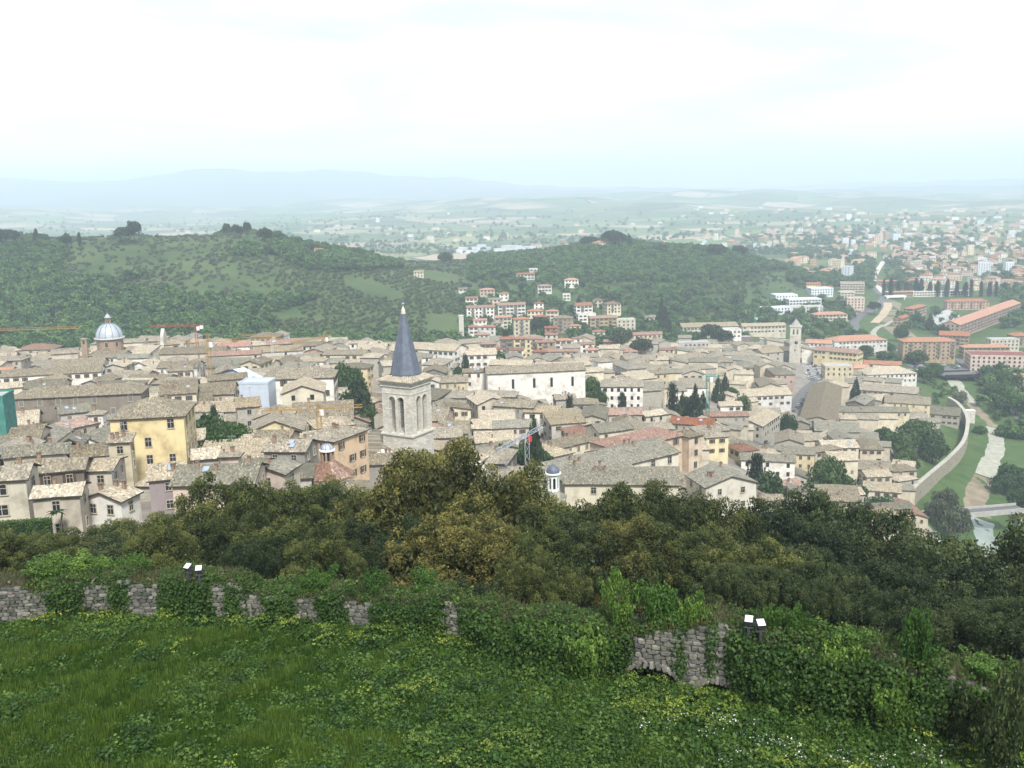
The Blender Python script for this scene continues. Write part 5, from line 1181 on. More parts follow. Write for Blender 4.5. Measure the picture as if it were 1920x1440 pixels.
def bridge(name, a, b_, w, label, hgt=3.5, d0=230, mat=None):
    A, B = Vector(hit(*a, hgt, d0)), Vector(hit(*b_, hgt, d0)); B.z = A.z; B.y = A.y + (B.y - A.y) * .25; t = (B - A).normalized(); n = Vector((-t.y, t.x, 0)); root = empty(name, ((A + B) / 2).to_tuple(), math.atan2(t.y, t.x), label, 'bridge'); L_ = (B - A).length
    m = mat or plain('bridge_concrete', (0.36,0.35,0.33), .9, .15, .5)
    q = MB(); q.box(-L_ / 2, L_ / 2, -w / 2, w / 2, -.9, 0); q.build('deck', M_ASPH, root)
    for s in (-1, 1):
        q = MB(); q.box(-L_ / 2, L_ / 2, s * w / 2 - .15, s * w / 2 + .15, -1.2, 1.0); q.build('parapet', m, root)
        q = MB(); q.box(s * L_ * .42 - .6, s * L_ * .42 + .6, -w / 2 + .2, w / 2 - .2, -hgt - 3, -.9); q.build('pier', m, root)
    return root
bridge('bridge', (1795,962), (1878,958), 7, 'low grey road bridge over the river below the oaks', 4)
bridge('bridge', (1660,556), (1694,555), 6, 'small white bridge across the upper canal', 3, 560, M_WHITEP)
bridge('bridge', (1762,702), (1822,703), 16, 'wide dark deck bridge covered with parked cars', 3, 400, M_DARK)
# ------------------------------------------------------------------ cranes
def lattice(b, a, c, w, step=1.5, th=0.14, tri=False):
    a, c = Vector(a), Vector(c); d = c - a; n = max(2, int(d.length / step)); t = d.normalized()
    u = Vector((0, 0, 1)) if abs(t.z) < .9 else Vector((1, 0, 0)); s = t.cross(u).normalized(); u = s.cross(t).normalized()
    cs = [s * w/2, -s * w/2, u * w * .9] if tri else [(s + u) * w/2, (s - u) * w/2, (-s - u) * w/2, (-s + u) * w/2]
    for q in cs: b.bar(a + q, c + q, th)
    for i in range(n):
        p0, p1 = a + d * i / n, a + d * (i + 1) / n
        for k in range(len(cs)):
            q0, q1 = cs[k], cs[(k + 1) % len(cs)]
            b.bar(p0 + (q0 if i % 2 else q1), p1 + (q1 if i % 2 else q0), th * .6)
def crane(label, top_px, d, h_mast, jib, cjib, ang, c, w=1.3, apex=3.0, th=.11, tilt=0.0, mast_c=None, cab_c=None):
    """top_px: pixel of the slewing ring; ang: jib direction in plan (0 = to the river side, 90 = away)"""
    x, y, z = at(*top_px, d); base = z - h_mast; root = empty('tower_crane', (x, y, base), 0, label, 'crane', 'cranes over the old town')
    m = plain('crane_paint_%d' % int(d), c, .6, .1, 1.0); a = R(ang); t = Vector((math.cos(a), math.sin(a), math.sin(R(tilt)))); H_ = h_mast
    b = MB(); lattice(b, (0, 0, 0), (0, 0, H_), w, 1.6, th); b.build('mast', plain('mast_paint_%d' % int(d), mast_c, .6, .1) if mast_c else m, root)
    o = Vector((0, 0, H_ + .4))
    b = MB(); lattice(b, o, o + t * jib, w * .8, 1.6, th, True); b.build('jib', m, root)
    b = MB(); lattice(b, o, o - t * cjib, w * .8, 1.6, th, True); b.build('counter_jib', m, root)
    b = MB(); q = o - t * (cjib - 1); ks = .45 if d < 300 else .8; b.box(q.x - .9 * ks, q.x + .9 * ks, q.y - .9 * ks, q.y + .9 * ks, q.z - 1.6 * ks, q.z + .3); b.build('counterweight', M_WHITEP if c[0] > .3 and c[1] < .1 else plain('ballast_%d' % int(d), (.42,.40,.36)), root)
    if apex:
        b = MB(); lattice(b, o, o + Vector((0, 0, apex)), w * .6, 1.2, th); b.build('tower_head', m, root)
        b = MB(); ap = o + Vector((0, 0, apex)); b.bar(ap, o + t * jib * .6 + Vector((0, 0, .8)), .07); b.bar(ap, o - t * cjib * .85 + Vector((0, 0, .8)), .07); b.build('tie_rod', M_METAL, root)
    b = MB(); kc = .6 if d < 300 else 1; b.box(.5 * kc, 1.9 * kc, -.7 * kc, .7 * kc, H_ - 1.7 * kc, H_ + .2); b.build('cab', plain('cab_paint_%d' % int(d), cab_c, .5, .05) if cab_c else M_WHITEP, root)
    b = MB(); q = o + t * jib * .7; b.bar(q, q - Vector((0, 0, min(9, H_ * .4))), .06); b.box(q.x - .25, q.x + .25, q.y - .25, q.y + .25, q.z - min(9, H_ * .4) - .6, q.z - min(9, H_ * .4)); b.build('hook_block', M_METAL, root)
YC = (0.34,0.215,0.07)
crane('yellow tower crane with long thin jib over the western roofs', (390,643), 400, 17, 29, 11, 12, YC, 1.4, 3.5)
crane('yellow crane whose long jib reaches in over the wooded hill foot', (-34,622), 470, 20, 46, 10, 3, YC, 1.3, 3)
crane('red crane jib with white counterweight beside the slender facade', (367,613), 500, 18, 24, 4, 176, (0.34,0.055,0.035), 1.1, 0)
crane('yellow crane with slanting jib on a thin white mast', (509,634), 480, 14, 17, 2.2, 172, YC, .9, 2.6, tilt=4, mast_c=(.5,.5,.48))
crane('stubby yellow crane with jib pointing at the viewer', (608,634), 520, 12, 24, 5, 235, YC, 1.3, 2.5, .2)
crane('yellow lattice crane mast rising before the orange palazzo', (597,770), 212, 14, 9.5, 13.5, 5, YC, .9, 1.2, .10)
crane('green tower crane among the dark firs below the town', (1328,708), 400, 17, 7, 3, 10, (0.04,0.20,0.15), 1.3, 0, .13)
crane('pale green crane mast rising beside the school wing', (1416,596), 900, 24, 5, 3, 80, (0.10,0.30,0.26), 1.8, 4, .25)
crane('grey lattice crane with red slewing joint beside a dark fir', (988,820), 225, 9, 16, 9, 244, (0.33,0.36,0.40), 1.0, 0, .12, cab_c=(.50,.045,.035))
x, y, z = at(988, 822, 225)
# ------------------------------------------------------------------ parked cars
CARC = [(.55,.56,.57),(.62,.62,.60),(.05,.05,.055),(.10,.11,.13),(.30,.04,.035),(.06,.09,.20),(.22,.24,.26),(.40,.42,.44)]
M_TYRE = plain('tyre', (.02,.02,.02)); CARM = []
for i, c in enumerate(CARC):
    body = MB(); pr = [(-2.0,.35),(-2.0,.75),(-1.1,.92),(1.55,.98),(2.0,.85),(2.0,.35)]
    for s in (-1, 1): f = [(x_, s * .82, z_) for x_, z_ in pr]; body.face(f if s < 0 else f[::-1])
    for (x0, z0), (x1, z1) in zip(pr, pr[1:] + pr[:1]): body.face([(x0, .82, z0), (x0, -.82, z0), (x1, -.82, z1), (x1, .82, z1)])
    gl = MB(); lo = [(-1.0,.92),(-.35,1.42),(1.1,1.46),(1.75,.97)]
    for s in (-1, 1): f = [(x_, s * (.78 if z_ < 1 else .62), z_) for x_, z_ in lo]; gl.face(f if s < 0 else f[::-1])
    for (x0, z0), (x1, z1) in zip(lo, lo[1:]): k0, k1 = (.78 if z0 < 1 else .62), (.78 if z1 < 1 else .62); gl.face([(x0, k0, z0), (x0, -k0, z0), (x1, -k1, z1), (x1, k1, z1)], 1 if z0 > 1 and z1 > 1 else 0)
    wh = MB()
    n = 12
    for k in range(n):
        a0, a1 = 2 * math.pi * k / n, 2 * math.pi * (k + 1) / n
        wh.face([(.31 * math.cos(a0), -.1, .31 * math.sin(a0)), (.31 * math.cos(a1), -.1, .31 * math.sin(a1)), (.31 * math.cos(a1), .1, .31 * math.sin(a1)), (.31 * math.cos(a0), .1, .31 * math.sin(a0))])
        for s in (-.1, .1): wh.face([(0, s, 0), (.31 * math.cos(a0), s, .31 * math.sin(a0)), (.31 * math.cos(a1), s, .31 * math.sin(a1))])
    pm = plain('car_paint_%d' % i, c, .3, .03, 1, .1, .5)
    CARM.append((body.mesh('body', pm), gl.mesh('cabin', [M_GLASS, pm]), wh.mesh('wheel', M_TYRE)))
def car(x, y, rz, ci, label, group, lift=.3, parts=True):
    root = empty('parked_car', (x, y, ground(x, y) + lift), rz, label, 'car', group); bm, gm, wm = CARM[ci]
    link('body', bm, root); link('cabin', gm, root)
    if parts:
        for sx in (-1.25, 1.25):
            for sy in (-.78, .78): link('wheel', wm, root, (sx, sy, .31))
cr = random.Random(4)
for i, (px, py) in enumerate([(1262,893),(1272,891),(1284,892),(1295,889),(1300,886),(1308,890),(1322,886)]):
    x, y, _ = hit(px, py, 0); car(x, y, R(cr.uniform(-30, 30)), [2,3,5,0,3,2,3][i], ['black car in the yard below the peach convent','dark grey car in the convent yard','blue car in the convent yard','silver car in the convent yard','dark car close to the convent yard door','black car at the outer side of the convent yard','dark car parked at the far wall of the convent yard'][i], 'cars in the convent yard')
CW = ['silver', 'white', 'black', 'dark grey', 'red', 'blue', 'grey', 'pale grey']
CN = {}
def carlabel(ci, tail):
    CN[(ci, tail)] = CN.get((ci, tail), 0) + 1; return f'{CW[ci]} car, {ordw(CN[(ci, tail)])} {CW[ci]} one {tail}'
def car_row(line, n, off, label, group, jit=.5):
    P = strip_along([(p[0], p[1], 0) for p in line], 8); 
    for i in range(n):
        k = (i + .5) / n * (len(P) - 2); a = P[int(k)]; t = (P[int(k) + 1] - a).normalized(); n_ = Vector((-t.y, t.x, 0)); p = a + t * cr.uniform(-jit, jit) + n_ * off
        ci = cr.choice([0, 1, 1, 2, 3, 4, 5, 6, 7]); car(p.x, p.y, math.atan2(t.y, t.x) + R(cr.uniform(-4, 4)), ci, carlabel(ci, label), group, parts=False)
car_row(STREET, 24, 2.4, 'down the straight street from the clock tower', 'cars along the straight street')
car_row(STREET2, 8, 2.2, 'along the pale corner palazzo', 'cars by the corner palazzo')
for i in range(34):
    px, py = cr.uniform(1508, 1556), cr.uniform(680, 713)
    if i < 30: x, y, _ = hit(px, py, 0); ci = cr.choice([0, 1, 2, 3, 5, 6, 7]); car(x, y, R(cr.choice([-20, 70]) + cr.uniform(-8, 8)), ci, carlabel(ci, 'on the square below the clock tower'), 'cars on the clock tower square', parts=False)
car_row(rl([(1660,668),(1625,640),(1600,618),(1598,602),(1612,590),(1640,578),(1655,566)]), 40, 3.5, 'up the riverside road from the school', 'cars along the riverside road')
car_row(rl([(1660,668),(1625,640),(1600,618)]), 16, -4.5, 'up the canal verge from the school', 'cars on the canal verge')
for i in range(36):
    px, py = cr.uniform(1700, 1838), cr.uniform(684, 706); x, y, _ = hit(px, py, 0, 400); ci = cr.choice([0, 1, 1, 2, 3, 5, 7]); car(x, y, R(cr.choice([0, 90]) + cr.uniform(-8, 8)), ci, carlabel(ci, 'in the parking area by the deck bridge'), 'cars in the riverside parking area', .5, False)
car_row(rl([(1895,760),(1880,745),(1845,715),(1825,698)]), 14, 2.5, 'up the boulevard toward the office block', 'cars on the boulevard')
x, y, _ = hit(1724, 962, 0, 230); 
for px, py, ci, lb in ((1728, 966, 1, 'white van-like car parked on the lane beside the bridge'), (1744, 957, 0, 'silver car waiting at the bridge end'), (1752, 1005, 6, 'grey car under the pale riverside trees'), (1756, 1018, 1, 'white car under the pale riverside trees')):
    x, y, _ = hit(px, py, 0, 230); car(x, y, R(cr.uniform(0, 40)), ci, lb, 'cars near the bridge')
# ------------------------------------------------------------------ foliage
M_BARK = plain('bark', (0.085,0.066,0.048), .95, .3, 4.0)
LEAF = dict(
    oak=leafmat('leaf_holm_oak', (0.012,0.022,0.006), (0.052,0.073,0.018), (0.155,0.168,0.043)),
    oakgold=leafmat('leaf_gold_oak', (0.015,0.023,0.006), (0.074,0.080,0.020), (0.220,0.205,0.052)),
    oakdark=leafmat('leaf_dark_oak', (0.010,0.020,0.007), (0.033,0.054,0.018), (0.100,0.124,0.040)),
    olive=leafmat('leaf_pale', (0.045,0.060,0.033), (0.095,0.115,0.065), (0.17,0.19,0.11)),
    green=leafmat('leaf_green', (0.014,0.036,0.010), (0.034,0.075,0.018), (0.075,0.13,0.030)),
    bright=leafmat('leaf_bright', (0.016,0.044,0.008), (0.038,0.088,0.014), (0.088,0.162,0.029)),
    shrub=leafmat('leaf_shrub', (0.024,0.060,0.011), (0.060,0.130,0.021), (0.140,0.235,0.044)),
    cypress=leafmat('leaf_cypress', (0.008,0.016,0.009), (0.016,0.030,0.014), (0.032,0.05,0.022), .1),
    pine=leafmat('leaf_pine', (0.010,0.020,0.010), (0.022,0.040,0.017), (0.05,0.075,0.028), .1),
    wood=leafmat('leaf_wood', (0.016,0.048,0.014), (0.048,0.114,0.029), (0.120,0.198,0.048), .15),
    orchard=leafmat('leaf_orchard', (0.025,0.046,0.016), (0.060,0.095,0.030), (0.115,0.155,0.055), .15),
    grove=leafmat('leaf_olive_grove', (0.040,0.064,0.030), (0.075,0.105,0.050), (0.125,0.155,0.085), .15),
    grass=leafmat('leaf_grass', (0.022,0.056,0.006), (0.043,0.102,0.010), (0.088,0.148,0.020), .35),
    grasslight=leafmat('leaf_light_grass', (0.034,0.072,0.008), (0.064,0.124,0.014), (0.12,0.175,0.030), .35),
    dry=leafmat('leaf_dry', (0.045,0.048,0.02), (0.085,0.080,0.035), (0.14,0.125,0.06), .2),
    umbel=leafmat('leaf_umbel', (0.10,0.16,0.02), (0.19,0.26,0.035), (0.32,0.37,0.07), .3),
    whiteflower=leafmat('white_flower', (0.5,0.52,0.45), (0.62,0.63,0.58), (0.72,0.72,0.68), .2),
    ivy=leafmat('leaf_ivy', (0.011,0.033,0.006), (0.028,0.070,0.011), (0.070,0.135,0.023)))
def leaf_quads(P, Nn, size, asp, r, droop=0.0):
    """quads at points P turned roughly to normals Nn"""
    n = len(P); Nn = Nn + r.normal(0, .75, (n, 3)); Nn[:, 2] += .15; Nn /= np.linalg.norm(Nn, axis=1, keepdims=True) + 1e-9
    t = r.normal(0, 1, (n, 3)); t -= (t * Nn).sum(1, keepdims=True) * Nn; t /= np.linalg.norm(t, axis=1, keepdims=True) + 1e-9; b = np.cross(Nn, t)
    s = (size * r.uniform(.6, 1.35, n))[:, None] if np.isscalar(size) else (size * r.uniform(.7, 1.3, n))[:, None]
    t = t * s; b = b * s * asp; f = .35
    return np.stack([P - t, P - b + t * f * .2, P + t, P + b + t * f * .2], 1)
def lobes_ellipsoid(r, n, rx, rz, zc, lr, flat=0.0, shell=(.62, .98)):
    out = []
    for _ in range(n):
        v = r.normal(0, 1, 3); v /= np.linalg.norm(v)
        if v[2] < -.55: v[2] *= -.6
        k = r.uniform(*shell); out.append((v[0] * rx * k, v[1] * rx * k, zc + v[2] * rz * k, lr * r.uniform(.7, 1.25)))
    return np.array(out)
def crown_mesh(name, lobes, n, size, mat, seed, asp=.62, up=.35, tint_lo=.0, tint_hi=1.0):
    r = np.random.default_rng(seed); w = lobes[:, 3] ** 2; k = r.choice(len(lobes), n, p=w / w.sum())
    v = r.normal(0, 1, (n, 3)); v[:, 2] += up; v /= np.linalg.norm(v, axis=1, keepdims=True)
    rad = lobes[k, 3] * np.where(r.random(n) < .78, r.uniform(.85, 1.08, n), r.uniform(.3, .9, n))
    P = lobes[k, :3] + v * rad[:, None] * np.array([1, 1, .85])
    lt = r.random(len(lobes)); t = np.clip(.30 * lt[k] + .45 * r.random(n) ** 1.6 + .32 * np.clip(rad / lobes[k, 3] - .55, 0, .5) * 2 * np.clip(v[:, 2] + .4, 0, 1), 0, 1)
    Q = leaf_quads(P, v.copy(), size, asp, r)
    return quads_mesh(name, Q, mat, dict(tint=tint_lo + t * (tint_hi - tint_lo)))
def trunk_mesh(h, r0, limbs, seed, name='trunk'):
    rr = random.Random(seed); b = MB()
    def limb(p, d, L_, ra, rb, n=5):
        p = Vector(p); d = Vector(d).normalized(); prev = None
        for i in range(n + 1):
            t = i / n; u = d.cross(Vector((.3, .9, .2))).normalized(); v = d.cross(u); rad = ra + (rb - ra) * t
            ring_ = [p + u * rad * math.cos(a * math.pi / 3) + v * rad * math.sin(a * math.pi / 3) for a in range(6)]
            if prev:
                for a in range(6): b.face([prev[a], prev[(a + 1) % 6], ring_[(a + 1) % 6], ring_[a]])
            prev = ring_; p = p + d * L_ / n; d = (d + Vector((rr.uniform(-.14, .14), rr.uniform(-.14, .14), .05))).normalized()
        return p, d
    p, d = limb((0, 0, -1.2), (rr.uniform(-.06, .06), rr.uniform(-.06, .06), 1), h * .55 + 1.2, r0, r0 * .7)
    for k in range(limbs):
        a = 2 * math.pi * k / limbs + rr.uniform(-.4, .4); limb(p - Vector((0, 0, rr.uniform(0, h * .2))), (math.cos(a), math.sin(a), rr.uniform(.5, 1.3)), h * rr.uniform(.3, .45), r0 * .5, r0 * .12, 4)
    return b.mesh(name, M_BARK, True)
_r = np.random.default_rng
def oak_crown(subl, big_l, mat, seed, n=50000, n2=11000):
    r = np.random.default_rng(seed); w = subl[:, 3] ** 2; k = r.choice(len(subl), n, p=w / w.sum())
    v = r.normal(0, 1, (n, 3)); v[:, 2] += .45; v /= np.linalg.norm(v, axis=1, keepdims=True); q = r.uniform(.7, 1.15, n); P = subl[k, :3] + v * (subl[k, 3] * q)[:, None]
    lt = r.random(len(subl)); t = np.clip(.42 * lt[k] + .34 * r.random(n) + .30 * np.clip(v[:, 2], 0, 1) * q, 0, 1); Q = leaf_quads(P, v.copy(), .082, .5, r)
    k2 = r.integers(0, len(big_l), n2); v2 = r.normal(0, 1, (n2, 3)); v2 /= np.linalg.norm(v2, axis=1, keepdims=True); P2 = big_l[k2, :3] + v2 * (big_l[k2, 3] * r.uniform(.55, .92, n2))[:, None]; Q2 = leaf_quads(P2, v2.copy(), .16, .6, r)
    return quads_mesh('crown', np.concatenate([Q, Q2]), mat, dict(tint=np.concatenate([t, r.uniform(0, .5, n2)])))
# near holm oaks (real size: radius 5, height 9.5)
OAK = []
for i in range(6):
    r = _r(100 + i); big_l = lobes_ellipsoid(r, 26, 4.5, 3.1, 5.4, 1.5, shell=(.74, 1.05)); subl = []
    for bx_, by_, bz_, br_ in big_l:
        for _ in range(15):
            v = r.normal(0, 1, 3) + np.array([bx_, by_, (bz_ - 4.2) * 1.1]) * .22; v /= np.linalg.norm(v); subl.append((bx_ + v[0] * br_, by_ + v[1] * br_, bz_ + v[2] * br_ * .9, r.uniform(.30, .62)))
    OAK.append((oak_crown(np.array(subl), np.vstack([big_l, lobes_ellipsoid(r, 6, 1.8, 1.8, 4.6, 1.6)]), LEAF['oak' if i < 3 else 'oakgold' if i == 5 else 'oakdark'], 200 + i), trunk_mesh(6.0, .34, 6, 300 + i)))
def shoots(r):
    L_ = []
    for _ in range(15):
        a = r.uniform(0, 6.28); q = r.uniform(.1, .85); h = r.uniform(.45, 1.05) * (1.05 - .45 * q)
        for t in np.linspace(.25, 1, 6): L_.append((math.cos(a) * q * t, math.sin(a) * q * t, h * t ** .8, .28 * (1.12 - .70 * t) * r.uniform(.7, 1.3)))
    return np.array(L_)
def unit_tree(kind, seed):
    r = _r(seed)
    if kind == 'green': L_ = np.vstack([lobes_ellipsoid(r, 26, .8, .36, .60, .24), lobes_ellipsoid(r, 8, .4, .2, .55, .3)]); c = crown_mesh('crown', L_, 3200, .06, LEAF['green'], seed); t = (.5, .05, 4)
    elif kind == 'bright': L_ = np.vstack([lobes_ellipsoid(r, 22, .75, .36, .58, .25), lobes_ellipsoid(r, 8, .4, .2, .5, .3)]); c = crown_mesh('crown', L_, 3000, .06, LEAF['bright'], seed); t = (.5, .05, 4)
    elif kind == 'pale': L_ = np.vstack([lobes_ellipsoid(r, 24, .75, .38, .60, .24), lobes_ellipsoid(r, 8, .4, .2, .55, .3)]); c = crown_mesh('crown', L_, 4200, .05, LEAF['olive'], seed); t = (.5, .05, 4)
    elif kind == 'cypress': L_ = np.array([(r.normal(0, .25), r.normal(0, .25), z, .78 * (1 - abs(z - .38) / .68) ** .8 + .08) for z in np.linspace(.08, .96, 22)]); c = crown_mesh('crown', L_, 1600, .10, LEAF['cypress'], seed, .4, .6); t = (.2, .1, 0)
    elif kind == 'fir': L_ = np.array([(math.cos(a) * (1 - z) * .75, math.sin(a) * (1 - z) * .75, z * .95 + .06, .26 * (1.15 - z)) for z in np.repeat(np.linspace(.06, .94, 10), 6) for a in [r.uniform(0, 6.28)]]); c = crown_mesh('crown', L_, 2600, .075, LEAF['pine'], seed, .4, .2); t = (.6, .06, 0)
    elif kind == 'pine': L_ = np.vstack([np.array([(math.cos(a) * q, math.sin(a) * q, .80 + .08 * r.normal() - .10 * q, .26) for a in np.linspace(0, 6.1, 14) for q in (r.uniform(.45, .85),)]), np.array([(r.normal(0, .25), r.normal(0, .25), .86, .3) for _ in range(6)])]); L_[:, 2] = np.clip(L_[:, 2], .7, .95); c = crown_mesh('crown', L_ * np.array([1, 1, 1, 1]), 2200, .07, LEAF['pine'], seed, .5, .7); t = (1.15, .045, 5)
    elif kind == 'bush': L_ = shoots(r); c = crown_mesh('crown', L_, 8500, .036, LEAF['shrub'], seed, .5); t = (.5, .04, 5)
    elif kind == 'darkbush': L_ = shoots(r); c = crown_mesh('crown', L_, 7500, .036, LEAF['oakdark'], seed, .5); t = (.5, .04, 5)
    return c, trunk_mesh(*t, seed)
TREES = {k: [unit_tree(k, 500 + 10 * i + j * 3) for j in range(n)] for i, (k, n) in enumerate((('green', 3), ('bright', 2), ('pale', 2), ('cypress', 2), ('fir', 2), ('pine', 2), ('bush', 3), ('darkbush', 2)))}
tr_ = random.Random(21)
def put_tree(name, meshes, x, y, z, sx, sz, label, cat='tree', group=None):
    o = empty(name, (x, y, z), tr_.uniform(0, 6.28), label, cat, group); c, t = meshes
    link('trunk', t, o, None, None, (sx, sx, sz)); link('crown', c, o, None, None, (sx, sx * tr_.uniform(.9, 1.1), sz)); return o
# holm oaks beyond the wall: pixel of the top, distance, width in pixels
BACK = [(150,985,80,170),(235,958,80,180),(318,960,76,150),(428,893,74,190),(515,890,72,170),(596,892,78,170),(655,897,72,140),(836,824,64,300),(738,880,63,150),(940,885,68,180),(1065,945,74,150),(1130,925,68,170),(1232,900,76,190),(1310,928,74,160),(1385,958,72,150),(1465,945,76,170),(1535,925,84,150),(1600,945,82,170),(1668,985,76,160),(1728,1015,70,150)]
FRONT = [(90,1035,62,140),(205,1015,64,190),(320,1000,62,170),(420,965,60,180),(540,955,60,200),(645,965,58,170),(735,960,58,190),(868,955,55,230),(975,960,57,190),(1085,965,60,190),(1180,965,60,200),(1290,985,59,210),(1390,1005,58,190),(1480,1015,60,190),(1570,1025,60,190),(1655,1060,58,190),(1745,1105,54,180),(1845,1110,52,220),(1925,1060,62,210),(1690,1150,48,150),(15,1000,75,150),(-30,1030,62,170),(1900,985,66,150),(1870,1035,60,160),(1780,1075,60,150),(1935,1130,50,200),(1800,1175,46,190),(1890,1190,44,190),(1600,1120,50,150),(1500,1105,50,150),(1390,1090,49,140),(1010,1060,50,130),(600,1050,52,120),(480,1050,54,120),(300,1045,54,140)]
for row, lst, nm in ((0, BACK, 'in the row behind'), (1, FRONT, 'in the front row')):
    for i, (px, py, d, wpx) in enumerate(sorted(lst)):
        x, y, z = at(px, py + 10, d); g = ground(x, y); hh = max(5.5, z - g); rad = max(wpx * d / FPX / 2 * 1.12, hh * .40)
        m = OAK[[0, 1, 2, 0, 1][i % 5] if px < 1450 and not (row and i % 4 == 3) else 3 + i % 2]
        if wpx >= 300: rad *= 1.15
        if wpx >= 300 or px in (738, 868, 1180): m = OAK[5]
        put_tree('holm_oak', m, x, y, g, rad / 5.0, hh / 9.6, f"{'very large olive-gold' if wpx >= 300 else 'dense olive-green'} holm oak {nm}, {ordw(i + 1)} from the hedge toward the river", 'tree', 'holm oaks beyond the ruined wall')
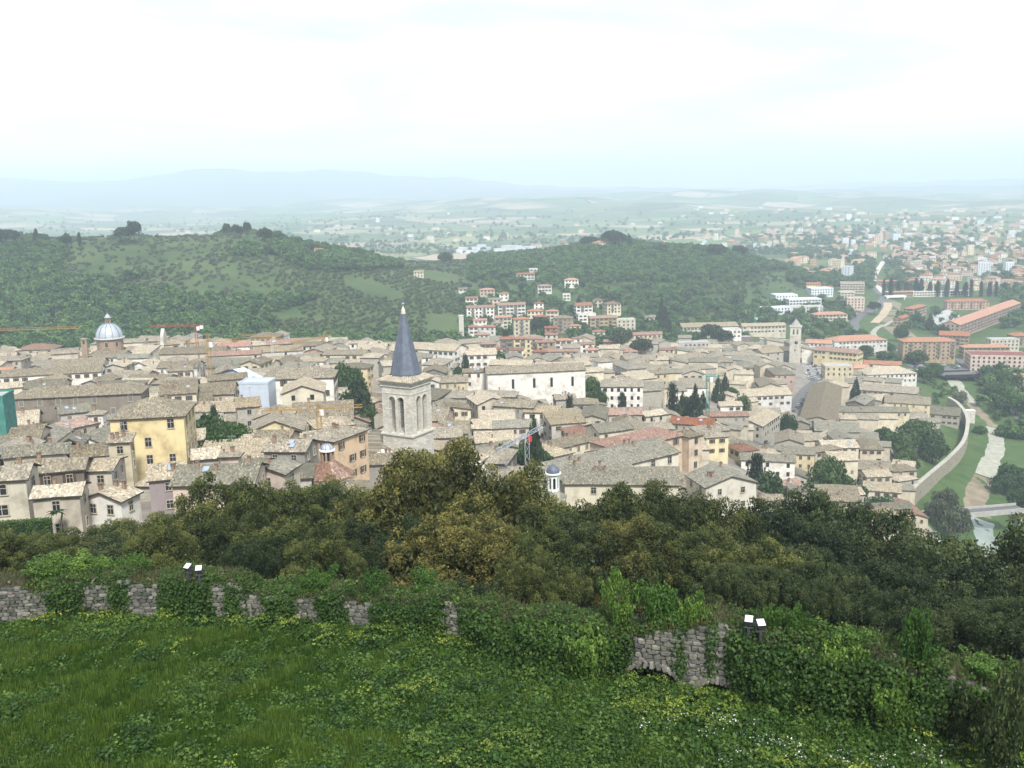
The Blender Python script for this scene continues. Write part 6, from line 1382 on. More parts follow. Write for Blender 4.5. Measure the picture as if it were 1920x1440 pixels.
# trees in and round the town: kind, px, py of the top, height m, radius m, name, label
for k, px, py, h, rad, nm, lb in [
    ('green',395,783,11,6,'broadleaf_tree','dark garden tree beside the yellow palazzo'),('bright',440,800,8,5,'broadleaf_tree','bright green garden tree before the pale yellow gable'),('green',420,815,9,6,'broadleaf_tree','broad dark tree low in the palazzo garden'),('cypress',400,775,9,1.5,'cypress_tree','small cypress behind the palazzo garden'),
    ('green',648,690,14,8,'broadleaf_tree','large round tree beside the small white turret house'),('fir',675,705,18,6,'fir_tree','broad dark fir in front of the round tree by the turret house'),('green',690,770,8,5,'broadleaf_tree','low tree by the crane jib end'),('green',620,700,9,4,'broadleaf_tree','tree at the corner of the pale palazzo'),('green',660,740,10,6,'broadleaf_tree','dark tree below the turret house'),
    ('cypress',873,678,15,2.4,'cypress_tree','tall cypress between yellow house and white institute'),('green',860,690,8,4,'broadleaf_tree','round tree under the tall cypress'),('cypress',881,705,9,2.2,'cypress_tree','shorter cypress before the arcaded link building'),('bright',935,662,9,9,'broadleaf_tree','wide bright tree behind the friary church'),('bright',965,668,7,6,'broadleaf_tree','lower bright tree beside the friary church roof'),
    ('cypress',1030,720,8,1.4,'cypress_tree','little cypress against the long white church wall'),('cypress',1060,722,7,1.6,'cypress_tree','second little cypress against the church wall'),('cypress',1067,752,10,1.7,'cypress_tree','cypress among the stone houses below the church'),('bright',1112,712,10,5,'broadleaf_tree','bright tree in the walled court beside the church'),('green',1120,730,9,5,'broadleaf_tree','green tree at the corner palazzo street'),
    ('fir',1000,780,19,4,'fir_tree','tall dark fir beside the grey lattice crane'),('green',985,838,9,5,'broadleaf_tree','dark bushy tree under the lattice crane'),('green',1010,845,9,4,'broadleaf_tree','bushy tree by the convent roofs'),('green',945,842,8,5,'broadleaf_tree','dark tree below the white porch house'),
    ('cypress',1167,745,9,2,'cypress_tree','cypress at the street end below the corner palazzo'),('cypress',1262,730,13,3,'cypress_tree','dense dark cypress at the start of the fir group'),('fir',1304,722,20,4.5,'fir_tree','tallest fir of the dark group in the old town'),('fir',1280,735,15,4,'fir_tree','middle fir of the dark group in the old town'),('pine',1290,752,11,4.5,'pine_tree','round bluish pine before the dark firs'),('fir',1318,735,13,4,'fir_tree','fir touching the green crane mast'),
    ('fir',1347,705,14,4,'fir_tree','pointed fir beyond the green crane'),('fir',1360,700,15,4,'fir_tree','second pointed fir beyond the green crane'),('green',1370,728,8,5,'broadleaf_tree','round tree below the two pointed firs'),('green',1392,745,10,5,'broadleaf_tree','round bright-edged tree beside the little white house'),('green',1178,783,9,4,'broadleaf_tree','tree near the red roofs'),
    ('green',1478,782,10,5.5,'broadleaf_tree','dark tree in the street of cars'),('fir',1606,708,15,4,'fir_tree','tall dark fir before the white villa'),('green',1546,757,7,4,'broadleaf_tree','small round tree beside the long shed'),
    ('green',1725,795,15,13,'broadleaf_tree','huge spreading tree inside the town wall'),('green',1685,815,13,10,'broadleaf_tree','dark spreading tree beside the huge one inside the wall'),('green',1750,825,12,9,'broadleaf_tree','dark tree close against the inside of the town wall'),('green',1700,850,10,8,'broadleaf_tree','low dark tree above the gate chapel'),('green',1655,805,9,6,'broadleaf_tree','tree behind the huge spreading one'),
    ('green',1555,870,15,9,'broadleaf_tree','big rounded green tree above the oaks'),('green',1590,900,11,7,'broadleaf_tree','green tree leaning below the rounded tree'),('cypress',1417,865,12,3,'cypress_tree','ragged cypress beside the shuttered white house'),('green',1440,895,10,7,'broadleaf_tree','dark bushy tree by the shuttered white house'),('green',1650,935,9,8,'broadleaf_tree','bright undergrowth tree at the gate chapel'),('green',1690,955,8,7,'broadleaf_tree','green tree above the riverside lane'),
    ('pale',1775,920,13,7,'pale_tree','pale blossoming tree beside the river bridge'),('pale',1795,955,14,7,'pale_tree','pale tree below the river bridge'),('pale',1760,940,11,6,'pale_tree','pale tree at the end of the town wall'),('pale',1800,735,10,6,'pale_tree','pale green tree outside the upper town wall'),
    ('green',1720,660,10,11,'broadleaf_tree','wide flat tree in the riverside parking'),('green',1625,650,10,9,'broadleaf_tree','round plane tree by the orange-roofed school'),('green',1660,660,8,9,'broadleaf_tree','low plane tree by the riverside road'),('green',1735,690,11,8,'broadleaf_tree','tree before the deck bridge'),('green',1755,683,11,8,'broadleaf_tree','large green tree before the deck bridge'),
    ('bright',1895,700,12,11,'broadleaf_tree','wide bright tree on the boulevard'),('bright',1870,720,11,10,'broadleaf_tree','bright tree on the far river bank'),('bright',1910,745,12,11,'broadleaf_tree','bright tree at the frame edge above the bank'),('green',1880,750,10,9,'broadleaf_tree','dark tree leaning over the far bank'),('green',1905,875,12,11,'broadleaf_tree','big rounded bush-like tree on the far bank'),('green',1885,895,9,8,'broadleaf_tree','lower bush-like tree on the far bank'),('green',1915,920,12,9,'broadleaf_tree','dark tree at the far bridge end'),
    ('pine',1640,570,12,9,'pine_tree','round pine beside the sandy ramp'),('fir',1745,588,16,7,'fir_tree','dark cedar by the parade ground'),('green',1690,612,14,8,'broadleaf_tree','dark tree below the parade ground'),('green',1722,592,11,7,'broadleaf_tree','green tree at the parade ground corner'),('green',1770,612,9,7,'broadleaf_tree','tree between barracks and tan block'),
    ('fir',1240,560,26,6,'fir_tree','very tall dark conifer at the suburb edge'),('fir',1248,575,24,6,'fir_tree','second tall dark conifer at the suburb edge'),('fir',1085,555,18,6,'fir_tree','dark conifer beside the white hillside villa'),('cypress',948,625,12,2.4,'cypress_tree','cypress before the brown apartment block'),
    ('pine',1335,615,16,10,'pine_tree','broad dark pine group in front of the school'),('pine',1355,625,14,9,'pine_tree','second broad pine in front of the school'),('pine',1200,642,13,9,'pine_tree','round pine under the pale yellow apartment block'),('pine',1165,625,14,9,'pine_tree','dark pine beside the red-walled villa'),('pine',1012,600,15,9,'pine_tree','dark round pine in the suburb'),
    # crest of the wooded hills
    ('pine',232,430,15,12,'umbrella_pine','large umbrella pine leaning on the hill crest'),('pine',250,421,20,9,'umbrella_pine','tallest umbrella pine on the hill crest'),('pine',424,423,13,4.5,'umbrella_pine','single umbrella pine on bare trunk on the crest'),('pine',440,425,12,5,'umbrella_pine','umbrella pine in the middle of the crest trio'),('pine',463,421,14,4.5,'umbrella_pine','last umbrella pine of the crest trio'),('pine',448,428,11,4,'umbrella_pine','low umbrella pine filling the crest trio'),
    ('green',496,428,14,9,'broadleaf_tree','round tree at the end of the crest'),('green',518,434,13,9,'broadleaf_tree','second round tree at the end of the crest'),('cypress',67,434,14,3,'cypress_tree','cypress on the crest above the olive grove'),('cypress',148,440,12,2.2,'cypress_tree','thin cypress alone on the crest'),('green',124,438,14,5,'broadleaf_tree','oval tree on the crest beside the thin cypress'),('green',115,443,11,5,'broadleaf_tree','smaller oval tree on the crest'),('green',80,440,12,8,'broadleaf_tree','bushy tree by the crest cypress'),('pine',10,436,16,14,'umbrella_pine','wide dark pine crown at the crest edge'),
    ('pine',1145,437,20,13,'umbrella_pine','crowning umbrella pine on the villa hill'),('pine',1162,440,18,10,'umbrella_pine','second umbrella pine on the villa hill'),('cypress',1180,445,16,4,'cypress_tree','cypress beside the hilltop villa'),('pine',1105,447,14,13,'umbrella_pine','broad pine below the hilltop villa'),('green',1235,458,15,13,'broadleaf_tree','rounded tree on the shoulder of the villa hill'),('cypress',1092,450,13,2.5,'cypress_tree','thin cypress before the broad pine'),
    ('pine',1345,462,17,13,'umbrella_pine','dark pine on the lower hill by the suburbs'),('pine',1388,464,16,11,'umbrella_pine','second dark pine on the lower hill'),('green',835,474,14,12,'broadleaf_tree','round tree on the saddle between the hills'),('green',672,466,12,8,'broadleaf_tree','round tree where the olive slope ends'),('green',1050,462,13,10,'broadleaf_tree','round tree climbing the villa hill')]:
    x, y, z = hit(px, py, h, 100 if py > 640 else 540); g = ground(x, y)
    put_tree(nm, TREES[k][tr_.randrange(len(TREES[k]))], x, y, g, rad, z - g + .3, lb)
x, y, z = hit(1155, 450, 8, 900); add_v = None
# palm and clipped hedge by the near houses
def palm(px, py, d):
    x, y, z = at(px, py, d); g = ground(x, y); hh = max(3.0, z - g); o = empty('palm_tree', (x, y, g), 0, 'small palm tree in front of the stone house', 'tree')
    link('trunk', trunk_mesh(hh * 1.5, .16, 0, 5), o); r = _r(4)
    for k in range(16):
        a = k * 2.4; q = MB(); el = r.uniform(.1, 1.1); L_ = r.uniform(1.2, 1.7); prev = None
        for i in range(7):
            t = i / 6; rr_ = L_ * t * math.cos(el * .6); zz = hh * .86 + L_ * (math.sin(el) * t - .75 * t * t); c_ = Vector((math.cos(a) * rr_, math.sin(a) * rr_, zz)); sd_ = Vector((-math.sin(a), math.cos(a), 0)) * .22 * math.sin(math.pi * min(1, t + .12)) ; row = (c_ - sd_ - Vector((0, 0, .08)), c_, c_ + sd_ - Vector((0, 0, .08)))
            if prev: q.face([prev[0], prev[1], row[1], row[0]]); q.face([prev[1], prev[2], row[2], row[1]])
            prev = row
        q.build('frond', LEAF['green'], o)
palm(104, 952, 131)
def hedge(px, py, d, L_, rot, label):
    x, y, z = at(px, py, d); g = ground(x, y); r = _r(8); n = 5200; W_, H_ = 1.3, max(1.6, z - g + .6); o = empty('hedge', (x, y, g), rot, label, 'hedge')
    P = np.stack([r.uniform(-L_ / 2, L_ / 2, n), r.uniform(-W_ / 2, W_ / 2, n), r.uniform(0, H_, n)], 1); f = r.integers(0, 3, n); P[f == 0, 2] = H_; P[f == 1, 1] = -W_ / 2; P[f == 2, 1] = W_ / 2; Nn = np.zeros((n, 3)); Nn[f == 0, 2] = 1; Nn[f == 1, 1] = -1; Nn[f == 2, 1] = 1
    P += r.normal(0, .06, P.shape); link('leaves', quads_mesh('leaves', leaf_quads(P, Nn, .09, .7, r), LEAF['bright'], dict(tint=r.random(n))), o)
    b = MB(); b.box(-L_ / 2 + .1, L_ / 2 - .1, -W_ / 2 + .12, W_ / 2 - .12, -.5, H_ - .12); b.build('inner_growth', LEAF['green'], o)
hedge(22, 986, 126, 10, R(10), 'clipped bright green hedge below the cream house')
# cypress row behind the barracks
for i in range(16):
    px = 1660 + i * 15.5 + tr_.uniform(-4, 4); x, y, z = hit(px, 558, 0, 700); hh = tr_.uniform(14, 21)
    put_tree('cypress_tree', TREES['cypress'][i % 2], x, y + 12, ground(x, y + 12), tr_.uniform(2.6, 4), hh, f'dark cypress in the row behind the barracks, {ordw(i + 1)} from the canal', 'tree', 'cypress row behind the barracks')

# ------------------------------------------------------------------ masses of foliage, by instances on points
def scatter(name, pts, rot, scl, idx, meshes, label, kind='stuff'):
    coll = bpy.data.collections.new(name + '_sources')
    for i, m in enumerate(meshes): coll.objects.link(bpy.data.objects.new('%s_source_%02d' % (name, i), m))
    me = bpy.data.meshes.new(name); n = len(pts); me.vertices.add(n); me.vertices.foreach_set('co', np.asarray(pts, 'f').ravel())
    for k, v, ty in (('rot', rot, 'FLOAT'), ('scl', scl, 'FLOAT'), ('pick', idx, 'INT')):
        a = me.attributes.new(k, ty, 'POINT'); a.data.foreach_set('value', np.asarray(v, 'f' if ty == 'FLOAT' else 'i'))
    o = link(name, me); tag(o, label, None, None, kind)
    ng = bpy.data.node_groups.new(name, 'GeometryNodeTree')
    ng.interface.new_socket('Geometry', in_out='INPUT', socket_type='NodeSocketGeometry'); ng.interface.new_socket('Geometry', in_out='OUTPUT', socket_type='NodeSocketGeometry')
    gi, go = ng.nodes.new('NodeGroupInput'), ng.nodes.new('NodeGroupOutput'); iop = ng.nodes.new('GeometryNodeInstanceOnPoints'); ci = ng.nodes.new('GeometryNodeCollectionInfo')
    ci.inputs['Collection'].default_value = coll; ci.inputs['Separate Children'].default_value = True; ci.inputs['Reset Children'].default_value = True
    iop.inputs['Pick Instance'].default_value = True
    def attr(nm, ty):
        a = ng.nodes.new('GeometryNodeInputNamedAttribute'); a.data_type = ty; a.inputs['Name'].default_value = nm; return [s for s in a.outputs if s.enabled and s.name == 'Attribute'][0]
    cx = ng.nodes.new('ShaderNodeCombineXYZ'); l_ = ng.links.new
    l_(gi.outputs[0], iop.inputs['Points']); l_(ci.outputs[0], iop.inputs['Instance']); l_(attr('pick', 'INT'), iop.inputs['Instance Index']); l_(attr('rot', 'FLOAT'), cx.inputs['Z']); l_(cx.outputs[0], iop.inputs['Rotation']); l_(attr('scl', 'FLOAT'), iop.inputs['Scale']); l_(iop.outputs[0], go.inputs[0])
    md = o.modifiers.new('scatter', 'NODES'); md.node_group = ng; return o
def wood_tree(seed, mat, n=190, size=.17, squash=.42):
    r = _r(seed); k = 1.5 if mat in ('wood', 'pine') else 1.0; L_ = lobes_ellipsoid(r, 13, .62, squash * k, .55 * k, .36); return crown_mesh('wood_tree', L_, n, size, LEAF[mat], seed)
WOODT = [wood_tree(700 + i, 'wood', 300, .15) for i in range(4)] + [wood_tree(720 + i, 'orchard', 150, .16, .36) for i in range(2)] + [wood_tree(740 + i, 'grove', 130, .16, .34) for i in range(2)] + [wood_tree(760, 'pine', 200, .15)] + [crown_mesh('wood_tree', np.array([(0, 0, z, .30 * (1 - abs(z - .4) / .7)) for z in np.linspace(.1, 1.6, 9)]), 120, .14, LEAF['cypress'], 771, .5)]
def hill_points():
    r = _r(55); out = []
    def add(x, y, s, k): out.append((x, y, s, k))
    # left hill: dense wood on the lower slope, scrub bands and groves above, meadow on top
    N_ = 30000
    d = np.sqrt(r.uniform(560 ** 2, 1420 ** 2, N_)); u = r.uniform(-.66, .36, N_); x = u * d
    z = terrain_rel(x, d)
    f1 = np.sin(x / 61 + d / 97) + .8 * np.sin(x / 38 - d / 53 + 1) + .5 * np.sin(x / 17 + 2) * np.sin(d / 23)
    tin = poly_mask(x, d, TOWN, 20)
    for i in range(N_):
        px, py = to_px(x[i], d[i], z[i] + CAMZ)
        if tin[i] > .25: continue
        if px > 858 and py > 530: 
            if r.random() > .16: continue
        k = None
        if px < 880:
            crest = np.interp(px, [-100, 200, 400, 520, 620, 700, 860], [450, 455, 440, 450, 468, 478, 490])
            t = (py - crest) / (640 - crest)
            t += .10 * f1[i] * .6; orchard = 520 + 45 * math.sin(py / 21.) + 25 * math.sin(py / 8.) < px < 860 and 500 + (860 - px) * .05 < py < 640
            if orchard: 
                continue
            if t > .52: k = 0 if r.random() < .85 else 4
            elif t > .12:
                v = f1[i]
                if v > .35: k = 0
                elif v > -.3: k = 6 if r.random() < .8 else None
                elif r.random() < .30: k = 6
                if px < 130 + 40 * f1[i] and t > .1: k = 0 if r.random() < .8 else k
            else: k = 0 if f1[i] > 1.1 else (6 if r.random() < .3 else None)
        elif px < 1420:
            crest = np.interp(px, [860, 1000, 1100, 1200, 1300, 1420], [490, 480, 460, 455, 475, 490])
            if py < 640: k = 0 if (f1[i] > -.9 or r.random() < .5) else 4
            if px > 1250 and py > 560 and f1[i] < .3: k = 4 if r.random() < .25 else None
        else:
            if d[i] < 1500 and px < 1600 and py < 585: k = 0 if f1[i] > -.2 else (4 if r.random() < .4 else None)
        if k is None: continue
        if k == 0 and r.random() < .06: k = 8
        if k == 0 and r.random() < .03: k = 9
        s = r.uniform(3.4, 6.8) if k in (0, 8) else (r.uniform(2.0, 3.2) if k != 9 else r.uniform(4, 6))
        add(x[i], d[i], s, k + (r.integers(0, 4) if k == 0 else r.integers(0, 2) if k in (4, 6) else 0))
    # orchard in rows on the slope
    for a in np.arange(-420, 420, 8.2):
        for t in np.arange(0, 560, 5.2):
            if math.sin(a / 31) + math.sin(t / 27 + a / 60) < -1.35 or r.random() < .1: continue
            xx = -200 + a * .92 + t * .35 + r.normal(0, 1.1) + 4 * math.sin(t / 40); yy = 640 + t * .92 - a * .25 + r.normal(0, 1.1)
            zz = float(0)
            out.append((xx, yy, r.uniform(1.8, 3.7), -1))
    A = np.array(out); z = terrain_rel(A[:, 0], A[:, 1]) + CAMZ; keep_ = np.ones(len(A), bool); tin2 = poly_mask(A[:, 0], A[:, 1], TOWN, 20)
    for i in np.nonzero(A[:, 3] < 0)[0]:
        px, py = to_px(A[i, 0], A[i, 1], z[i])
        inside = 520 + 45 * math.sin(py / 21.) + 25 * math.sin(py / 8.) < px < 868 and 495 + (868 - px) * .05 < py < 645 and tin2[i] < .2 and not (800 < px < 868 and py > 590)
        if not inside: keep_[i] = False
        else: A[i, 3] = 4 + r.integers(0, 2)
    A, z = A[keep_], z[keep_]
    # leave houses and single landmarks free
    hp = np.array([(h.x, h.y, math.hypot(h.w, h.l) / 2) for h in HOUSES if h.y > 540])
    ok = np.ones(len(A), bool)
    for hx_, hy_, hr_ in hp: ok &= ~((np.abs(A[:, 0] - hx_) < hr_ + 2) & (A[:, 1] - hy_ < hr_ + 2) & (A[:, 1] - hy_ > -hr_ - 16))
    return A[ok], z[ok]
A, z = hill_points(); r = _r(9)
scatter('woodland', np.stack([A[:, 0], A[:, 1], z - .4], 1), r.uniform(0, 6.28, len(A)), A[:, 2], A[:, 3].astype(int), WOODT, 'woods, orchards and olive groves covering the hills behind the town')
print('woodland', len(A), round(time.time() - T0, 1))
# ------------------------------------------------------------------ suburbs of the plain
FARM = [ROOF['orange'], ROOF['pink'], ROOF['redold'], ROOF['flat'], WALL['cream'], WALL['white'], WALL['palepink'], WALL['tan'], WALL['factory'], M_DARK]
fr2 = random.Random(33)
def simple_house(b, x, y, w, l, h, rot, ri, wi, flat=False, win=True):
    g = ground(x, y); c, s = math.cos(rot), math.sin(rot); T = lambda p: (x + p[0] * c - p[1] * s, y + p[0] * s + p[1] * c, g + p[2])
    W, L_ = w / 2, l / 2; rise = 0 if flat else l * .17
    P = [(-W, -L_), (W, -L_), (W, L_), (-W, L_)]
    for a, d_ in zip(P, P[1:] + P[:1]): b.face([T((*a, -2)), T((*d_, -2)), T((*d_, h)), T((*a, h))], wi)
    o = .5
    if flat: b.face([T((p[0], p[1], h)) for p in P], ri)
    else:
        r = max(0.2, W - L_); e = [(-W - o, -L_ - o, h - .1), (W + o, -L_ - o, h - .1), (W + o, L_ + o, h - .1), (-W - o, L_ + o, h - .1)]; r0, r1 = (-r, 0, h + rise), (r, 0, h + rise)
        for f in ([e[0], e[1], r1, r0], [e[1], e[2], r1], [e[2], e[3], r0, r1], [e[3], e[0], r0]): b.face([T(q) for q in f], ri, [(q[0] + 7 * q[1], q[1] * 1.1 + q[2]) for q in f])
    if win:
        for st in range(max(1, int(h / 3.1))):
            zz = 1.2 + st * 3.1; n = max(2, int(w / 3.4))
            for k in range(n):
                u = -W + (k + .5) * w / n; b.face([T((u - .6, -L_ - .06, zz)), T((u + .6, -L_ - .06, zz)), T((u + .6, -L_ - .06, zz + 1.4)), T((u - .6, -L_ - .06, zz + 1.4))], 9)
            n = max(1, int(l / 3.6))
            for k in range(n):
                u = -L_ + (k + .5) * l / n; sx = -1 if x > 0 else 1; b.face([T((sx * (W + .06), u - .6, zz)), T((sx * (W + .06), u + .6, zz)), T((sx * (W + .06), u + .6, zz + 1.4)), T((sx * (W + .06), u - .6, zz + 1.4))], 9)
sub = MB(); SUB = []
# near suburb houses are single things; the far carpet of roofs is one mass
zones = [  # pixel boxes: x0, x1, y0, y1, count, size range, tall chance
    (1700,1920,515,545,62,(10,20),.08),(1690,1920,490,516,95,(9,17),.04),(1660,1920,468,492,110,(9,16),.03),(1560,1920,448,470,110,(9,18),.03),(1470,1640,462,500,50,(9,18),.05),(1400,1920,432,450,100,(10,20),.03),(1570,1680,450,462,16,(14,22),.7),(1280,1480,440,470,40,(10,20),.03),(1500,1600,500,525,14,(10,16),.1),
    (840,1010,464,476,34,(16,55),.0),(1000,1300,455,470,14,(12,26),.05),(700,1000,440,466,12,(10,20),.0),(1480,1920,408,434,70,(12,26),.03),(560,1400,400,440,24,(10,22),.0),(1300,1920,390,408,30,(16,34),.0),(300,900,405,440,9,(12,22),.0)]
for (x0, x1, y0, y1, n, (a, c), tall) in zones:
    for i in range(n):
        px, py = fr2.uniform(x0, x1), fr2.uniform(y0, y1); x, y, z = hit(px, py, 0, 1150 if py < 515 else 1000, 15000)
        if y < 1000 or min(math.hypot(x - p[0], y - p[1]) for p in RIVER) < 42: continue
        w = fr2.uniform(a, c); l = w * fr2.uniform(.5, .8); t = fr2.random() < tall; fl = (840 < x0 + 1 and x1 == 1010) or fr2.random() < .12 or t
        h = fr2.uniform(14, 22) if t else (fr2.uniform(6, 10)); rot = R(fr2.choice([-20, 70, 10, -35]) + fr2.gauss(0, 8))
        if any(abs(q[0] - x) < (q[2] + w) * .55 and abs(q[1] - y) < (q[2] + w) * .55 for q in SUB): continue
        SUB.append((x, y, w))
        ri = 3 if fl else fr2.choice([0, 0, 1, 1, 2]); wi = 8 if (x1 == 1010 or (fl and fr2.random() < .5)) else fr2.choice([4, 4, 5, 6, 7])
        if len(SUB) <= 95 and y < 2200 and py > 470:
            b = MB(); simple_house(b, x, y, w, l, h, rot, ri, wi, fl); g = ground(x, y)
            wl, rf = MB(), MB(); k0 = 0
            for fc, m in zip(b.f, b.m):
                dst = rf if m < 4 else wl; dst.face([(b.v[i_][0] - x, b.v[i_][1] - y, b.v[i_][2] - g) for i_ in fc], m, b.uv[k0:k0 + len(fc)]); k0 += len(fc)
            root = empty('suburban_house', (x, y, g), 0, f"{['orange','pinkish','faded red','flat'][ri]}-roofed {['cream','white','pink','tan','pale'][wi - 4]} suburban {'block' if t else 'house'}, {ordw(1 + sum(1 for q in SUB if len(q) > 3 and q[3] == (ri, wi, t)))} such outward along the plain", 'house', 'suburban houses beyond the barracks')
            SUB[-1] = (x, y, w, (ri, wi, t)); wl.build('wall', FARM, root); rf.build('roof', FARM, root)
        else: simple_house(sub, x, y, w, l, h, rot, ri, wi, fl, y < 3000)
tag(sub.build('distant_suburb', FARM), 'carpet of small pale houses with orange roofs spread across the hazy plain', None, None, 'stuff')
# trees between the suburban houses, hedgerows and copses of the plain
r = _r(77); pts = []; SA = np.array([q[:3] for q in SUB])
def far_trees(x0, x1, y0, y1, n, s0, s1, kinds, clump=True, dmin=900):
    for _ in range(n):
        px, py = r.uniform(x0, x1), r.uniform(y0, y1)
        rx, rz = ray(px, py); d = -144 / rz if rz < 0 else 9000
        if d < dmin or d > 9500: continue
        x = rx * d
        if clump and math.sin(x / 83 + d / 140) + math.sin(x / 41 - d / 77 + 1) < r.uniform(-1.2, .9): continue
        if ((np.abs(SA[:, 0] - x) < SA[:, 2] * .6) & (np.abs(SA[:, 1] - d) < SA[:, 2] * .6)).any(): continue
        if d < 2500 and min(math.hypot(x - p[0], d - p[1]) for p in RIVER) < 26: continue
        pts.append((x, d, r.uniform(s0, s1), r.choice(kinds)))
far_trees(1660,1990,470,545,1700,3.0,6.5,[0,1,2,3,8]); far_trees(1400,1930,440,480,1500,3.5,8,[0,1,2,3,8]); far_trees(1480,1640,470,530,420,4,7.5,[0,1,2,3,8])
far_trees(1900,2100,480,640,160,4,8,[0,1,2,3]); far_trees(-100,2000,404,450,1300,5,10,[0,1,2,3]); far_trees(620,1300,440,480,900,4,8,[0,1,2,3])
def near_trees(boxes):
    for x0, x1, y0, y1, n, s0, s1, kinds in boxes:
        for _ in range(n):
            px, py = r.uniform(x0, x1), r.uniform(y0, y1); x, y, z = hit(px, py, 0, 560)
            if any(abs(h.x - x) < h.w * .55 + 3 and abs(h.y - y) < h.l * .6 + 5 for h in HOUSES if h.y > 540): continue
            pts.append((x, y, r.uniform(s0, s1), r.choice(kinds)))
near_trees([(1385,1560,580,612,95,3.5,6.5,[0,1,2,3,8,8]),(1500,1600,590,640,70,3.5,6.5,[0,1,2,3,8]),(1560,1600,575,620,40,3.5,6,[0,1,2]),(1595,1640,490,545,90,4,7,[0,1,2,8]),(1880,1930,540,620,60,4,8,[0,1,2,3]),(870,1280,540,660,520,2.8,5.0,[0,1,2,3,0,1,8]),(1080,1290,600,655,200,3,5.5,[0,1,2,3,8,8,9]),(1280,1400,610,660,70,3,6,[0,1,2,3,8]),(1700,1800,600,625,30,3,6,[0,1,2]),(1600,1640,628,648,10,3,5,[0,1]),(1650,1720,655,685,16,3,5.5,[0,1,2]),(1840,1930,690,765,70,4,6.5,[4,5,0,1]),(1745,1800,720,760,14,2,4,[0,5]),(1868,1940,760,960,70,3,5.5,[0,1,2,4]),(1780,1830,900,1060,40,2,4,[0,1,2,5]),(1750,1790,930,1060,30,2,4.5,[0,1,5]),(1680,1760,585,612,24,3,6,[0,1,2]),(1300,1400,530,600,90,2.5,5,[4,5,0,1]),(1240,1300,545,600,60,4,7,[0,1,2,8])])
Pf = np.array(pts); zf = terrain_rel(Pf[:, 0], Pf[:, 1]) + CAMZ
scatter('suburban_trees', np.stack([Pf[:, 0], Pf[:, 1], zf - .5], 1), r.uniform(0, 6.28, len(Pf)), Pf[:, 2], Pf[:, 3].astype(int), WOODT, 'trees between suburban houses and along the field edges of the plain')
print('far', len(Pf), round(time.time() - T0, 1))
# ------------------------------------------------------------------ ruined wall in front
M_RUB = [plain('wall_stone_%d' % i, c, .95, .3, 6.0) for i, c in enumerate([(0.115,0.112,0.10),(0.155,0.145,0.125),(0.080,0.081,0.07),(0.20,0.19,0.165)])]
M_MORTAR = plain('wall_earth', (0.075,0.068,0.055), .98, .3, 3.0)
def wallpt(u):
    d = float(fwall(u)); x = u * d; return x, d
us = np.linspace(-.72, .74, 240); WP = [wallpt(u) for u in us]; ACC = [0]
for a, b_ in zip(WP, WP[1:]): ACC.append(ACC[-1] + math.hypot(b_[0] - a[0], b_[1] - a[1]))
WLEN = ACC[-1]
def along(s):
    i = min(max(np.searchsorted(ACC, s) - 1, 0), len(WP) - 2); t = (s - ACC[i]) / (ACC[i + 1] - ACC[i]); a, b_ = WP[i], WP[i + 1]
    x, y = a[0] + (b_[0] - a[0]) * t, a[1] + (b_[1] - a[1]) * t; tx, ty = b_[0] - a[0], b_[1] - a[1]; L_ = math.hypot(tx, ty); return x, y, tx / L_, ty / L_
def foot(s): x, y, _, _ = along(s); return ground(x, y - .6)
def wtop(s):
    x, y, _, _ = along(s); return float(np.interp(x / y, WALL_U, WALL_H)) + .18 * math.sin(s / 1.9) + .14 * math.sin(s / .83 + 1) + .10 * math.sin(s / .37)
SS = np.linspace(.5, WLEN - .5, 160); SPX = [to_px(*along(s)[:2], foot(s))[0] for s in SS]
def s_of_px(px): return float(np.interp(px, SPX, SS))
root = empty('ruined_wall', (0, 36, ground(0, 35)), 0, 'ruined rubble stone wall overgrown with ivy along the meadow', 'wall'); RO = root.location.copy()
ARCH = [(s_of_px(1222), 1.05, .75), (s_of_px(1345), .75, .5)]
b = MB(); pv = None
for s in np.arange(.6, WLEN - .6, .35):
    x, y, tx, ty = along(s); n = (ty, -tx); z0, z1 = foot(s) - .5, foot(s) + wtop(s)
    zb = z0
    for c, hw, ht in ARCH:
        if abs(s - c) < hw: zb = max(zb, foot(s) + ht * math.sqrt(max(0, 1 - ((s - c) / hw) ** 2)) + .02)
    row = [(x - RO.x, y - RO.y, zb - RO.z), (x - RO.x, y - RO.y, z1 - RO.z), (x - n[0] * 1.25 - RO.x, y - n[1] * 1.25 - RO.y, z1 + .12 * math.sin(s * 1.3) - RO.z), (x - n[0] * 1.35 - RO.x, y - n[1] * 1.35 - RO.y, z0 - 4 - RO.z), (x - n[0] * .8 - RO.x, y - n[1] * .8 - RO.y, zb - RO.z)]
    if pv:
        for k in range(3): b.face([pv[k], row[k], row[k + 1], pv[k + 1]])
        b.face([pv[4], row[4], row[0], pv[0]])
    pv = row
b.build('core', M_MORTAR, root)
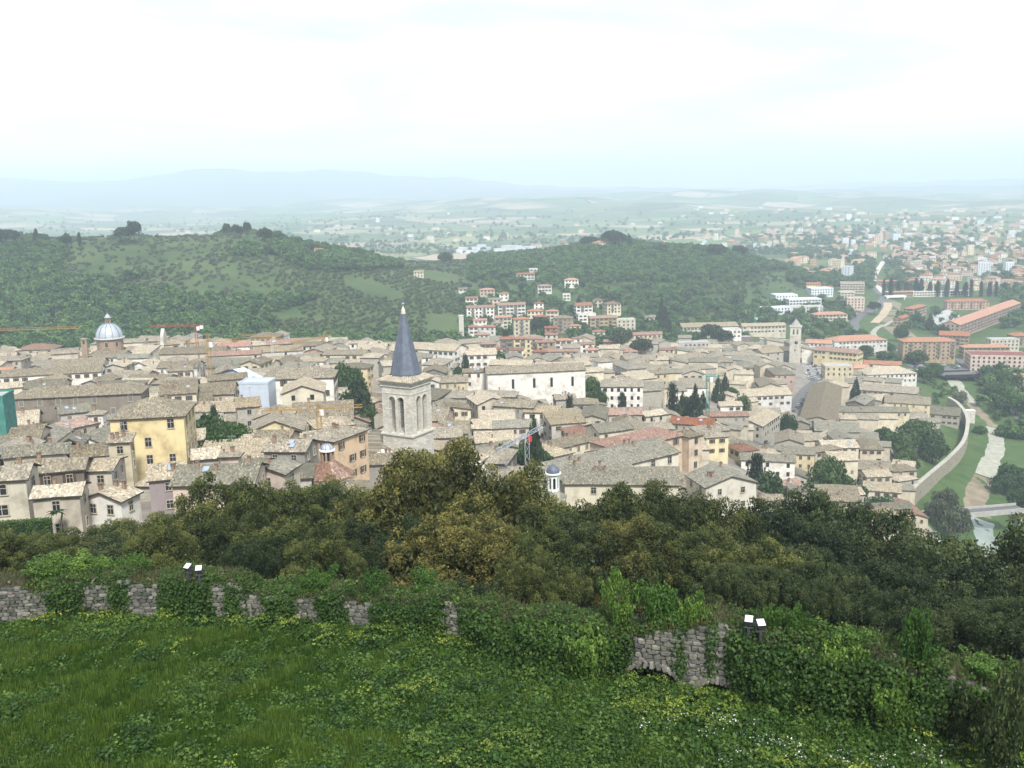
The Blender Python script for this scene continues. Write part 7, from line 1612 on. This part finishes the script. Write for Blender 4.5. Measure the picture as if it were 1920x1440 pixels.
# where the stonework shows between the ivy (photograph pixels along the wall), strongest first
BARE = [(-40,95),(168,215),(246,306),(404,428),(456,500),(556,598),(650,700),(840,868),(1180,1268),(1284,1326),(1336,1368),(1768,1795),(1820,1850)]
BARES = [(s_of_px(a), s_of_px(c)) for a, c in BARE]
def bareness(s):
    return max([sstep(a - .55, a + .45, s) * (1 - sstep(c - .45, c + .55, s)) for a, c in BARES])
SM = []
for i in range(10):
    rr = random.Random(40 + i); q = MB(); w, h_, dp = 1, 1, 1
    P = [(-.5, -.5), (-.1, -.55), (.45, -.5), (.52, .1), (.44, .5), (-.05, .54), (-.5, .46), (-.54, -.05)]; P = [(x_ + rr.uniform(-.06, .06), z_ + rr.uniform(-.06, .06)) for x_, z_ in P]
    n = len(P); In = [(x_ * .72, z_ * .72) for x_, z_ in P]
    for k in range(n):
        a, c = P[k], P[(k + 1) % n]; a2, c2 = In[k], In[(k + 1) % n]
        q.face([(a[0], .3, a[1]), (c[0], .3, c[1]), (c[0], -.2, c[1]), (a[0], -.2, a[1])]); q.face([(a[0], -.2, a[1]), (c[0], -.2, c[1]), (c2[0], -.5, c2[1]), (a2[0], -.5, a2[1])])
    q.face([(x_, -.5, z_) for x_, z_ in In])
    SM.append([q.mesh('stone', M_RUB[j]) for j in range(4)])
sr = random.Random(8); stones = []
for bi, (a, c) in enumerate(BARES):
    z = 0.0
    s0 = a - .55
    while z < 2.6:
        rh = sr.uniform(.10, .19); s = s0 + sr.uniform(0, .2)
        while s < c + .55:
            w = sr.uniform(.16, .42); m = s + w / 2
            if z + rh < wtop(m) + .06 and not any(abs(m - ca) < hw and z < ht * math.sqrt(max(0, 1 - ((m - ca) / hw) ** 2)) - .05 for ca, hw, ht in ARCH):
                stones.append((m, z + rh / 2, w, rh, bi))
            s += w + .015
        z += rh + .012
big = sorted(stones, key=lambda t: -(t[2] * t[3]) * (1.6 if 1100 < 0 or t[4] in (8, 9, 10) else 1) / along(t[0])[1] ** 2)
for k, (s, z, w, h_, bi) in enumerate(big[:300]):
    x, y, tx, ty = along(s); link('stone', SM[sr.randrange(10)][sr.choice([0, 0, 1, 1, 2, 3])], root, (x - RO.x, y - RO.y, foot(s) + z - RO.z), (0, 0, math.atan2(ty, tx)), (w, sr.uniform(.10, .26), h_))
rest_s = MB()
for (s, z, w, h_, bi) in big[300:]:
    x, y, tx, ty = along(s); me_ = SM[sr.randrange(10)][0]; mi = sr.choice([0, 0, 1, 1, 2, 3]); dp = sr.uniform(.10, .26); fz = foot(s); co = [v.co for v in me_.vertices]
    for p in me_.polygons:
        rest_s.face([(x + tx * co[v].x * w - ty * co[v].y * dp - RO.x, y + ty * co[v].x * w + tx * co[v].y * dp - RO.y, fz + z + co[v].z * h_ - RO.z) for v in p.vertices], mi)
if rest_s.f: tag(rest_s.build('rubble', M_RUB, root), None, None, None, 'stuff')
# voussoirs of the half-buried arches
for ca, hw, ht in ARCH:
    for k in range(15):
        a = math.pi * (k + .5) / 15; s = ca - hw * math.cos(a); x, y, tx, ty = along(s); zz = foot(s) + (ht + .03) * math.sin(a)
        link('arch_stone', SM[k % 10][[1, 3, 0][k % 3]], root, (x + ty * .03 - RO.x, y - tx * .03 - RO.y, zz + .08 - RO.z), (0, math.pi / 2 - a, math.atan2(ty, tx)), (.16, .24, .3))
# loose pale stones along the broken top
for k in range(46):
    s = sr.uniform(1, WLEN - 1); x, y, tx, ty = along(s); o_ = sr.uniform(.05, 1.0)
    link('top_stone', SM[k % 10][sr.choice([1, 3, 3])], root, (x - ty * -o_ * -1 - RO.x, y + tx * o_ - RO.y, foot(s) + wtop(s) + .05 - RO.z), (sr.uniform(-.3, .3), sr.uniform(-.3, .3), sr.uniform(0, 6)), (sr.uniform(.15, .35), sr.uniform(.12, .25), sr.uniform(.1, .2)))
# ivy and creepers on the wall
r = _r(31); n = 150000; s = r.uniform(.6, WLEN - .6, n)
ixy = np.array([along(v) for v in np.linspace(.5, WLEN - .5, 600)]); gi = np.linspace(.5, WLEN - .5, 600)
X_ = np.interp(s, gi, ixy[:, 0]); Y_ = np.interp(s, gi, ixy[:, 1]); TX = np.interp(s, gi, ixy[:, 2]); TY = np.interp(s, gi, ixy[:, 3])
ft = np.interp(s, gi, [foot(v) for v in gi]); wt = np.interp(s, gi, [wtop(v) for v in gi]); br = np.interp(s, gi, [bareness(v) for v in gi])
h01 = r.random(n); topb = r.random(n) < .30
lim = .72 + .22 * np.sin(s * 1.9 + 1) + .16 * np.sin(s * 4.3) + r.normal(0, .10, n)
n2 = .5 * np.sin(s * 3.1 + 4 * h01 + 1) + .35 * np.sin(s * 6.7 - 5 * h01) + .3 * np.sin(s * 1.3 + 9 * h01) + r.normal(0, .12, n)
open_ = sstep(.36, .90, br - .28 * n2 - .35 * np.clip(h01 - lim + .25, 0, 1))
dens = 1 - .93 * open_ * np.where(h01 < .10 + .10 * np.sin(s * 3.1), .4, 1.0)
thick = np.interp(X_ / Y_, [-.6, -.3, -.06, 0, .06, .1, .16, .24, .3, .5], [.15, .3, .3, .9, 1.2, .8, .2, .5, 1.0, .6]) * (1 - br) + .06
keepm = r.random(n) < dens
out = np.abs(r.normal(0, 1, n)) * thick * .45
hz = np.where(topb, wt + r.uniform(-.1, .25, n), h01 * wt); back = np.where(topb, r.uniform(-1.3, .1, n), out * (.5 + .8 * np.sin(np.clip(h01, 0, 1) * 2.6)))
bare_top = topb & (r.random(n) < .45 + .3 * np.sin(s * .9)); keepm &= ~bare_top
P = np.stack([X_ + TY * back, Y_ - TX * back, ft + hz + r.normal(0, .04, n)], 1)[keepm]; Nn = np.stack([TY, -TX, np.where(topb, 1.2, .35)], 1)[keepm]
t = np.clip(.15 + .5 * r.random(len(P)) ** 1.5 + .35 * (np.sin(P[:, 0] * 1.7) * np.sin(P[:, 2] * 3 + P[:, 0]) > .2) * r.random(len(P)), 0, 1)
tag(link('ivy', quads_mesh('ivy', leaf_quads(P, Nn, .055, .8, r), LEAF['ivy'], dict(tint=t))), 'dark green ivy and creepers hanging over the ruined wall', None, None, 'stuff')
# dry grass on the wall head
n = 22000; s = r.uniform(.6, WLEN - .6, n); X_ = np.interp(s, gi, ixy[:, 0]); Y_ = np.interp(s, gi, ixy[:, 1]); TX = np.interp(s, gi, ixy[:, 2]); TY = np.interp(s, gi, ixy[:, 3]); back = r.uniform(-1.3, .05, n)
z0 = np.interp(s, gi, [foot(v) + wtop(v) for v in gi]) - .05; X_ = X_ + TY * back; Y_ = Y_ - TX * back; hh = r.uniform(.12, .42, n); a = r.uniform(0, 6.28, n); wd = .012
lx, ly = r.normal(0, .1, n), r.normal(0, .1, n); ca, sa = np.cos(a) * wd, np.sin(a) * wd
Q = np.stack([np.stack([X_ - ca, Y_ - sa, z0], 1), np.stack([X_ + ca, Y_ + sa, z0], 1), np.stack([X_ + lx + ca * .3, Y_ + ly + sa * .3, z0 + hh], 1), np.stack([X_ + lx - ca * .3, Y_ + ly - sa * .3, z0 + hh], 1)], 1)
tag(link('dry_grass', quads_mesh('dry_grass', Q, LEAF['dry'], dict(tint=r.random(n)))), 'brownish dry grass tufts along the broken wall head', None, None, 'stuff')

# (weeds along foot and head of the wall are scattered with the meadow below)
# ------------------------------------------------------------------ shrubs growing on and behind the wall
def shrub(px, py_top, py_bot, wpx, kind, back, label):
    s = s_of_px(px); x, y, tx, ty = along(s); x, y = x - ty * back, y + tx * back; sc = y / FPX; zb = at(px, py_bot, y)[2]; zt = at(px, py_top, y)[2]
    k = tr_.randrange(len(TREES[kind])); rx, _ = ray(px, py_bot); put_tree('shrub', TREES[kind][k], rx * y, y, zb, wpx * sc / 2 * 1.3, (zt - zb) * 1.12, label, 'shrub', 'shrubs along the ruined wall')
for a in [(165,1040,1085,120,'bush',1.6,'low bright bush on the wall head above the first ivy curtain'),(95,1042,1080,110,'bush',1.8,'bright trailing bush at the hedge end of the wall'),(250,1038,1085,90,'bush',1.5,'bright leafy bush beside the pair of floodlights'),(355,1052,1078,50,'bush',1.6,'small bright bush just behind the first floodlights'),
          (600,1063,1120,80,'bush',.9,'rounded bright shrub on the wall head below the oaks'),(700,1075,1130,80,'bush',1.0,'light green shrub beside the rounded one'),(800,1072,1115,90,'bush',1.6,'broad glossy bush under the big olive-gold oak'),(560,1090,1130,60,'bush',.6,'small shrub spilling over the wall face'),
          (1158,1078,1170,80,'bush',.8,'upright feathery shrub with pale plume above the arch'),(1250,1090,1200,110,'bush',.7,'tall feathery elder growing from the wall head'),(1300,1110,1220,80,'bush',.6,'second feathery elder beside the tall one'),(1100,1165,1290,150,'bush',-.8,'big leafy fig-like bush covering the wall beside the arch'),(1040,1150,1240,120,'bush',-.2,'broad ivy-green bush in the middle of the wall'),
          (1440,1130,1200,70,'bush',.9,'bright shrub beside the second floodlights'),(1495,1140,1210,80,'bush',.7,'bushy shrub next to the second floodlights'),(1620,1175,1260,110,'bush',.5,'leafy shrub on the river end of the wall'),(1720,1150,1270,90,'bush',.6,'tall rounded shrub standing up from the river end'),(1560,1190,1290,130,'bush',-.2,'ivy-green bush over the river end of the wall'),
          (1840,1225,1270,120,'bush',.8,'low bright bush at the frame edge of the wall'),(690,1090,1150,70,'darkbush',1.4,'dark twiggy bush behind the wall'),(880,1090,1150,110,'darkbush',1.5,'dark holm-oak sucker behind the wall'),(1880,1260,1440,140,'darkbush',-2.2,'dark overgrown bush in the shaded frame corner'),(1800,1290,1420,120,'darkbush',-.3,'dark bush against the shaded end of the wall'),(940,1140,1200,120,'bush',.3,'leafy creeper mound beside the fig-like bush'),(1460,1240,1330,130,'bush',-.4,'leafy creeper bulging over the shaded wall face'),(1680,1270,1370,130,'bush',-.4,'dark leafy creeper mound near the shaded wall end')]:
    shrub(*a)
# floodlights
def floodlight(px, py, yaw, label):
    s = s_of_px(px); x, y, tx, ty = along(s); y2 = y + .5; rx, rz = ray(px, py); z = foot(s) + wtop(s) + .62; y2 = y - .05; o = empty('floodlight', (rx * y2, y2, z), yaw, label, 'lamp', 'floodlights on the wall head')
    hb = plain('lamp_housing', (.05,.05,.06), .5) if 'lamp_housing' not in MATS else MATS['lamp_housing']
    q = MB(); prof = [(-.2, 0), (.2, 0), (.17, .12), (-.17, .12)]
    q.box(-.16, .16, -.17, .17, -.07, .07); q.box(-.12, .12, -.12, .12, -.13, -.07); q.build('housing', hb, o).rotation_euler = (R(28), 0, 0)
    q = MB(); q.box(-.145, .145, -.155, .155, .071, .082); l_ = q.build('lens', plain('lamp_glass', (.72,.74,.78), .12, .02, 1, 0, .8) if 'lamp_glass' not in MATS else MATS['lamp_glass'], o); l_.rotation_euler = (R(28), 0, 0)
    q = MB(); q.box(-.2, -.17, -.03, .03, -.3, .06); q.box(.17, .2, -.03, .03, -.3, .06); q.box(-.2, .2, -.04, .04, -.34, -.3); q.build('bracket', hb, o)
    q = MB(); q.box(-.05, .05, -.05, .05, -.7, -.34); q.build('post', hb, o); o.scale = (.85, .85, .85)
floodlight(354, 1081, R(-25), 'first black floodlight with pale glass on the ivy-covered wall head')
floodlight(374, 1084, R(8), 'second black floodlight of the pair beside the bright bush')
floodlight(1404, 1176, R(-20), 'black floodlight on the wall head near the river-end shrubs')
floodlight(1426, 1178, R(5), 'second floodlight of the pair near the river-end shrubs')
q = MB(); x, y, z = hit(519, 1425, 0, 16, 60); q.bar((0, 0, -.1), (.10, .05, .32), .025); o = q.build('stick', M_BARK, None, (x, y, z)); tag(o, 'short dry stick standing in the meadow grass', 'stick')

# ------------------------------------------------------------------ meadow
def tuft(seed, mat, n, h, spread, wd):
    r = _r(seed); a = r.uniform(0, 6.28, n); rad = r.uniform(0, spread, n); x, y = np.cos(a) * rad, np.sin(a) * rad; b_ = r.uniform(0, 6.28, n); hh = h * r.uniform(.5, 1.1, n); l0 = hh * r.uniform(.1, .55, n); dx, dy = np.cos(b_), np.sin(b_); w = wd * r.uniform(.7, 1.3, n)
    base0 = np.stack([x - dy * w, y + dx * w, 0 * x - .03], 1); base1 = np.stack([x + dy * w, y - dx * w, 0 * x - .03], 1); t0 = np.stack([x + dx * l0 + dy * w * .25, y + dy * l0 - dx * w * .25, hh], 1); t1 = np.stack([x + dx * l0 - dy * w * .25, y + dy * l0 + dx * w * .25, hh], 1)
    return quads_mesh('tuft', np.stack([base0, base1, t0, t1], 1), LEAF[mat], dict(tint=np.clip(r.normal(.45, .25, n), 0, 1)))
def weed(seed, mat, n, h, size, spread, top=None):
    r = _r(seed); P = np.stack([r.normal(0, spread * .5, n), r.normal(0, spread * .5, n), h * r.uniform(.08, 1, n) ** .8], 1); P[:, :2] *= (1.15 - .5 * P[:, 2:] / h); Nn = np.stack([P[:, 0] * 1.2, P[:, 1] * 1.2, np.full(n, .9)], 1); Q = leaf_quads(P, Nn, size, .7, r); t = np.clip(.2 + .55 * r.random(n) + .3 * P[:, 2] / h - .1, 0, 1); fm = np.zeros(n, int); mats = [LEAF[mat]]
    if top:
        nu = 9 if top == 'umbel' else 4; m = 90 if top == 'umbel' else 11; c = np.stack([r.normal(0, spread * .6, nu), r.normal(0, spread * .6, nu), h * r.uniform(.9, 1.3, nu)], 1); k = r.integers(0, nu, m); P2 = c[k] + r.normal(0, .032, (m, 3)) * np.array([1, 1, .35]); Q2 = leaf_quads(P2, np.tile([0, 0, 1.0], (m, 1)), .018, .8, r)
        Q = np.concatenate([Q, Q2]); t = np.concatenate([t, r.random(m)]); fm = np.concatenate([fm, np.ones(m, int)]); mats.append(LEAF[top])
    return quads_mesh('weed', Q, mats, dict(tint=t), fm)
MEAD = [tuft(900, 'grass', 46, .24, .17, .010), tuft(901, 'grasslight', 40, .34, .20, .010), tuft(902, 'grass', 52, .17, .18, .012), weed(910, 'ivy', 150, .30, .036, .30), weed(911, 'bright', 150, .24, .038, .32), weed(912, 'ivy', 130, .34, .034, .30, 'umbel'), weed(913, 'bright', 130, .32, .034, .28, 'umbel'), weed(914, 'ivy', 70, .40, .03, .20, 'whiteflower'), tuft(903, 'dry', 24, .22, .2, .009), weed(915, 'bright', 90, .22, .05, .3)]
r = _r(66); nG = 80000; y = r.uniform(17.5, 41, nG); u = r.uniform(-.66, .66, nG); x = u * y; w_ = np.interp(u, WALL_U, WALL_D); ok = (y < w_ - .02) & (r.random(nG) < (y / 41) ** 1.0); x, y, u, wd_ = x[ok], y[ok], u[ok], w_[ok]; n = len(x)
ff = np.sin(x * .55 + 1.3) * np.sin(y * .7 + x * .2) + .6 * np.sin(x * 1.3 - y * .9) + .5 * np.sin(x * .21 - 1) ; f2 = np.sin(x * .8 + 2 + y * .5) + np.sin(x * .37 - y * 1.1); right = sstep(-.30, .12, u)
pk = np.empty(n, int); q = r.random(n)
for i in range(n):
    foot_ = wd_[i] - y[i] < 1.3; wdp = np.clip(.03 + .40 * right[i] + .22 * (ff[i] > .75) + .18 * (y[i] < 23) + .25 * foot_, .03, .7)
    if q[i] < wdp * .62: pk[i] = 5 + r.integers(0, 2) if (f2[i] > .75 and r.random() < .30 * (.35 + .65 * right[i] + .4 * (y[i] < 26))) else 3 + r.integers(0, 2)
    elif q[i] > .985: pk[i] = 8
    elif q[i] > .95: pk[i] = 9
    else: pk[i] = 1 if (ff[i] - .3 * f2[i] > .1 and r.random() < .75) else r.choice([0, 2])
    if u[i] > .12 and y[i] < 28 and r.random() < .05 and f2[i] > -.4: pk[i] = 7
scl = r.uniform(.75, 1.35, n) * np.where((pk >= 3) & (pk < 7), r.uniform(.75, 1.5, n), 1.0)
zz = terrain_rel(x, y) + CAMZ
scatter('meadow_grass', np.stack([x, y, zz], 1), r.uniform(0, 6.28, n), scl, pk, MEAD, 'lush green meadow grass and flowering weeds in front of the wall')
r = _r(91); m = 2000; s = r.uniform(.6, WLEN - .6, m); head = r.random(m) < .55
X_ = np.interp(s, gi, ixy[:, 0]); Y_ = np.interp(s, gi, ixy[:, 1]); TX = np.interp(s, gi, ixy[:, 2]); TY = np.interp(s, gi, ixy[:, 3]); off = np.where(head, -r.uniform(.05, 1.3, m), r.uniform(.05, .8, m))
X2, Y2 = X_ + TY * off, Y_ - TX * off; zf_ = np.interp(s, gi, [foot(v) for v in gi]); zw_ = np.interp(s, gi, [wtop(v) for v in gi]); keepw = np.sin(s * .8) + np.sin(s * 2.3 + 1) + r.normal(0, .6, m) > -.5
zz_ = np.where(head, zf_ + zw_ - .06, terrain_rel(X2, Y2) + CAMZ); pk_ = np.where(head, r.choice([0, 8, 3, 9, 9, 8, 4], m), r.choice([3, 4, 9, 0, 5], m))
scatter('wall_weeds', np.stack([X2, Y2, zz_], 1)[keepw], r.uniform(0, 6.28, m)[keepw], (r.uniform(.6, 1.7, m) * np.where(head, .95, 1.15))[keepw], pk_[keepw], MEAD, 'weeds and seedlings sprouting along the foot and head of the ruined wall')
print('meadow', n, round(time.time() - T0, 1))
# ------------------------------------------------------------------ haze over the valley
hm = bpy.data.materials.new('haze'); hm.use_nodes = True; ht = hm.node_tree; ht.nodes.clear()
ho = N(ht, 'ShaderNodeOutputMaterial'); pvn = N(ht, 'ShaderNodeVolumePrincipled')
pvn.inputs['Color'].default_value = (0.735, 0.86, 1.0, 1); pvn.inputs['Density'].default_value = 0.0002; pvn.inputs['Anisotropy'].default_value = 0.0
ht.links.new(pvn.outputs[0], ho.inputs['Volume'])
hb = MB(); hb.box(-15000, 15000, -400, 20500, CAMZ - 160, CAMZ + 275)
tag(hb.build('haze', hm), 'pale blue haze filling the air over the valley', None, None, 'stuff')
print('TT script', round(time.time() - T0, 1), 's', len(bpy.data.objects), 'objects')
